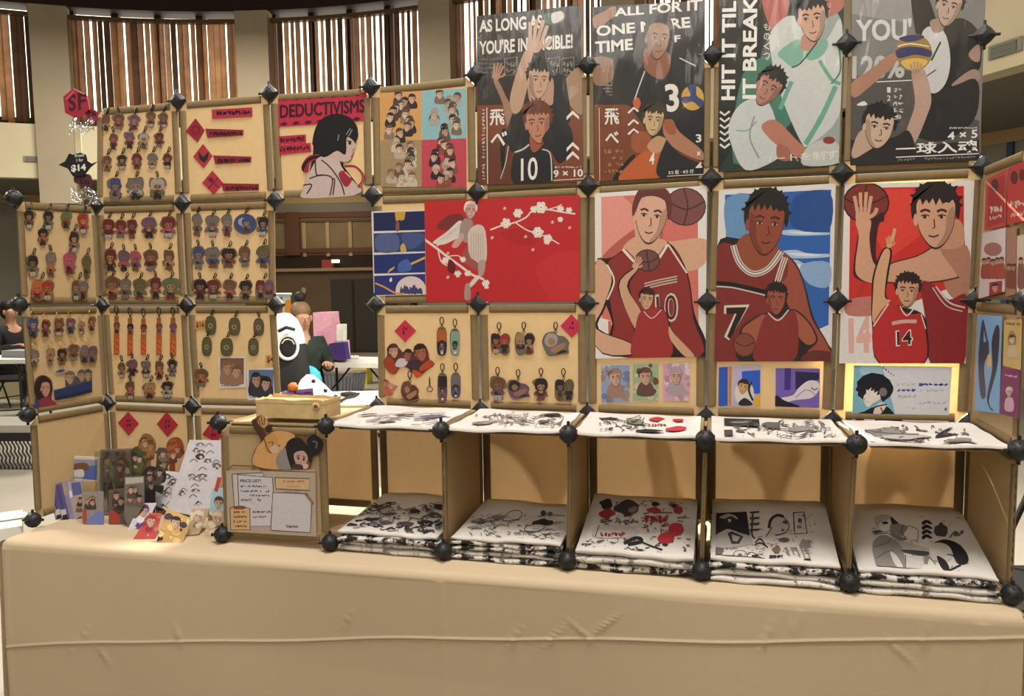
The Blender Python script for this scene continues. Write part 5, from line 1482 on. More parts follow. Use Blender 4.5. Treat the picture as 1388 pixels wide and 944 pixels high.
sticker('sticker', 'dark blue plank shaped sticker with two busts on top, left wing', 'sticker', WING, Z5, [(222, 850), (270, 838), (270, 790), (300, 780), (322, 800), (325, 770), (378, 768), (380, 858), (300, 882), (228, 893)],
        lambda a: (a.F('#24325c', (222, 852), (380, 812), (378, 858), (228, 893)), a.F('#1a2442', (224, 880), (378, 846), (378, 858), (228, 893)), a.face(290, 800, 20, 26, '#a58a70', '#6a5a4a', 0, 0, 0, '#3a2420', True, 7), a.face(338, 792, 17, 24, '#98806c', '#5a5448', 0, 0, 0, '#3a2420', True, 8), a.face(364, 790, 16, 24, '#98806c', '#4a443c', 0, 0, 0, '#3a2420', True, 9)), '#4a4648', smooth=False)
sticker('sticker', 'small dark winged sticker above the blue plank, left wing', 'sticker', WING, Z5, [(226, 775), (250, 760), (274, 766), (262, 778), (240, 782)], lambda a: a.P('#3a4468', [(232, 774), (252, 764), (268, 768), (250, 778)]), '#8d8a88')

# -- hexagon sign and price badge hanging from the left wing's top edge
ZS_ = (5.553, 80, 110)
HX = Plane((NB[(0, 3)].x, -.03, 0), (.15, -1, 0))
t = sticker('hanging_sign', 'red hexagon sign lettered SF hanging at the top left corner', 'sign', HX, ZS_, [(35, 120), (110, 55), (215, 110), (235, 215), (140, 285), (50, 240)],
            lambda a: (a.T('#3a1420', 'S', [(62, 110), (128, 92), (128, 222), (78, 232)], .03), a.T('#3a1420', 'F', [(138, 88), (208, 100), (200, 195), (146, 225)], .03), a.P('#b3405a', [(50, 130), (108, 70), (112, 85), (62, 140)])), '#8f2438', .0, .003, smooth=False)
t = sticker('hanging_sign', 'small maroon lobed tag beside the red hexagon sign', 'sign', HX, ZS_, [(205, 205), (250, 208), (290, 235), (290, 300), (240, 300), (205, 260)], lambda a: a.scrib('#3a1420', 220, 225, 280, 270, 3, 8, 3), '#80243a', -.006, .002)
t = sticker('price_badge', 'black spiked badge priced $14 hanging under the red hexagon sign', 'badge', HX, ZS_, [(0, 632), (50, 605), (80, 545), (110, 555), (165, 540), (205, 555), (215, 600), (250, 622), (292, 606), (235, 655), (190, 715), (110, 720), (70, 660)],
            lambda a: (a.T('#c9c4c0', 'from', [(118, 550), (188, 544), (188, 568), (118, 574)], .02), a.T('#c9c4c0', '1 for', [(132, 584), (182, 580), (182, 604), (132, 608)], .02), a.T('#d0ccc8', '$14', [(90, 632), (200, 622), (205, 678), (92, 690)], .04)), '#1f1c20', .0, .003, smooth=False)
t = sticker('price_badge', 'dark maroon tag hanging below the black spiked badge', 'badge', HX, ZS_, [(120, 718), (225, 700), (250, 745), (245, 800), (170, 812), (150, 775), (120, 765)], lambda a: a.scrib('#241316', 160, 740, 235, 780, 3, 8, 4), '#4d2a30', -.005, .002)
mfilm = clear('crumpled_film', 0.55, 0.15, (.95, .95, .95), .8, 60)


def crumple(label, cx, cy, w, h, sd):
    r = random.Random(sd); rows = []
    for j in range(9):
        rows.append([HX.at((cx + w * (i / 10 - .5)) / 5.553 + 80, (cy + h * (j / 8 - .5) + w * 0.12 * math.sin(i + sd)) / 5.553 + 110, .008 + r.uniform(-.007, .010)) for i in range(11)])
    b = MB(); b.grid(rows, mfilm, False); tag(b.build('plastic_wrap'), label, 'plastic wrap', 'crumpled clear wraps at the corner')


crumple('crumpled clear plastic wrap just under the red hexagon sign', 170, 340, 190, 90, 2)
crumple('crumpled clear plastic wrap under the dark maroon tag at the corner', 190, 860, 200, 100, 5)
b = MB(); p0, p1 = HX.at(108, 176, -.004), HX.at(108, 207, -.004)
b.box((p0.x - .022, p0.y - .001, p1.z), (p0.x + .004, p0.y + .001, p0.z), mat('#d8cba6', .5)); tag(b.build('tape_strip'), 'pale strip of tape linking hexagon sign and black badge', 'tape')

# -- right wing prints
q = NB[(8, 1)]; q2 = NF[(8, 1)]; d = q2 - q
RW = Plane(q + V((-.004, 0, 0)), (d.y, -d.x, 0) if d.y < 0 else (-d.y, d.x, 0))
ZR = (2.777, 1110, 230)


def rsmall(quad, label, fn, paper, name='art_print', cat='print'):
    a = sheet(name, label, cat, RW, ZR, quad, paper, off=.006); fn(a); done(a)


def crowd(cols, sd, x0, y0, x1, y1, n=5):
    def f(a):
        r = random.Random(sd)
        for i in range(n):
            x = x0 + (x1 - x0) * (i + .5) / n; y = (y0 + y1) / 2 + r.uniform(-12, 12)
            a.P(cols[0], [(x - 12, y1 - 8), (x - 10, y), (x, y - 6), (x + 10, y), (x + 12, y1 - 8)]); a.face(x, y - 14, 9, 13, cols[2], cols[1], 0, 0, 0, '#3a2420', True, i)
    return f


rsmall([(632, 38), (706, -2), (704, 212), (624, 230)], 'red card with dark figures, upper left card of the right wing', lambda a: (a.F('#8d2d2e', (640, 48), (700, 16), (698, 200), (634, 216)), a.E('#4a2024', 662, 60, 14, 26), a.scrib('#c0a8a0', 645, 140, 690, 165, 4, 5, 3, -.2), a.scrib('#c0a8a0', 642, 175, 690, 190, 5, 3, 4, -.2)), '#a33c3a')
rsmall([(712, -4), (790, -40), (790, 190), (710, 208)], 'red card with dark figures, upper right card of the right wing', lambda a: (a.E('#4a2024', 735, 30, 14, 26), a.E('#4a2024', 765, 20, 12, 22), a.scrib('#c0a8a0', 720, 120, 780, 150, 4, 5, 7, -.2), a.scrib('#c0a8a0', 722, 165, 780, 180, 5, 3, 8, -.2)), '#9c3433')
rsmall([(618, 240), (704, 218), (700, 460), (602, 486)], 'white print with a row of small reddish figures on the right wing', lambda a: (a.E('#8a6058', 655, 300, 34, 26), crowd(['#8a4038', '#4a2a28', '#a8826e'], 4, 614, 320, 696, 415)(a), a.F('#8d2f33', (642, 425), (690, 418), (688, 472), (640, 482)), a.face(664, 446, 13, 17, '#b08a78', '#3a2423', 0, 0, 0, '#3a2420', True, 3)), '#b9b0b0')
rsmall([(708, 222), (745, 214), (742, 470), (704, 478)], 'narrow brown print beside the white print on the right wing', crowd(['#6a3a30', '#3a2624', '#9a7460'], 6, 708, 300, 742, 450, 2), '#8a6a58')
rsmall([(600, 548), (690, 552), (680, 918), (588, 908)], 'light blue print of two dark elongated figures on the right wing', lambda a: (a.P('#3a3f4c', [(612, 580), (622, 575), (620, 650), (636, 640), (640, 690), (622, 740), (628, 850), (608, 850), (600, 720)]), a.P('#32343f', [(666, 590), (680, 600), (676, 700), (668, 760), (640, 870), (655, 905), (648, 905), (632, 860), (652, 750), (650, 650)]), a.F('#c9a860', (634, 700), (648, 695), (648, 740), (634, 748)), a.Ln('#3a3f4c', 7, [(620, 580), (632, 640)])), '#6f9cc4')
rsmall([(700, 568), (765, 562), (760, 755), (694, 738)], 'tan card with a pale inked figure on the right wing', lambda a: (a.scrib('#6a5436', 704, 576, 758, 586, 8, 3, 3), a.E('#8d7a5c', 726, 640, 16, 34), a.face(728, 640, 13, 17, '#c4b28e', '#4a3c30', 0, 0, 0, '#3a2a20', True, 3), a.P('#b3a484', [(712, 705), (716, 665), (742, 665), (746, 705)])), '#b39a62')
rsmall([(690, 745), (758, 758), (752, 938), (682, 918)], 'dark purple card with a pale inked figure on the right wing', lambda a: (a.scrib('#b99ab0', 698, 770, 748, 778, 7, 3, 6, .15), a.face(716, 838, 13, 18, '#b39a8c', '#c0aab4', 0, 0, 0, '#3a1a30', True, 5), a.P('#b894a4', [(700, 905), (704, 862), (730, 862), (732, 908)])), '#6f2a55')
rsmall([(748, 250), (790, 240), (790, 470), (746, 475)], 'dark haired figure print at the far edge of the right wing', crowd(['#6a4a44', '#2a2022', '#a8826e'], 8, 750, 280, 790, 450, 2), '#b3a494')
# ------------------------------------------------------------------ folded shirts
CLOTH = '#c4bdb6'
mshirt = mat(CLOTH, 0.9, 0.05, 16, 0.08, bump=0.9)
folded = [printed_cloth('printed_cloth_dark', CLOTH, '#2a2725', .50, 26), printed_cloth('printed_cloth_grey', CLOTH, '#77726e', .46, 34), printed_cloth('printed_cloth_light', CLOTH, '#4a4644', .40, 40)]


class Tilt:
    """the upper face of a folded shirt: a plane rising towards the back"""
    def __init__(s, p0, p1, p2):
        s.pl = Plane(p0, (p1 - p0).cross(p2 - p0) if (p1 - p0).cross(p2 - p0).z > 0 else (p2 - p0).cross(p1 - p0))


SHP = [('first', 'dark blotchy animal'), ('second', 'sketched figures and a dark cap'), ('third', 'dark heads and red blots'), ('fourth', 'comic panels and a helmet-like head'), ('fifth', 'two large grey inked figures')]
# front-left, front-right, back-left, back-right of each pile's top face as seen, number of shirts, depth of front
PILES = [((452, 722), (600, 735), 4), ((608, 725), (768, 742), 5), ((776, 737), (948, 750), 3), ((962, 752), (1140, 772), 4), ((1162, 768), (1362, 790), 4)]
TOPS = []
for i, (fl, fr, n) in enumerate(PILES):
    c = 3 + i
    x0 = NF[(c, 0)].x + .022; x1 = NF[(c + 1, 0)].x - .020
    if i == 4:
        x1 -= .008
    yf0, yb0 = -P + .000, -.022
    hf, hb = .060 + .004 * (n - 3), [.085, .082, .120, .128, .132][i]
    for k in range(n):
        rnd = random.Random(i * 10 + k)
        f0, f1 = T + .0015 + hf * k / n, T + .0015 + hf * (k + 1) / n
        b0, b1 = T + .0015 + hb * k / n, T + .0015 + hb * (k + 1) / n
        jx0, jx1, jy = rnd.uniform(-.004, .004), rnd.uniform(-.004, .004), rnd.uniform(-.012, .004)
        if k == n - 1:
            jx0 = jx1 = 0; jy = .0
        th = (f1 - f0); rows = []
        NXs = 14
        mt = mshirt if k == n - 1 else folded[rnd.randrange(3)]
        prof = []
        for q in range(7):      # the rounded front fold
            a = math.pi * (q / 6) - math.pi / 2
            prof.append((-math.cos(a) * th * .75, .5 + .5 * math.sin(a)))
        ys = [yf0 + jy + .012 + p[0] for p in prof] + [yf0 + jy + .012 + (yb0 - yf0 - .012 - jy) * t for t in (.15, .35, .6, .85, 1)]
        zs = [f0 + th * p[1] * .97 for p in prof]
        for t in (.15, .35, .6, .85, 1):
            zs.append(f1 + (b1 - f1) * t - .0004)
        for y, z, dd in zip(ys, zs, range(99)):
            row = []
            for m_ in range(NXs + 1):
                u = m_ / NXs; x = x0 + jx0 + (x1 + jx1 - x0 - jx0) * u
                wob = (.0022 * math.sin(u * 7 + k * 2 + i) + .0014 * math.sin(u * 19 + k * 5 + i * 2)) if dd < 7 else 0
                edge = min(u, 1 - u) * (x1 - x0)
                drop = max(0, .012 - edge) ** 2 * 40 if dd >= 5 else 0
                hump = (.006 * math.sin(u * 4.2 + i * 1.3) + .003 * math.sin(u * 11 + k)) * max(0, (dd - 7) / 4) if k == n - 1 else 0
                row.append(V((x, y - abs(wob), z + wob - drop + hump * .5)))
            rows.append(row)
        # underside and back
        rows.append([V((p.x, yb0, b0 + .0004)) for p in rows[-1]])
        rows.append([V((p.x, ys[0] + .02, f0 + .0003)) for p in rows[0]])
        rows.append(list(rows[0]))
        b = MB(); b.grid(rows, mt)
        for e in (0, -1):
            b.poly([r_[e] for r_ in rows[:-1]], mt)
        pos = 'topmost' if k == n - 1 else ['lowest', 'second', 'third', 'fourth'][k] + (' from below' if k else '')
        lab = ('white shirt with %s, topmost of %s pile from left' % (SHP[i][1], SHP[i][0])) if k == n - 1 else 'folded white printed shirt, %s in the %s pile from left' % (pos, SHP[i][0])
        if k == n - 1:
            pl = Plane((x0, yf0 + .012, f1), (0, -(b1 - f1), (yb0 - yf0 - .012)))
            a = Art(pl, (1, 0, 0), .0012, None, .9); a.v, a.f, a.m, a.sm, a.mats = b.v, b.f, b.m, b.sm, b.mats
            a.lab = lab; TOPS.append((a, i, x0, x1, yf0 + .012, yb0, f1, b1))
        else:
            tag(b.build('folded_shirt'), lab, 'shirt', 'shirts folded in five piles under the shelf')


def quad_of(x0, x1, y0, y1, z0, z1, m=.012):
    out = []
    for x, y, z in ((x0 + m, y1 - .01, z1), (x1 - m, y1 - .01, z1), (x1 - m, y0 + .0, z0), (x0 + m, y0 + .0, z0)):
        d = V((x, y, z)) - CAM; k = d.dot(FX); out.append((W / 2 + FPX * d.dot(RX) / k, H / 2 - FPX * d.dot(UX) / k))
    return out


G1, G2, G3, G4 = '#2b2827', '#55504d', '#7d7773', '#a29b95'


def blot(a, h, x, y, rx, ry, sd, n=9):
    r = random.Random(sd)
    a.P(h, [(x + rx * r.uniform(.7, 1.15) * math.cos(t), y + ry * r.uniform(.7, 1.15) * math.sin(t)) for t in [2 * math.pi * i / n for i in range(n)]])


def sketch(a, x0, y0, x1, y1, n, sd, h=G2, w=3):
    r = random.Random(sd)
    for i in range(n):
        x, y = r.uniform(x0, x1), r.uniform(y0, y1); s = r.uniform(8, 26)
        a.Ln(h, w, [(x, y), (x + s * r.uniform(-1, 1), y + s * r.uniform(-.5, .5)), (x + s * r.uniform(-1, 2), y + s * r.uniform(-.6, .6))])


def top_print(i, a):
    if i == 0:
        a.z = (3.855, 440, 540); sketch(a, 190, 545, 620, 700, 90, 31, G2, 5); sketch(a, 150, 640, 600, 720, 40, 32, G1, 7)
        blot(a, G2, 310, 575, 55, 26, 1); blot(a, G4, 330, 590, 40, 16, 2); blot(a, G1, 350, 550, 30, 10, 3); blot(a, '#5a4a40', 340, 605, 46, 7, 4); blot(a, G3, 430, 570, 48, 22, 5); blot(a, G1, 470, 590, 30, 12, 6)
        blot(a, G1, 590, 565, 30, 14, 7); blot(a, G2, 575, 610, 34, 18, 8); blot(a, G1, 530, 650, 44, 16, 9); blot(a, '#4d3f48', 420, 655, 50, 12, 10); blot(a, G1, 240, 632, 44, 9, 11); blot(a, G2, 300, 650, 60, 14, 12); blot(a, G1, 130, 660, 50, 8, 13); blot(a, G3, 190, 680, 50, 12, 14)
        sketch(a, 220, 550, 610, 690, 60, 1, G1, 4); sketch(a, 220, 550, 610, 690, 30, 2, G4, 4)
    elif i == 1:
        a.z = (3.855, 440, 540); sketch(a, 760, 600, 1230, 740, 70, 33, G3, 4)
        a.Ln(G2, 4, [(940, 615), (980, 590), (1020, 590), (1030, 615), (990, 640), (930, 640)]); blot(a, G3, 910, 625, 36, 18, 3); blot(a, G2, 820, 648, 26, 10, 4); blot(a, G3, 780, 675, 30, 8, 5); sketch(a, 750, 620, 920, 700, 26, 5, G2, 3)
        blot(a, '#3c3a38', 1142, 600, 16, 14, 6); blot(a, '#5b5854', 1178, 604, 14, 12, 7); blot(a, '#252423', 1140, 650, 70, 18, 8, 12); blot(a, '#b5aea8', 1120, 672, 44, 14, 9); a.Ln(G1, 4, [(1060, 660), (1045, 690), (1080, 700), (1130, 690), (1150, 672)])
        sketch(a, 1000, 690, 1200, 740, 26, 6, G2, 3); sketch(a, 860, 660, 1020, 720, 16, 7, G3, 3)
    elif i == 2:
        a.z = (3.629, 760, 540); sketch(a, 180, 510, 620, 700, 60, 34, '#6a3a3c', 4); sketch(a, 90, 690, 620, 780, 40, 35, G2, 5)
        blot(a, '#2c1f22', 225, 520, 36, 26, 1); blot(a, '#8e2a30', 225, 570, 40, 22, 2); blot(a, '#3d3033', 330, 540, 62, 38, 3, 11); blot(a, '#7a6a5a', 355, 548, 24, 16, 4); blot(a, '#9c2c34', 460, 550, 34, 16, 5); blot(a, '#2b2326', 465, 520, 22, 10, 6); blot(a, '#a03038', 575, 550, 28, 20, 7); blot(a, '#2b2326', 560, 528, 20, 9, 8)
        a.scrib('#a02c36', 415, 580, 520, 612, 5, 8, 3); a.scrib('#a02c36', 415, 580, 520, 612, 5, 8, 7); a.E('#ac3038', 567, 645, 38, 32); a.E('#a32d36', 518, 688, 42, 28, -.15); blot(a, '#2b2326', 514, 720, 16, 8, 9)
        a.P('#b0a9a5', [(180, 630), (350, 630), (362, 680), (170, 685)]); a.Ln(G1, 4, [(190, 625), (170, 680)]); a.scrib('#8a2c34', 195, 660, 355, 680, 9, 6, 4); a.scrib('#6a5a58', 190, 600, 380, 612, 10, 5, 5)
        a.Ln('#222022', 16, [(310, 715), (360, 690), (390, 690), (395, 705), (330, 720)]); a.Ln('#222022', 7, [(395, 705), (440, 725), (500, 745)]); blot(a, '#222022', 385, 752, 34, 10, 10); sketch(a, 120, 690, 300, 740, 16, 6, G2, 3); sketch(a, 200, 510, 600, 620, 30, 8, '#4a2a2c', 3)
    elif i == 3:
        a.z = (6.94, 950, 680); sketch(a, 120, 120, 1080, 560, 120, 36, G3, 6); sketch(a, 200, 420, 1050, 620, 60, 37, G2, 6)
        a.F('#211f20', (105, 112), (430, 96), (462, 320), (360, 290), (250, 250), (120, 330)); blot(a, G4, 270, 150, 90, 30, 1, 11); blot(a, '#2a2829', 270, 190, 70, 44, 2); blot(a, '#c0b9b3', 270, 180, 16, 18, 3)
        a.P('#a39c97', [(120, 340), (250, 265), (400, 310), (460, 330), (480, 400), (240, 440), (150, 420)]); a.F('#35323a', (250, 300), (290, 280), (400, 330), (360, 400), (290, 400)); a.F(G4, (290, 310), (370, 335), (340, 380), (300, 370)); a.F('#5e5955', (130, 430), (215, 440), (215, 540), (140, 510))
        for k in range(4):
            a.Ln('#3c3937', 16, [(460, 105 + k * 55), (550, 98 + k * 55)]); 
        a.Ln('#3c3937', 16, [(490, 100), (480, 300), (510, 350)]); a.Ln('#3c3937', 14, [(510, 390), (560, 350), (610, 420)]); a.Ln('#2d2b2a', 12, [(505, 410), (560, 390), (630, 432)])
        a.P('#b0aaa5', [(670, 200), (700, 140), (780, 150), (830, 210), (800, 290), (720, 310), (660, 290)]); a.Ln(G1, 26, [(640, 250), (660, 170), (720, 130), (780, 145)]); a.Ln(G1, 8, [(780, 150), (830, 220), (800, 290), (700, 320)]); blot(a, '#4d4846', 795, 195, 26, 18, 5); blot(a, G2, 770, 270, 18, 12, 6); a.Ln(G1, 9, [(670, 240), (640, 290), (610, 330)])
        a.Ln(G1, 9, [(870, 108), (970, 100), (1000, 300), (880, 305), (870, 108)], False); blot(a, G2, 930, 180, 24, 24, 7); blot(a, G3, 930, 240, 28, 18, 8)
        blot(a, '#6f5c4c', 712, 455, 42, 40, 9, 12); a.scrib(G1, 645, 505, 770, 530, 7, 8, 5); a.scrib(G1, 645, 505, 770, 530, 7, 7, 9)
        for k in range(5):
            a.Ln(G3, 14, [(800 + k * 46, 430), (830 + k * 46, 500), (850 + k * 46, 560)])
        blot(a, G2, 780, 360, 60, 22, 10); blot(a, G3, 980, 400, 60, 50, 11); blot(a, G1, 1000, 550, 36, 14, 12)
        a.P('#c4bdb4', [(220, 470), (420, 440), (560, 500), (610, 580), (240, 560)]); a.E(G2, 370, 505, 70, 46); a.E('#c4bdb4', 370, 505, 62, 40); blot(a, G2, 370, 510, 26, 22, 13); a.Ln(G1, 8, [(420, 530), (470, 480), (540, 510), (610, 575)]); blot(a, G1, 510, 512, 40, 14, 14); sketch(a, 230, 440, 610, 570, 24, 3, G1, 5)
    else:
        a.z = (5.832, 1150, 680); sketch(a, 180, 110, 930, 590, 90, 38, G3, 5)
        a.P(G3, [(190, 370), (210, 300), (280, 265), (380, 310), (430, 370), (440, 540), (300, 520), (230, 520)]); a.Ln(G2, 8, [(200, 360), (300, 330), (330, 300)]); a.Ln(G2, 8, [(220, 450), (300, 400), (360, 390)]); a.P('#c2bcb6', [(330, 395), (390, 440), (440, 545), (370, 500)])
        a.P(G4, [(200, 130), (330, 110), (350, 220), (270, 240)]); a.P('#c6c0ba', [(240, 180), (340, 140), (350, 210), (270, 238)]); blot(a, G1, 290, 170, 30, 12, 1); blot(a, G2, 225, 240, 40, 12, 2)
        a.P(G3, [(340, 170), (470, 140), (470, 210), (400, 290), (340, 270)]); a.P('#242224', [(335, 130), (380, 95), (460, 105), (472, 140), (420, 160), (370, 180), (345, 175)]); a.Ln('#4d4946', 8, [(440, 180), (420, 240), (460, 300)]); a.P('#6d6864', [(320, 250), (420, 280), (470, 300), (400, 310)])
        a.P(G4, [(400, 310), (560, 350), (660, 380), (620, 400), (440, 370)]); a.Ln(G2, 6, [(470, 190), (550, 230), (540, 330)]); a.P('#3d3a38', [(435, 380), (640, 400), (600, 430), (440, 400)]); a.F('#b8b3ae', (450, 430), (590, 440), (605, 560), (455, 545)); a.Ln(G1, 7, [(450, 420), (455, 545), (605, 558)], False)
        for k in range(4):
            a.P('#232224', [(580, 165 + k * 38), (620, 145 + k * 38), (665, 175 + k * 38), (640, 180 + k * 38), (620, 170 + k * 38), (590, 188 + k * 38)])
        blot(a, '#3c3a39', 730, 225, 56, 55, 5, 12); a.Ln(G2, 12, [(800, 290), (840, 240), (870, 270), (910, 230)]); blot(a, G2, 850, 255, 26, 22, 6); blot(a, G2, 895, 245, 18, 16, 7)
        a.P('#b9b2ac', [(640, 370), (720, 330), (800, 350), (820, 430), (760, 480), (660, 450)]); a.P('#1f1e20', [(670, 330), (760, 300), (860, 330), (930, 400), (950, 470), (900, 500), (840, 440), (800, 360), (730, 325)]); a.P('#1f1e20', [(700, 430), (770, 470), (800, 540), (760, 555), (720, 500)]); a.Ln('#1f1e20', 14, [(790, 550), (890, 500)]); a.Ln('#1f1e20', 9, [(780, 420), (830, 430), (860, 480), (880, 490)]); a.Ln(G2, 7, [(640, 440), (690, 500), (740, 590)]); a.P('#7a7470', [(600, 430), (640, 440), (630, 500), (700, 590), (640, 570), (600, 500)])
        a.Ln('#4d4046', 14, [(190, 520), (300, 545), (450, 550), (600, 580)]); a.scrib(G1, 270, 565, 640, 610, 14, 7, 3); sketch(a, 260, 560, 700, 620, 26, 4, G2, 6); a.Ln('#5c4d55', 12, [(860, 600), (1080, 605)])


for a, i, x0, x1, y0, y1, z0, z1 in TOPS:
    a.q = quad_of(x0, x1, y0, y1, z0, z1); a.k = 4
    top_print(i, a)
    tag(a.build('folded_shirt'), a.lab, 'shirt', 'shirts folded in five piles under the shelf')

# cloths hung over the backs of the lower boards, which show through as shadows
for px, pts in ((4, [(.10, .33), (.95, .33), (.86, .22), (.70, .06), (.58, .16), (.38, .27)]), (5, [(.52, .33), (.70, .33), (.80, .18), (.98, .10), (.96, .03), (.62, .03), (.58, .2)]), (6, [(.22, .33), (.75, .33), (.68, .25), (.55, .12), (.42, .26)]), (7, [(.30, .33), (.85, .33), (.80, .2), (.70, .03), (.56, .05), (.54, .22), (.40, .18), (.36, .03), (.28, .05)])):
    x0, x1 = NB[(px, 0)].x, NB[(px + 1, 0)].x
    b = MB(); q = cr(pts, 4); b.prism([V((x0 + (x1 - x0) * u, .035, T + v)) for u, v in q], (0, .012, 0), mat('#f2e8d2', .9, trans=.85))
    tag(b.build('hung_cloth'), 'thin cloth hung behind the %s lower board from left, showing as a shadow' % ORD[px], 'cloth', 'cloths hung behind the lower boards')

# shirts laid flat on the shelf boards
FLATS = ['faint purple grey strokes', 'dark sketched heads', 'dark sketch and red blots', 'a dark rectangle', 'long grey shapes']
for i in range(5):
    c = 3 + i
    z = (NF[(c, 1)].z + NB[(c, 1)].z) / 2
    f0, f1, k0, k1 = NF[(c, 1)], NF[(c + 1, 1)], NB[(c, 1)], NB[(c + 1, 1)]
    lerp = lambda p, q, t: p + (q - p) * t
    n = (f1 - f0).cross(k0 - f0).normalized(); rows = []; rnd = random.Random(i)
    for j in range(13):
        v = -.02 + .86 * j / 12; row = []
        for m_ in range(17):
            u = .045 + .915 * m_ / 16
            p = lerp(lerp(f0, f1, u), lerp(k0, k1, u), v)
            row.append(p + n * (.0125 + .0016 * math.sin(u * 13 + v * 6 + i) + .0012 * math.sin(v * 17 - u * 5)))
        rows.append(row)
    rows = [[p - n * .008 for p in rows[0]]] + rows
    b = MB(); b.grid(rows, mshirt)
    b.poly([r_[0] for r_ in rows] + [rows[-1][0] - n * .008], mshirt); b.poly([r_[-1] for r_ in rows] + [rows[-1][-1] - n * .008], mshirt)
    b.grid([[p - n * .0015 for p in rows[-1]], [p - n * .008 for p in rows[-1]]], mshirt); b.grid([[p - n * .008 for p in rows[1]], [p - n * .008 for p in rows[-1]]], mshirt, False)
    a = Art(Plane(f0 + n * .0158, n), (1, 0, 0), .0006, None, .9); a.v, a.f, a.m, a.sm, a.mats = b.v, b.f, b.m, b.sm, b.mats
    pr = lambda p: (W / 2 + FPX * (p - CAM).dot(RX) / (p - CAM).dot(FX), H / 2 - FPX * (p - CAM).dot(UX) / (p - CAM).dot(FX))
    a.q = [pr(rows[2][1]), pr(rows[2][-2]), pr(rows[-1][-2]), pr(rows[-1][1])]
    if i == 0:
        a.z = (3.855, 440, 540)
        for k in range(26):
            r = random.Random(k); x = 150 + k * 21; y = r.uniform(66, 140)
            a.Ln(r.choice([G1, G2, '#5a4a5e', G3]), r.uniform(2, 5), [(x - 40, y + 6), (x, y), (x + 40, y - r.uniform(-4, 8))])
        blot(a, '#5f5468', 560, 95, 70, 8, 2); blot(a, G2, 420, 85, 60, 5, 3); blot(a, '#6a5048', 330, 120, 50, 4, 4)
    elif i == 1:
        a.z = (3.855, 440, 540); blot(a, G1, 1190, 85, 56, 7, 1); a.Ln(G1, 4, [(1090, 110), (1110, 95), (1180, 88), (1245, 95), (1230, 125), (1180, 132), (1120, 125)]); blot(a, G2, 1150, 120, 30, 8, 3); blot(a, G3, 830, 128, 60, 9, 4); sketch(a, 770, 85, 1260, 150, 60, 3, G2, 3); sketch(a, 880, 80, 1060, 130, 30, 4, G3, 4)
    elif i == 2:
        a.z = (3.629, 760, 540); blot(a, '#2c2a28', 235, 100, 40, 6, 1); blot(a, '#a02c34', 470, 103, 36, 10, 2); blot(a, '#9a2a32', 580, 108, 28, 8, 3); blot(a, '#a8303a', 570, 150, 56, 12, 4); blot(a, '#6c7058', 370, 115, 40, 14, 5); blot(a, '#242224', 430, 160, 74, 8, 6); a.scrib('#8a2c34', 430, 125, 520, 135, 6, 4, 4); sketch(a, 190, 95, 420, 165, 46, 5, G1, 3)
    elif i == 3:
        a.z = (3.629, 760, 540); a.F('#25231f', (803, 98), (975, 103), (980, 138), (805, 133)); blot(a, G3, 880, 118, 50, 5, 2); a.F('#3d3b3a', (803, 155), (845, 155), (848, 182), (805, 182)); sketch(a, 860, 110, 1330, 200, 110, 6, G2, 4); blot(a, G2, 1040, 130, 46, 16, 3); blot(a, G3, 1180, 150, 60, 14, 4)
    else:
        a.z = (3.256, 1080, 540); blot(a, G3, 390, 148, 90, 20, 1); blot(a, G4, 470, 170, 110, 12, 2); a.Ln(G2, 6, [(300, 140), (400, 155), (540, 160)]); a.Ln(G1, 5, [(400, 180), (540, 190), (560, 170)]); a.P('#262425', [(610, 170), (650, 140), (690, 128), (660, 150), (715, 160), (650, 170)]); blot(a, G3, 720, 185, 60, 10, 4); a.Ln(G2, 5, [(660, 195), (740, 190), (820, 208)]); sketch(a, 300, 125, 760, 205, 34, 7, G2, 4)
    tag(a.build('folded_shirt'), 'flat white shirt on the shelf with %s, %s from left' % (FLATS[i], SHP[i][0]), 'shirt', 'shirts laid flat on the shelf')

# ------------------------------------------------------------------ price list on the front board
ZG = (4.105, 270, 530)
PB = Plane(NF[(2, 0)] + V((0, -.0075, 0)), (0, -1, 0))
ZH = (6.743, 300, 600)
a = sheet('price_list', 'price list sheet drawn as an open folder with clipped papers on the tan front board', 'sign', PB, ZH, [(45, 255), (95, 208), (340, 222), (355, 255), (860, 275), (872, 862), (60, 810)][0:1] + [(860, 250), (872, 862), (60, 815)], '#a99a8c', off=.0)
a.q = None
a.P('#6d4a3a', [(50, 255), (100, 206), (345, 215), (360, 252), (855, 268), (855, 276), (355, 262), (340, 224), (102, 215), (56, 262)], False)
INK = '#3a2823'
def paper(h, pts, w=7):
    a.P(h, pts, False); a.Ln(INK, w, pts + [pts[0]], False)
paper('#b9b2ae', [(98, 290), (380, 278), (390, 310), (400, 600), (120, 610)]); paper('#bfbac2', [(148, 295), (468, 322), (492, 765), (170, 770)])
a.TR(INK, 'PRICE LIST!', 172, 338, 362, 366, .03)
for i, (y, x0, x1) in enumerate([(400, 172, 412), (445, 172, 440), (485, 258, 440), (525, 178, 365), (635, 285, 452), (680, 288, 468)]):
    a.scrib(INK, x0, y - 8, x1, y + 12, int((x1 - x0) / 17), 4.5, i + 5)
paper('#c6a173', [(80, 600), (120, 590), (215, 592), (262, 605), (264, 800), (85, 800)]); a.P('#7a4a30', [(115, 600), (130, 582), (205, 582), (215, 608), (120, 612)])
for i, y in enumerate((640, 682, 725, 768)):
    a.scrib(INK, 112, y - 12, 232, y + 10, 8, 4.5, i + 25)
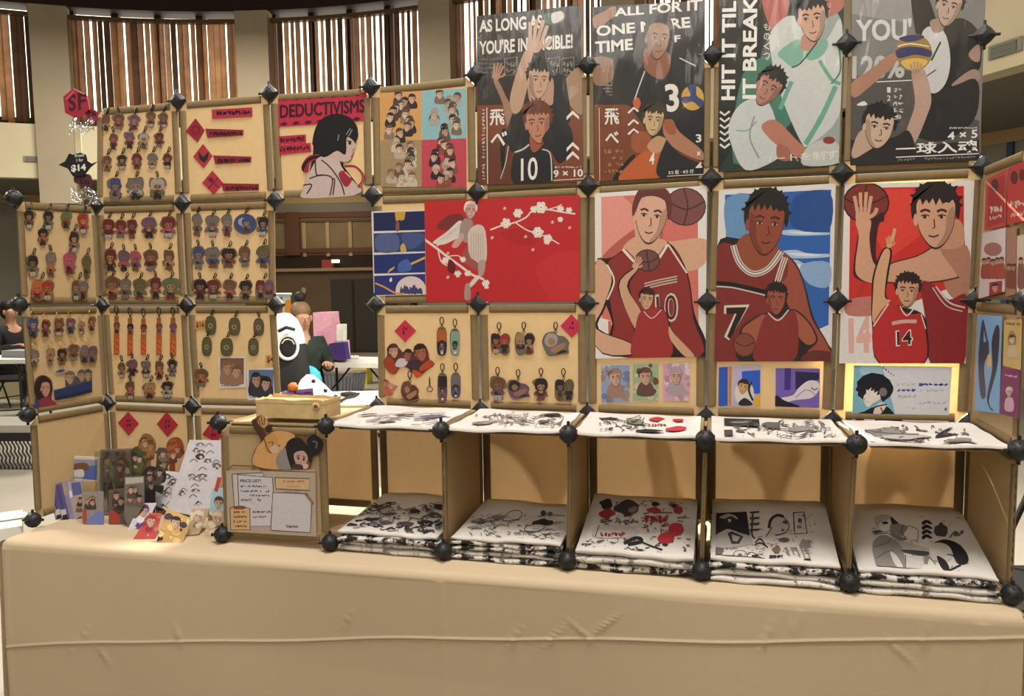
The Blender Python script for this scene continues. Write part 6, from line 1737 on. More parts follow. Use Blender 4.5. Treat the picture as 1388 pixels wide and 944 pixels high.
paper('#c2a27c', [(490, 322), (810, 332), (806, 440), (498, 425)]); a.scrib('#7a5a40', 530, 345, 760, 370, 13, 4, 31); a.Ln('#8a6a4a', 4, [(590, 405), (720, 405)]); a.scrib('#8a6a5a', 570, 446, 720, 462, 14, 3, 33)
paper('#bdb8bc', [(452, 790), (455, 805), (812, 825), (826, 560), (760, 470), (470, 460)]); 
a.Ln('#7a4a2e', 22, [(770, 465), (840, 565)]); a.Ln('#b08050', 8, [(778, 480), (832, 556)])
a.TR(INK, 'Venmo', 588, 752, 702, 782, .03)
done(a)
sticker('sticker', 'sticker of brown shape and dark bun haired head above the price list', 'sticker', PB, ZG,
        [(300, 415), (310, 330), (345, 280), (318, 190), (290, 172), (345, 135), (385, 170), (405, 220), (470, 222), (520, 240), (570, 262), (630, 240), (690, 280), (675, 350), (620, 370), (610, 430), (540, 440), (440, 440)],
        lambda a: (a.P('#c2935e', [(302, 412), (315, 330), (350, 285), (420, 225), (520, 238), (525, 275), (470, 320), (480, 410), (430, 438)]), a.P('#4a2c20', [(292, 176), (318, 165), (370, 240), (360, 272), (340, 268)]), a.P('#b88a58', [(325, 170), (350, 138), (384, 172), (370, 205), (345, 200)]),
                   a.Ln('#4a2c20', 5, [(345, 145), (352, 190)]), a.Ln('#4a2c20', 5, [(330, 160), (345, 195)]), a.Ln('#4a2c20', 5, [(365, 150), (360, 192)]), a.E('#3a2620', 386, 212, 20, 20), a.P('#b5884f', [(365, 260), (420, 240), (440, 290), (400, 340), (365, 330)]), a.Ln('#5a3a24', 6, [(362, 270), (395, 345), (450, 300)]), a.Ln('#5a3a24', 5, [(385, 290), (410, 285), (405, 310)]),
                   a.E('#c0a08c', 420, 325, 26, 24), a.P('#857c78', [(430, 370), (480, 320), (520, 400), (500, 440), (440, 430)]), a.P('#211c1f', [(482, 310), (510, 268), (560, 262), (600, 300), (600, 270), (640, 242), (688, 290), (672, 345), (630, 368), (620, 400), (560, 350), (520, 430), (500, 400)]),
                   a.P('#b58f84', [(528, 350), (580, 335), (605, 375), (585, 410), (540, 405)]), a.Ln('#2a1d1c', 5, [(540, 365), (560, 360)]), a.Ln('#2a1d1c', 5, [(575, 365), (592, 372)]), a.E('#2a1d1c', 552, 376, 6, 8), a.E('#2a1d1c', 582, 382, 6, 8), a.E('#c2a494', 590, 420, 18, 16), a.P('#3c3432', [(520, 410), (570, 412), (575, 436), (525, 432)]), a.Ln('#6a605c', 8, [(630, 280), (655, 290), (650, 320)])), '#6a4a38', off=.0004)

# ------------------------------------------------------------------ kraft box and card on the board behind the price list
zs = max(NF[(2, 1)].z, NB[(3, 1)].z, NB[(2, 1)].z) + .011
SHELF = Plane((0, 0, zs), (0, 0, 1))
mk = mat('#c2a878', 0.85, 0.12, 30, 0.1, bump=.2)
bl, br = SHELF.at(347, 566), SHELF.at(441, 569)
t = thing('kraft_box', 'low tan kraft paper box lying on the board above the price list', 'box', (bl + br) / 2)
b = MB(); lo = bl; b.prism([bl, br, br + V((0, .10, 0)), bl + V((0, .10, 0))], (0, 0, .046), mk); b.build('box_body', t, bevel=.003)
b = MB(); r = random.Random(4)
rim_ = [(bl.x, bl.y), (br.x, br.y), (br.x, br.y + .10), (bl.x, bl.y + .10)]
for i in range(4):
    p, q = rim_[i], rim_[(i + 1) % 4]
    b.grid([[V((p[0] + (q[0] - p[0]) * k / 12, p[1] + (q[1] - p[1]) * k / 12, zs + .044 + (h * (.008 + r.uniform(0, .006))))) for k in range(13)] for h in (0, 1)], mk, False)
b.build('torn_rim', t, solid=.0015)
KP = Plane((0, bl.y - .003, 0), (0, -1, 0))
b = MB(); c0 = KP.at(428, 551); b.ball(c0, .0075, .003, .006, mat('#9c3a26', .5)); b.ball(c0 + V((0, .0012, 0)), .0125, .002, .010, mat('#cbb98a', .6)); b.build('seal', t)
VP = Plane((0, bl.y + .13, 0), (0, -1, 0))
a = sheet('name_card', 'purple lettered card propped up behind the kraft box', 'card', VP, (7.305, 330, 520), [(440, 72), (560, 45), (690, 62), (700, 190), (430, 190)][0:1] + [(690, 45), (700, 250), (430, 250)], '#75588e', off=0)
a.scrib('#3d2a58', 485, 82, 690, 110, 9, 7, 2); a.scrib('#3d2a58', 500, 128, 680, 152, 8, 6, 5); done(a)
b = MB(); b.ball(VP.at(397, 525), .016, .014, .014, mat('#c06a3c', .6), jit=.15, seed=2); o = tag(b.build('orange_pompom'), 'small orange tuft at the left end of the purple card', 'pompom')
b = MB(); b.ball(VP.at(382, 536), .009, .008, .009, mat('#d8d2bc', .5)); tag(b.build('white_bead'), 'small pale round bead left of the purple card', 'bead')
b = MB(); b.ball(VP.at(392, 538), .028, .02, .020, mat('#6f5878', .8), jit=.2, seed=7); tag(b.build('purple_pouch'), 'crumpled purple pouch beside the purple card', 'pouch')

# ------------------------------------------------------------------ cards and sticker sheets at the left end
ZK = (3.932, 0, 540)


def lean(bx, by, yaw=0.25, tilt=0.25):
    """a card's plane: stands where its lower edge meets the cloth, turned to the front, leaning back"""
    k, ox, oy = ZK; o = TABLE.at(bx / k + ox, by / k + oy)
    return Plane(o + V((0, 0, .0008)), (math.sin(yaw) * math.cos(tilt), -math.cos(yaw) * math.cos(tilt), math.sin(tilt)))


def card(name, label, cat, base, outline, fn, paper, thick=.002, yaw=.25, tilt=.25, smooth=False, wrap=False, group=None, side=None):
    pl = lean(base[0], base[1], yaw, tilt)
    a = Art(pl, ZK, 0.0006); pts = [a.c(p) for p in outline]; pts = cr(pts, 3) if smooth else pts
    a.prism([pl.at(x, y, 0) for x, y in pts], -pl.n * thick, mat(paper, .4), mat(side or paper, .5)); a.meta = (name, label, cat, group)
    fn(a); o = done(a)
    if wrap:
        b = MB(); b.poly([pl.at(x, y, .004) for x, y in pts], clear('sleeve_film', .07, .12, (1, 1, 1), .25, 30)); b.build('plastic_sleeve', o)
    return o


def heads(cols, sd, x0, y0, x1, y1, n=3, s=24):
    def f(a):
        r = random.Random(sd)
        for i in range(n):
            x, y = r.uniform(x0, x1), r.uniform(y0, y1)
            a.P(r.choice(cols), [(x - s, y + s * 1.9), (x - s * .9, y + s * .6), (x, y + s * .3), (x + s * .9, y + s * .6), (x + s, y + s * 1.9)])
            a.face(x, y, s * .8, s, r.choice(['#b58f78', '#a37c66', '#c0a088']), r.choice(cols), r.uniform(-.3, .3), 0, 0, '#2a1d1a', True, i + sd)
    return f


for i, (x, lab) in enumerate([(0, 'leftmost'), (32, 'second')]):
    card('card_pack', 'slim upright purple card pack with white foot, %s on the cloth' % lab, 'card pack', (305 + x, 650), [(258 + x, 464), (288 + x, 456), (328 + x, 640), (296 + x, 650)],
         lambda a, x=x: (a.F('#4a4474', (266 + x, 470), (284 + x, 464), (312 + x, 600), (296 + x, 604)), a.F('#b8b2b4', (290 + x, 596), (318 + x, 590), (327 + x, 640), (300 + x, 646)), a.F('#2a2530', (300 + x, 625), (324 + x, 618), (328 + x, 640), (300 + x, 648))), '#5a5280', .03, .2, .12)
card('card_pack', 'upright tan and grey card pack beside the slim purple ones', 'card pack', (380, 645), [(312, 450), (352, 440), (398, 640), (362, 648)], lambda a: (a.F('#a58d74', (320, 460), (345, 452), (380, 600), (360, 606)), a.F('#877c8c', (330, 520), (362, 512), (385, 620), (366, 626))), '#8f8596', .03, .2, .12)
card('sleeved_card', 'sleeved card with purple blue top and pale picture in front of the photo frame', 'card', (410, 645), [(350, 450), (432, 440), (446, 620), (396, 650)], lambda a: (a.F('#565a92', (378, 452), (428, 446), (438, 510), (390, 520)), a.F('#a89a90', (392, 520), (438, 512), (444, 610), (402, 635)), heads(['#6a5242', '#3a3030'], 5, 405, 540, 430, 590, 2, 16)(a), a.P('#d6d2cc', [(362, 500), (380, 495), (386, 525), (368, 530)])), '#a09aa8', .006, .2, .15, wrap=True)
card('photo_frame', 'white framed brown and blue picture card standing behind the sleeved cards', 'picture', (440, 610), [(365, 310), (532, 318), (526, 600), (368, 600)], lambda a: (a.F('#8a8492', (380, 325), (520, 330), (518, 432), (380, 425)), a.F('#4f5f9c', (440, 365), (518, 358), (514, 436), (440, 430)), a.P('#6a4d36', [(385, 360), (420, 345), (465, 350), (470, 385), (400, 385)]), a.P('#c0bab8', [(385, 390), (440, 380), (445, 420), (385, 415)]), a.F('#b3956a', (440, 442), (522, 445), (522, 600), (440, 600)), a.F('#a48c68', (368, 440), (440, 442), (440, 600), (368, 600))), '#bbb4ae', .012, .2, .05)
t = thing('acrylic_stand', 'clear smoky acrylic stand holding dark picture cards', 'stand', lean(620, 600).o)
pl = lean(620, 610, .25, .06)
b = MB(); k_, ox_, oy_ = ZK; qd = [pl.at(x / k_ + ox_, y / k_ + oy_) for x, y in [(535, 275), (692, 270), (692, 610), (540, 610)]]
b.prism(qd, -pl.n * .012, mat('#6f665c', .2, .15, 40)); b.build('back_plate', t)
b = MB(); q_ = [p + pl.n * .035 for p in qd]
b.prism(q_, pl.n * .002, clear('acrylic_front', .12, .08, (.86, .84, .8), .3, 20)); b.build('front_plate', t)
b = MB(); b.prism([qd[2], qd[3], q_[3], q_[2]], V((0, 0, .003)), mat('#a09a92', .2)); b.build('foot', t)
pl2 = Plane(pl.o + pl.n * .01, pl.n)
for i, (x0, y0, x1, y1, lab, cl) in enumerate([(548, 285, 612, 470, 'narrow dark grey card at the left inside the smoky stand', ['#4a4540', '#6a645c', '#322e2c']), (618, 285, 690, 470, 'dark reddish portrait card at the right inside the smoky stand', ['#4a3a30', '#6a3a30', '#2c2624'])]):
    a = Art(pl2, ZK, .003 + .0015 * i); a.prism([pl2.at(*a.c(p), .001 + .0015 * i) for p in [(x0, y0), (x1, y0), (x1, y1), (x0, y1)]], pl2.n * .0015, mat('#5d564e', .4)); a.meta = ('picture_card', lab, 'card', None)
    a.q = [a.c(p) for p in [(x0, y0), (x1, y0), (x1, y1), (x0, y1)]]; a.k = 5
    r = random.Random(i)
    for j in range(14):
        blot(a, r.choice(cl + ['#7d766e']), r.uniform(x0, x1), r.uniform(y0, y1), 14, 20, j)
    heads(cl, i + 3, x0 + 20, y0 + 50, x1 - 20, y0 + 120, 2, 22)(a); done(a)
card('sleeved_card', 'card of thin brown figures over a blue block, standing low at the front', 'card', (500, 675), [(436, 500), (548, 498), (552, 684), (440, 664)], lambda a: (heads(['#6a4a38', '#8a5a40', '#3f3530'], 8, 460, 525, 530, 560, 5, 18)(a), a.F('#6a76b0', (465, 650), (520, 600), (552, 612), (552, 684), (475, 680)), a.F('#a04a38', (440, 590), (462, 590), (462, 664), (442, 662))), '#8a8480', .004, .2, .2, wrap=True)
card('sleeved_card', 'dark card with a reddish foot in front of the smoky stand', 'card', (630, 675), [(578, 490), (666, 478), (684, 672), (580, 676)], lambda a: (heads(['#3a302c', '#4a3c34', '#2a2626'], 9, 600, 510, 650, 580, 5, 22)(a), a.P('#9c3a2e', [(590, 600), (630, 620), (640, 660), (590, 670)])), '#5a5048', .004, .2, .2, wrap=True)
card('sleeved_card', 'pale topped dark crowd card beside the reddish footed card', 'card', (700, 690), [(664, 420), (768, 414), (768, 560), (694, 700), (662, 640)], lambda a: (a.F('#a09a94', (668, 425), (764, 420), (764, 450), (670, 460)), heads(['#2c2828', '#45403c', '#5a5048'], 10, 690, 470, 745, 540, 6, 20)(a)), '#6a625a', .004, .25, .2)
for nm, base, out, cols, sd, lab in (('standee', (740, 600), [(690, 300), (715, 262), (760, 262), (790, 330), (775, 380), (760, 600), (710, 600), (690, 380)], ['#4a4a30', '#5a5a3c', '#3c3a2a'], 11, 'olive green cutout standee of clustered heads'),
                                     ('standee', (790, 600), [(735, 255), (760, 195), (800, 195), (828, 240), (822, 300), (800, 330), (810, 600), (760, 600), (750, 300)], ['#7a5630', '#5a3c26', '#8a5e34'], 12, 'tall golden brown cutout standee of clustered heads'),
                                     ('standee', (880, 600), [(835, 300), (860, 265), (900, 280), (905, 340), (880, 400), (870, 600), (830, 600)], ['#4d463c', '#6a6050', '#3a352f'], 13, 'grey brown cutout standee between golden and reddish ones'),
                                     ('standee', (930, 600), [(885, 260), (910, 215), (955, 212), (978, 260), (965, 310), (930, 350), (940, 600), (890, 600), (905, 330)], ['#7a3c20', '#5d2f20', '#97512a'], 14, 'reddish brown cutout standee, rightmost of the cluster'),
                                     ('standee', (820, 640), [(755, 410), (790, 365), (830, 370), (880, 395), (875, 450), (830, 470), (820, 640), (780, 640), (765, 460)], ['#2c2826', '#3f3a36', '#4f4640'], 15, 'low black haired cutout standee at the front of the cluster')):
    xs = [p[0] for p in out]; ys = [p[1] for p in out[:7]]
    card(nm, lab, 'standee', base, out, lambda a, cols=cols, sd=sd, xs=xs, ys=ys: ([blot(a, random.Random(sd * 9 + j).choice(cols), random.Random(sd * 7 + j).uniform(min(xs) + 16, max(xs) - 16), min(ys) + 24 + j * 9, 22, 18, sd + j) for j in range(12)], heads(cols, sd, min(xs) + 26, min(ys) + 34, max(xs) - 26, min(ys) + 110, 4, 19)(a)), cols[0], .004, .2, .12, True, group='cutout standees at the left end')
WHT = '#b9b4b8'


def inked(sd, x0, y0, x1, y1, n):
    def f(a):
        r = random.Random(sd)
        for i in range(n):
            u, v = r.random(), r.random(); x = x0 + (x1 - x0) * u + (1 - v) * (x1 - x0) * .2; y = y0 + (y1 - y0) * v
            if r.random() < .6:
                blot(a, r.choice(['#2b282a', '#3f3a3c', '#8a8488', '#6a6468']), x, y, r.uniform(10, 28), r.uniform(7, 18), i + sd)
                blot(a, '#c0aaa0', x + 4, y + 4, 9, 8, i + sd + 50)
            a.Ln('#3a3638', 3, [(x - 20, y + 10), (x, y - 8), (x + 22, y + 6)])
    return f


card('sticker_sheet', 'large white sticker sheet, tallest at the back against the board', 'sticker sheet', (1060, 640), [(1010, 222), (1178, 225), (1178, 380), (1100, 620), (985, 640), (900, 560), (955, 385)][0:2] + [(1178, 420), (1100, 640), (890, 600)], inked(3, 960, 235, 1150, 560, 26), WHT, .002, .25, .35)
card('sticker_sheet', 'white sticker sheet with black inked heads leaning at the front left', 'sticker sheet', (890, 630), [(885, 388), (1062, 405), (970, 635), (800, 560)], inked(4, 850, 405, 1000, 590, 26), WHT, .002, .28, .5)
card('sticker_sheet', 'narrow white sticker sheet edged with brown, right of the front one', 'sticker sheet', (1050, 600), [(1065, 372), (1178, 375), (1100, 560), (1090, 600), (985, 620)], lambda a: (inked(5, 1060, 385, 1140, 540, 12)(a), a.F('#8a6a44', (1070, 405), (1085, 408), (1010, 580), (995, 575))), WHT, .002, .3, .45)
card('picture_card', 'pale blue picture card with a dark haired head beside the price board', 'card', (1150, 690), [(1130, 480), (1195, 478), (1195, 690), (1105, 690)], lambda a: (a.F('#8fb0b4', (1130, 500), (1195, 500), (1195, 690), (1110, 690)), a.F('#a03428', (1160, 420), (1180, 425), (1160, 500), (1140, 495)), a.face(1165, 560, 24, 32, '#b09078', '#4a2a28', .1, 0, 0, '#2a1d1a', True, 5)), '#93b0b4', .002, .3, .3)
for base, out, cols, sk, lab, sd in (((720, 700), [(745, 560), (835, 558), (775, 690), (680, 705)], ['#c0b8bc', '#4f3a72', '#d0c8cc'], 1, 'sleeved sticker in purple and white, leftmost of the front row', 3),
                                     ((770, 752), [(795, 612), (862, 612), (825, 760), (710, 752)], ['#b04a48', '#8f2f34', '#c06a60'], 1, 'sleeved bright red sticker in the front row', 5),
                                     ((900, 770), [(890, 586), (1018, 640), (972, 776), (834, 766)], ['#b8935a', '#2b2226', '#d0b078', '#3d3048'], 1, 'large sleeved gold sticker in the front row, nearest the edge', 7),
                                     ((1040, 735), [(1020, 590), (1118, 588), (1060, 725), (995, 735)], ['#a8906c', '#c0b4a4', '#6a5030'], 1, 'sleeved tan sticker in the front row beside the gold one', 9),
                                     ((1140, 738), [(1120, 600), (1195, 598), (1195, 735), (1088, 738)], ['#bfa27a', '#cfc0a4', '#6a5238'], 1, 'sleeved cream sticker in the front row next to the price board', 11)):
    xs = [p[0] for p in out]; ys = [p[1] for p in out]

    def fn(a, cols=cols, sd=sd, xs=xs, ys=ys, out=out):
        a.q = [a.c(p) for p in out]; r = random.Random(sd); cx, cy = sum(xs) / 4, sum(ys) / 4
        for j in range(16):
            blot(a, r.choice(cols), r.uniform(min(xs), max(xs)), r.uniform(min(ys), max(ys)), 24, 18, j + sd)
        a.face(cx + 8, cy - 26, 26, 32, '#bd9a7e', cols[1], .2, 0, 0, '#2a1d1a', True, sd)
    card('sleeved_sticker', lab, 'sticker', base, out, fn, cols[0], .0015, .25, .75, wrap=True, group='sleeved stickers leaning in the front row')
# ------------------------------------------------------------------ the hall behind the stall
mtop = mat('#d6d6cc', 0.5, 0.04, 20); mleg = mat('#211f1e', 0.5)
FL = Plane((0, 0, 0), (0, 0, 1)); TT = Plane((0, 0, .74), (0, 0, 1))


def folding_table(p0, p1, depth, label):
    """front edge from p0 to p1 at z=.74; the table reaches away behind it"""
    d = (p1 - p0); d.z = 0; L_ = d.length; d.normalize(); n = V((-d.y, d.x, 0))
    t = thing('folding_table', label, 'table', V((*((p0 + p1) / 2 + n * depth / 2).xy, 0)), 'white folding tables in the hall')
    b = MB(); z0, z1 = .70, .745
    q = [p0 + d * .0, p1, p1 + n * depth, p0 + n * depth]; q = [V((v.x, v.y, z0)) for v in q]
    b.prism(q, (0, 0, z1 - z0), mtop); b.build('table_top', t, bevel=.012)
    for s in (.18, L_ - .18):
        for w in (.1, depth - .1):
            o = p0 + d * s; f = p0 + n * w + d * s
            b = MB(); b.tube([V((f.x, f.y, .70)), V((f.x, f.y, .35)), V((f.x, f.y, .012))], .014, mleg, 8); b.build('leg', t)
        b = MB(); c0 = p0 + d * s + n * depth / 2
        b.tube([V((*(p0 + d * s + n * .1).xy, .30)), V((*(c0 + V((0, 0, 0))).xy, .40)), V((*(p0 + d * s + n * (depth - .1)).xy, .30))], .010, mleg, 8)
        mid = p0 + d * (s + (.28 if s < L_ / 2 else -.28)) + n * depth / 2
        b.tube([V((*c0.xy, .40)), V((*((c0 + mid) / 2).xy, .54)), V((*mid.xy, .70))], .010, mleg, 8); b.build('brace', t)
    return t


near0, near1 = TT.at(360, 552), TT.at(560, 548)
folding_table(near0, near1, .62, 'white folding table just behind the stall, under black backpack')
far0, far1 = TT.at(400, 492), TT.at(540, 494)
folding_table(far0, far1, .60, 'white folding table farther back with pink bags on it')
lf0, lf1 = TT.at(-120, 490), TT.at(40, 488)
folding_table(lf0, lf1, .7, 'white folding table far left with grey boxes')
ln0, ln1 = TABLE.at(-140, 736), TABLE.at(40, 712)
folding_table(ln0, V((XL - .1, ln1.y, 0)), .22, 'white folding table left of the stall, level with the cloth')
dq = (far1 - far0).normalized(); nq = V((-dq.y, dq.x, 0))


def on(px, py_, pl=TT, off=0):
    p = pl.at(px, py_); return V((p.x, p.y, .7455))


def upright(px, y0, y1, dist_p, back=.0):
    """world z of the rows y0, y1 above point dist_p"""
    d = ray(px, y0); e = ray(px, y1); k = math.hypot(dist_p.x - CAM.x, dist_p.y - CAM.y)
    return CAM.z + d.z / math.hypot(d.x, d.y) * k, CAM.z + e.z / math.hypot(e.x, e.y) * k


def facing(p):
    d = V((p.x - CAM.x, p.y - CAM.y, 0)).normalized(); return V((d.y, -d.x, 0)), d


# pink bags, box and purple cloth on the far table
PFAR = Plane((far0 + far1) / 2 + nq * .22, -nq)


def solid(name, label, cat, pts, h, depth, plane=PFAR, bevel=.008, rough=.6, group=None, jit=0):
    b = MB(); b.prism([plane.at(x, y) for x, y in pts], -plane.n * depth, mat(h, rough, .08, 12)); o = b.build(name, bevel=bevel); return tag(o, label, cat, group)


solid('pink_bag', 'tall pale pink paper bag on the farther white table', 'bag', [(424, 424), (449, 423), (450, 440), (453, 487), (426, 488)], '#d9a3b4', .16)
PF2 = Plane(PFAR.o + PFAR.n * .1, PFAR.n)
solid('pink_bag', 'deeper pink slanted bag in front of the tall pink one', 'bag', [(430, 452), (455, 436), (458, 488), (429, 488)], '#cf93a6', .09, PF2)
solid('white_box', 'small white box beside the pink bags on the farther table', 'box', [(456, 440), (465, 440), (465, 463), (456, 463)], '#d9d6cf', .08, PF2)
solid('pale_pink_box', 'pale pink box under the small white box', 'box', [(453, 463), (466, 462), (468, 488), (453, 488)], '#c9a0ae', .12, PF2)
PF3 = Plane(PFAR.o + PFAR.n * .21, PFAR.n)
solid('purple_bag', 'dark purple low bag in front of the pink bags', 'bag', [(437, 488), (446, 466), (466, 464), (470, 488)], '#453270', .08, PF3, .01)
rg = random.Random(3)
for i in range(4):
    p = TT.at(474 + i * 3.5, 488); b = MB(); b.ball((p.x, p.y, .765), .02, .02, .02, mat('#e0ddd4', .4)); tag(b.build('small_cup'), 'tiny white cup on the farther table, right of the purple bag', 'cup', 'tiny white cups')
# things stored under the far table
p = FL.at(455, 534); rt, fw_ = facing(p)
b = MB(); w = .42
c = p + fw_ * .2
rows = []
for z, s in ((.0, .86), (.12, .93), (.26, 1.0), (.27, 1.04), (.255, .96), (.02, .82)):
    rows.append([c + rt * (w * s * math.cos(q)) + fw_ * (.22 * s * math.sin(q)) + V((0, 0, z)) for q in [2 * math.pi * i / 40 for i in range(41)]])
t = thing('laundry_basket', 'grey ribbed plastic tub under the farther white table', 'basket', c)
b.grid(rows, mat('#6f7078', .5, .1, 20)); b.build('tub', t)
b = MB()
for i in range(26):
    q = math.pi + math.pi * i / 25
    b.tube([c + rt * (w * .90 * math.cos(q)) + fw_ * (.22 * .9 * math.sin(q)) + V((0, 0, .03)), c + rt * (w * 1.0 * math.cos(q)) + fw_ * (.22 * 1.0 * math.sin(q)) + V((0, 0, .25))], .010, mat('#8d8f98', .5), 6)
b.build('rib', t)
b = MB(); b.ball(c + V((0, 0, .27)), .32, .16, .10, mat('#9a8f84', .8), jit=.2, seed=4); tag(b.build('crumpled_cloth'), 'crumpled pale cloth piled in the grey ribbed tub', 'cloth')
p = FL.at(490, 520); b = MB(); b.box((p.x - .14, p.y - .1, 0.0), (p.x + .14, p.y + .1, .34), mat('#cdbb2e', .5)); tag(b.build('yellow_crate', bevel=.01), 'bright yellow crate under the right end of the farther table', 'crate')

# black backpack, cap and white bag on the near table
p = on(389, 546); rt, fw_ = facing(p); p = p + fw_ * .16
zt, zb = upright(398, 424, 546, p)
hh = zt - .7455; c = V((p.x, p.y, .7455))
t = thing('backpack', 'black backpack with white top and white rimmed oval pocket on the near table', 'backpack', c)
def lay(prof, m, nu=22, cc=None, asp=.62):
    rows = []
    for r_, z in prof:
        rows.append([(cc or c) + rt * (r_ * math.copysign(abs(math.cos(q)) ** .8, math.cos(q))) + fw_ * (r_ * asp * math.copysign(abs(math.sin(q)) ** .8, math.sin(q))) + V((0, 0, z)) for q in [2 * math.pi * i / nu for i in range(nu + 1)]])
    b = MB(); b.grid(rows, m); return b
lay([(.001, 0), (.13, .0), (.15, .03), (.158, hh * .3), (.14, hh * .62), (.115, hh * .72), (.001, hh * .74)], mat('#1a191b', .7, .1, 30)).build('pack_body', t)
lay([(.135, hh * .60), (.134, hh * .68), (.118, hh * .80), (.09, hh * .92), (.045, hh * .99), (.001, hh)], mat('#d9d7d4', .6)).build('pack_flap', t)
BP = Plane(c - fw_ * .098, -fw_)
b = MB(); o_ = []
for i in range(24):
    q = 2 * math.pi * i / 24; o_.append(BP.at(390 + 13.5 * math.cos(q), 471 + 16 * math.sin(q), .006 + .0 * i))
b.tube(o_, .011, mat('#d4d2d0', .5), 8, True); b.build('rim', t)
b = MB(); cc = BP.at(390, 471, .0); b.ball(cc, .060, .018, .074, mat('#1b191b', .6, .1, 20), rot=Matrix((rt, fw_, V((0, 0, 1)))).transposed()); b.build('pocket', t)
b = MB()
for z_ in ([(382, 466), (386, 461), (391, 460), (396, 462), (399, 467)],):
    b.tube([BP.at(x, y, .022) for x, y in z_], .004, mat('#b9b6b4', .6), 6)
b.build('stitching', t)
b = MB(); b.tube([BP.at(378, 449, .012), BP.at(388, 444, .045), BP.at(399, 447, .012)], .012, mat('#1c1a1c', .5), 8); b.build('handle', t)
p = on(421, 538) + fw_ * .1
b = MB(); rows = []
zt, zb = upright(421, 496, 512, p)
b.ball((p.x, p.y, .7455 + (zt - .7455) * .5), .085, .07, (zt - .7455) * .5, mat('#2f93ac', .6), jit=.06, seed=3); tag(b.build('teal_pouch'), 'teal rounded pouch behind the white bag on the near table', 'pouch')
# white crumpled bag with black print
rnd = random.Random(8); p = on(432, 546) + fw_ * .05; t = thing('white_bag', 'crumpled white bag with grey marks slumped over the near table', 'bag', p)
b = MB(); rows = []; q0 = [(402, 524), (408, 516), (416, 509), (424, 509), (432, 514), (440, 521), (447, 529), (454, 535), (462, 541)]
PLB = Plane(p, -fw_)
for j in range(10):
    v = j / 9; row = []
    for i, (x, y) in enumerate(q0):
        a_ = PLB.at(x, y); base_z = .748
        s = math.sin(math.pi * v)
        row.append(a_ * 1.0 + fw_ * ((v - .5) * .26 + rnd.uniform(-.008, .008)) + V((0, 0, (base_z - a_.z) * (1 - s ** .6) + rnd.uniform(-.008, .008) * s)))
    rows.append(row)
b.grid(rows, mat('#dedcdc', .6, .12, 30)); b.build('bag_body', t, solid=.003)
b = MB()
for x, y in ((455, 538), (452, 541), (441, 530), (425, 517)):
    pp = PLB.at(x, y, .135 if x > 440 else .13); b.ball(pp, .014, .010, .012, mat('#2b2a30', .6), jit=.3, seed=x)
b.build('print', t)
b = MB(); b.tube([TT.at(452, 551) + V((0, 0, .012)), TT.at(470, 546) + V((0, 0, .03)), TT.at(480, 541) + V((0, 0, .02)), TT.at(486, 537) + V((0, 0, .015))], .010, mat('#2a201d', .6), 8)
b.tube([TT.at(464, 538) + V((0, 0, .015)), TT.at(474, 540) + V((0, 0, .03)), TT.at(482, 538) + V((0, 0, .015))], .016, mat('#2f2421', .6), 8); tag(b.build('shoulder_strap'), 'dark brown shoulder strap lying on the near white table', 'strap')

# standing booth banner
p = FL.at(389, 520); rt, fw_ = facing(p); zt, zb = upright(389, 399, 460, p)
t = thing('roll_up_banner', 'upright banner in red, orange and pale blue beyond the backpack', 'banner', p)
b = MB(); hw = .16
BN = Plane(p, -fw_); a = Art(BN, (1, 0, 0), .002); z_ = lambda x0, y0, x1, y1: [(x0, y0), (x1, y0), (x1, y1), (x0, y1)]
a.prism([BN.at(x, y) for x, y in z_(372, 399, 394, 520)], fw_ * .01, mat('#b9d4d8', .5)); a.P('#b8322a', z_(373, 403, 383, 440), False); a.P('#d08a2c', [(386, 410), (394, 408), (394, 432), (387, 430)]); a.P('#d0b43a', z_(386, 424, 394, 440), False); a.build('banner_sheet', t)
b = MB(); q0_, q1_ = BN.at(372, 399), BN.at(395.5, 399); b.tube([q0_, q1_], .02, mat('#d9dad6', .4), 8); b.build('top_bar', t)
b = MB(); q0_, q1_ = BN.at(371, 519), BN.at(395, 519); b.tube([V((q0_.x, q0_.y, .03)), V((q1_.x, q1_.y, .03))], .03, mat('#8d8d8a', .4), 8); b.build('base', t)

# black mesh bench and chairs
p0, p1 = FL.at(-60, 637), FL.at(46, 637); d = (p1 - p0).normalized(); n = V((-d.y, d.x, 0)); L_ = (p1 - p0).length
zt, zb = upright(20, 584, 637, (p0 + p1) / 2)
t = thing('mesh_bench', 'low black wire mesh bench front with grey seat at far left', 'bench', (p0 + p1) / 2)
b = MB(); b.prism([V((q.x, q.y, zt)) for q in (p0, p1, p1 + n * .45, p0 + n * .45)], (0, 0, .06), mat('#8f8b80', .6)); b.build('seat', t, bevel=.01)
b = MB(); b.prism([V((q.x, q.y, zt - .07)) for q in (p0 - n * .01, p1 - n * .01, p1 + n * .02, p0 + n * .02)], (0, 0, .07), mat('#1d1c1e', .5)); b.build('apron', t)
b = MB(); k = int(L_ / .034)
for i in range(k):
    x = L_ * i / k
    pts_ = [p0 + d * (x + .055 * (1 - q / 10) + .009 * math.sin(q * 1.9)) + V((0, 0, (zt - .06) * q / 10)) for q in range(11)]
    b.tube([V((v.x, v.y, v.z + .003)) for v in pts_], .0075, mat('#1d1c1e', .5), 5)
b.build('mesh', t)
b = MB()
for q in (p0 + n * .4, p1 + n * .4, p0 + n * .02, p1 + n * .02):
    b.tube([V((q.x, q.y, 0.0)), V((q.x, q.y, zt))], .015, mat('#1d1c1e', .5), 6)
b.build('leg', t)


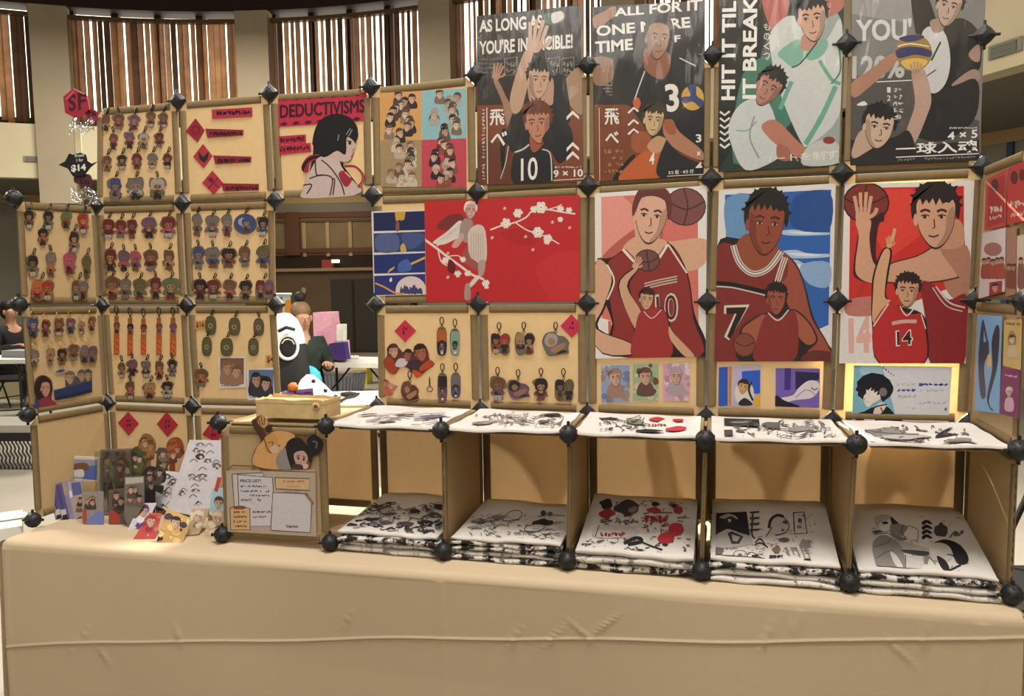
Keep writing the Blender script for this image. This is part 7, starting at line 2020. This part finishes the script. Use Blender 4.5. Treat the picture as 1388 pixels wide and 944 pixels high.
def folding_chair(base, rot, label):
    t = thing('folding_chair', label, 'chair', base, 'black folding chairs'); m = mat('#19181a', .45)
    R = Matrix.Rotation(rot, 3, 'Z'); g = lambda x, y, z: V(base) + R @ V((x, y, z))
    for s in (-1, 1):
        b = MB(); b.tube([g(.21 * s, .20, .011), g(.21 * s, .02, .42), g(.21 * s, -.16, .84)], .011, m, 8); b.build('leg', t)
        b = MB(); b.tube([g(.19 * s, -.18, .011), g(.19 * s, .05, .30), g(.19 * s, .20, .44)], .011, m, 8); b.build('leg', t)
    b = MB(); b.prism([g(-.2, -.18, .43), g(.2, -.18, .43), g(.2, .22, .45), g(-.2, .22, .45)], (0, 0, .025), m); b.build('seat', t, bevel=.01)
    b = MB(); b.prism([g(-.21, -.10, .64), g(.21, -.10, .64), g(.21, -.17, .85), g(-.21, -.17, .85)], R @ V((0, -.015, 0)), m); b.build('backrest', t, bevel=.008)
    b = MB(); b.tube([g(-.19, -.13, .1), g(.19, -.13, .1)], .008, m, 6); b.build('stretcher', t)
    return t


p = FL.at(12, 566); folding_chair((p.x, p.y, 0), .5, 'black folding chair by the far left white table')
p = FL.at(1410, 862); p = CAM + ray(1407, 800) * 3.35
folding_chair((p.x, p.y, 0), 1.9, 'black folding chair at the right edge behind the stall')
folding_chair((NB[(6, 1)].x + .05, 0.95, 0), 2.9, 'black folding chair behind the stall, its shadow on the lower boards')
# boxes on and under the far left table
p = on(16, 488) + V((-.05, .25, 0)); rt, fw_ = facing(p)
b = MB(); b.box((p.x - .25, p.y - .1, .7455), (p.x + .18, p.y + .12, .82), mat('#8d9096', .6)); tag(b.build('grey_box', bevel=.01), 'low grey box on the far left white table', 'box')
p = FL.at(8, 545); b = MB(); b.box((p.x - .3, p.y + .2, 0), (p.x + .05, p.y + .5, .30), mat('#d8d4a6', .6)); tag(b.build('cream_crate', bevel=.01), 'cream crate under the far left white table', 'crate')
p = FL.at(24, 545); b = MB(); b.ball((p.x, p.y + .35, .17), .22, .18, .17, mat('#5a6660', .8), jit=.15, seed=5); tag(b.build('duffel_bag'), 'dark grey green bag under the far left white table', 'bag')
p = TABLE.at(12, 705); b = MB(); b.prism([TABLE.at(x, y) + V((0, 0, -.002)) for x, y in ((-40, 700), (34, 694), (42, 700), (-40, 712))], (0, 0, .002), mat('#dcdcdc', .6)); tag(b.build('paper_sheet'), 'white sheet of paper on the table left of the stall', 'paper')


# ------------------------------------------------------------------ people
def skin_mesh(name, nodes, edges, m, parent, sub=2):
    """one continuous surface grown round a skeleton of joints"""
    org = ORG[parent]; me = bpy.data.meshes.new(name)
    me.from_pydata([V(p) - org for p, r in nodes], edges, []); me.materials.append(m)
    o = bpy.data.objects.new(name, me); COL.objects.link(o); o.parent = parent; ORG[o] = org
    sk = o.modifiers.new('skin', 'SKIN'); sk.use_smooth_shade = True
    for i, (p, r) in enumerate(nodes):
        v = me.skin_vertices[0].data[i]; v.radius = (r, r) if not isinstance(r, tuple) else r; v.use_root = i == 0
    q = o.modifiers.new('sub', 'SUBSURF'); q.levels = sub; q.render_levels = sub
    return o


def person(base, yaw, label, hair_h, top_h, trouser_h, bun=True, lean_=0.0, skin='#b78a70', reach=.30, pattern=False, hat=None):
    """a seated adult, hands resting forward; base is the floor point under the seat"""
    t = thing('person', label, 'person', base); B = V(base); R = Matrix.Rotation(yaw, 3, 'Z')
    g = lambda x, y, z: B + R @ V((x, y - lean_ * max(0, z - .5), z))      # -y is the way they face
    ms = mat(skin, .55, .04, 40); N, E = [], []
    def add(p, r, par=None):
        N.append((p, r)); 
        if par is not None:
            E.append((par, len(N) - 1))
        return len(N) - 1
    pel = add(g(0, 0, .53), (.135, .11)); w = add(g(0, .01, .68), (.118, .095), pel); ch = add(g(0, .0, .88), (.14, .105), w); nk = add(g(0, .01, 1.03), (.062, .062), ch); n2 = add(g(0, -.005, 1.09), .052, nk); hd = add(g(0, -.02, 1.16), (.078, .085), n2); h2 = add(g(0, -.018, 1.25), (.072, .086), hd)
    jac_n, jac_e = [(g(0, .005, .52), (.165, .135)), (g(0, .01, .68), (.14, .115)), (g(0, .0, .88), (.165, .125)), (g(0, .01, 1.02), (.085, .075))], [(0, 1), (1, 2), (2, 3)]
    tr_n, tr_e = [(g(0, 0, .50), (.15, .125))], []
    hands = []
    for s in (-1, 1):
        sh = add(g(.17 * s, .0, .97), .056, ch); el = add(g(.235 * s, -.04, .72), .043, sh); wr = add(g(.15 * s, -reach, .775), .028, el); pm = add(g(.135 * s, -reach - .06, .79), (.038, .018), wr)
        for fi, (du, ln) in enumerate(((-.030, .060), (-.011, .072), (.009, .068), (.028, .052))):
            k1 = add(g(.130 * s + du, -reach - .105, .793), .0095, pm); k2 = add(g(.128 * s + du * 1.15, -reach - .105 - ln * .55, .788), .0085, k1); add(g(.126 * s + du * 1.2, -reach - .105 - ln, .772), .007, k2)
        th = add(g(.100 * s, -reach - .055, .785), .011, pm); add(g(.085 * s, -reach - .085, .780), .009, th)
        hip = add(g(.09 * s, -.03, .50), .085, pel); kn = add(g(.12 * s, -.43, .49), .062, hip); an = add(g(.12 * s, -.40, .10), .040, kn); add(g(.12 * s, -.52, .045), (.045, .032), an)
        i0 = len(jac_n); jac_n += [(g(.17 * s, .0, .965), .075), (g(.235 * s, -.04, .72), .058), (g(.165 * s, -reach + .05, .77), .045)]; jac_e += [(2, i0), (i0, i0 + 1), (i0 + 1, i0 + 2)]
        i0 = len(tr_n); tr_n += [(g(.09 * s, -.05, .505), .10), (g(.12 * s, -.43, .49), .078), (g(.12 * s, -.40, .14), .06)]; tr_e += [(0, i0), (i0, i0 + 1), (i0 + 1, i0 + 2)]
        b = MB(); Rm = R
        b.ball(g(.12 * s, -.47, .04), .05, .13, .04, mat('#2a2624', .5), rot=Rm); b.build('shoe', t)
    skin_mesh('body', N, E, ms, t)
    skin_mesh('jacket', jac_n, jac_e, mat(top_h, .85, .5 if pattern else .08, 9), t); skin_mesh('trousers', tr_n, tr_e, mat(trouser_h, .85), t)
    b = MB(); b.ball(g(0, .028, 1.265), .092, .095, .085, mat(hair_h, .6, .2, 30), rot=R); b.ball(g(0, .05, 1.19), .090, .065, .10, mat(hair_h, .6, .2, 30), rot=R)
    if bun:
        b.ball(g(0, .03, 1.385), .052, .052, .048, mat('#1b1718', .6), jit=.08, rot=R)
    b.build('hair', t)
    me_, ml = mat('#1d1614', .4), mat('#8a4a40', .5)
    for s in (-1, 1):
        b = MB(); b.ball(g(.032 * s, -.104, 1.205), .011, .006, .007, mat('#d8cfc6', .4), rot=R); b.ball(g(.032 * s, -.109, 1.205), .006, .004, .006, me_, rot=R); b.build('eye', t)
    b = MB(); b.tube([g(0, -.104, 1.205), g(0, -.122, 1.172), g(0, -.108, 1.162)], [.006, .013, .009], ms, 8); b.build('nose', t)
    b = MB(); b.tube([g(-.025, -.098, 1.128), g(0, -.104, 1.126), g(.025, -.098, 1.128)], [.004, .007, .004], ml, 8); b.build('mouth', t)
    for s in (-1, 1):
        b = MB(); b.ball(g(.083 * s, -.005, 1.19), .012, .022, .032, ms, rot=R); b.build('ear', t)
    return t


# seated behind the farther table, by the backpack
d = ray(409, 430); hd_ = V((d.x, d.y, 0)).normalized(); rt = V((hd_.y, -hd_.x, 0))
dist = 7.5
pp = V((CAM.x, CAM.y, 0)) + hd_ * dist
person((pp.x, pp.y, 0), math.atan2(hd_.x, -hd_.y) * 0 + math.atan2(-hd_.x, hd_.y) + .35, 'person with dark top bun in black patterned jacket seated by the pink bags', '#7a6248', '#26302a', '#2b2a2e', True, .0, reach=.16, pattern=True)
p = V((pp.x, pp.y, 0)); folding_chair((p.x, p.y, 0), math.atan2(-hd_.x, hd_.y) + .35 + math.pi, 'black folding chair under the person by the pink bags')
d = ray(14, 430); hd_ = V((d.x, d.y, 0)).normalized(); pp = V((CAM.x, CAM.y, 0)) + hd_ * 12.0
person((pp.x, pp.y, 0), math.atan2(-hd_.x, hd_.y) + .6, 'person with dark hair and black top seated at the far left table', '#241c1a', '#1e1d20', '#26262a', False)
folding_chair((pp.x, pp.y, 0), math.atan2(-hd_.x, hd_.y) + .6 + math.pi, 'black folding chair under the person at the far left table')
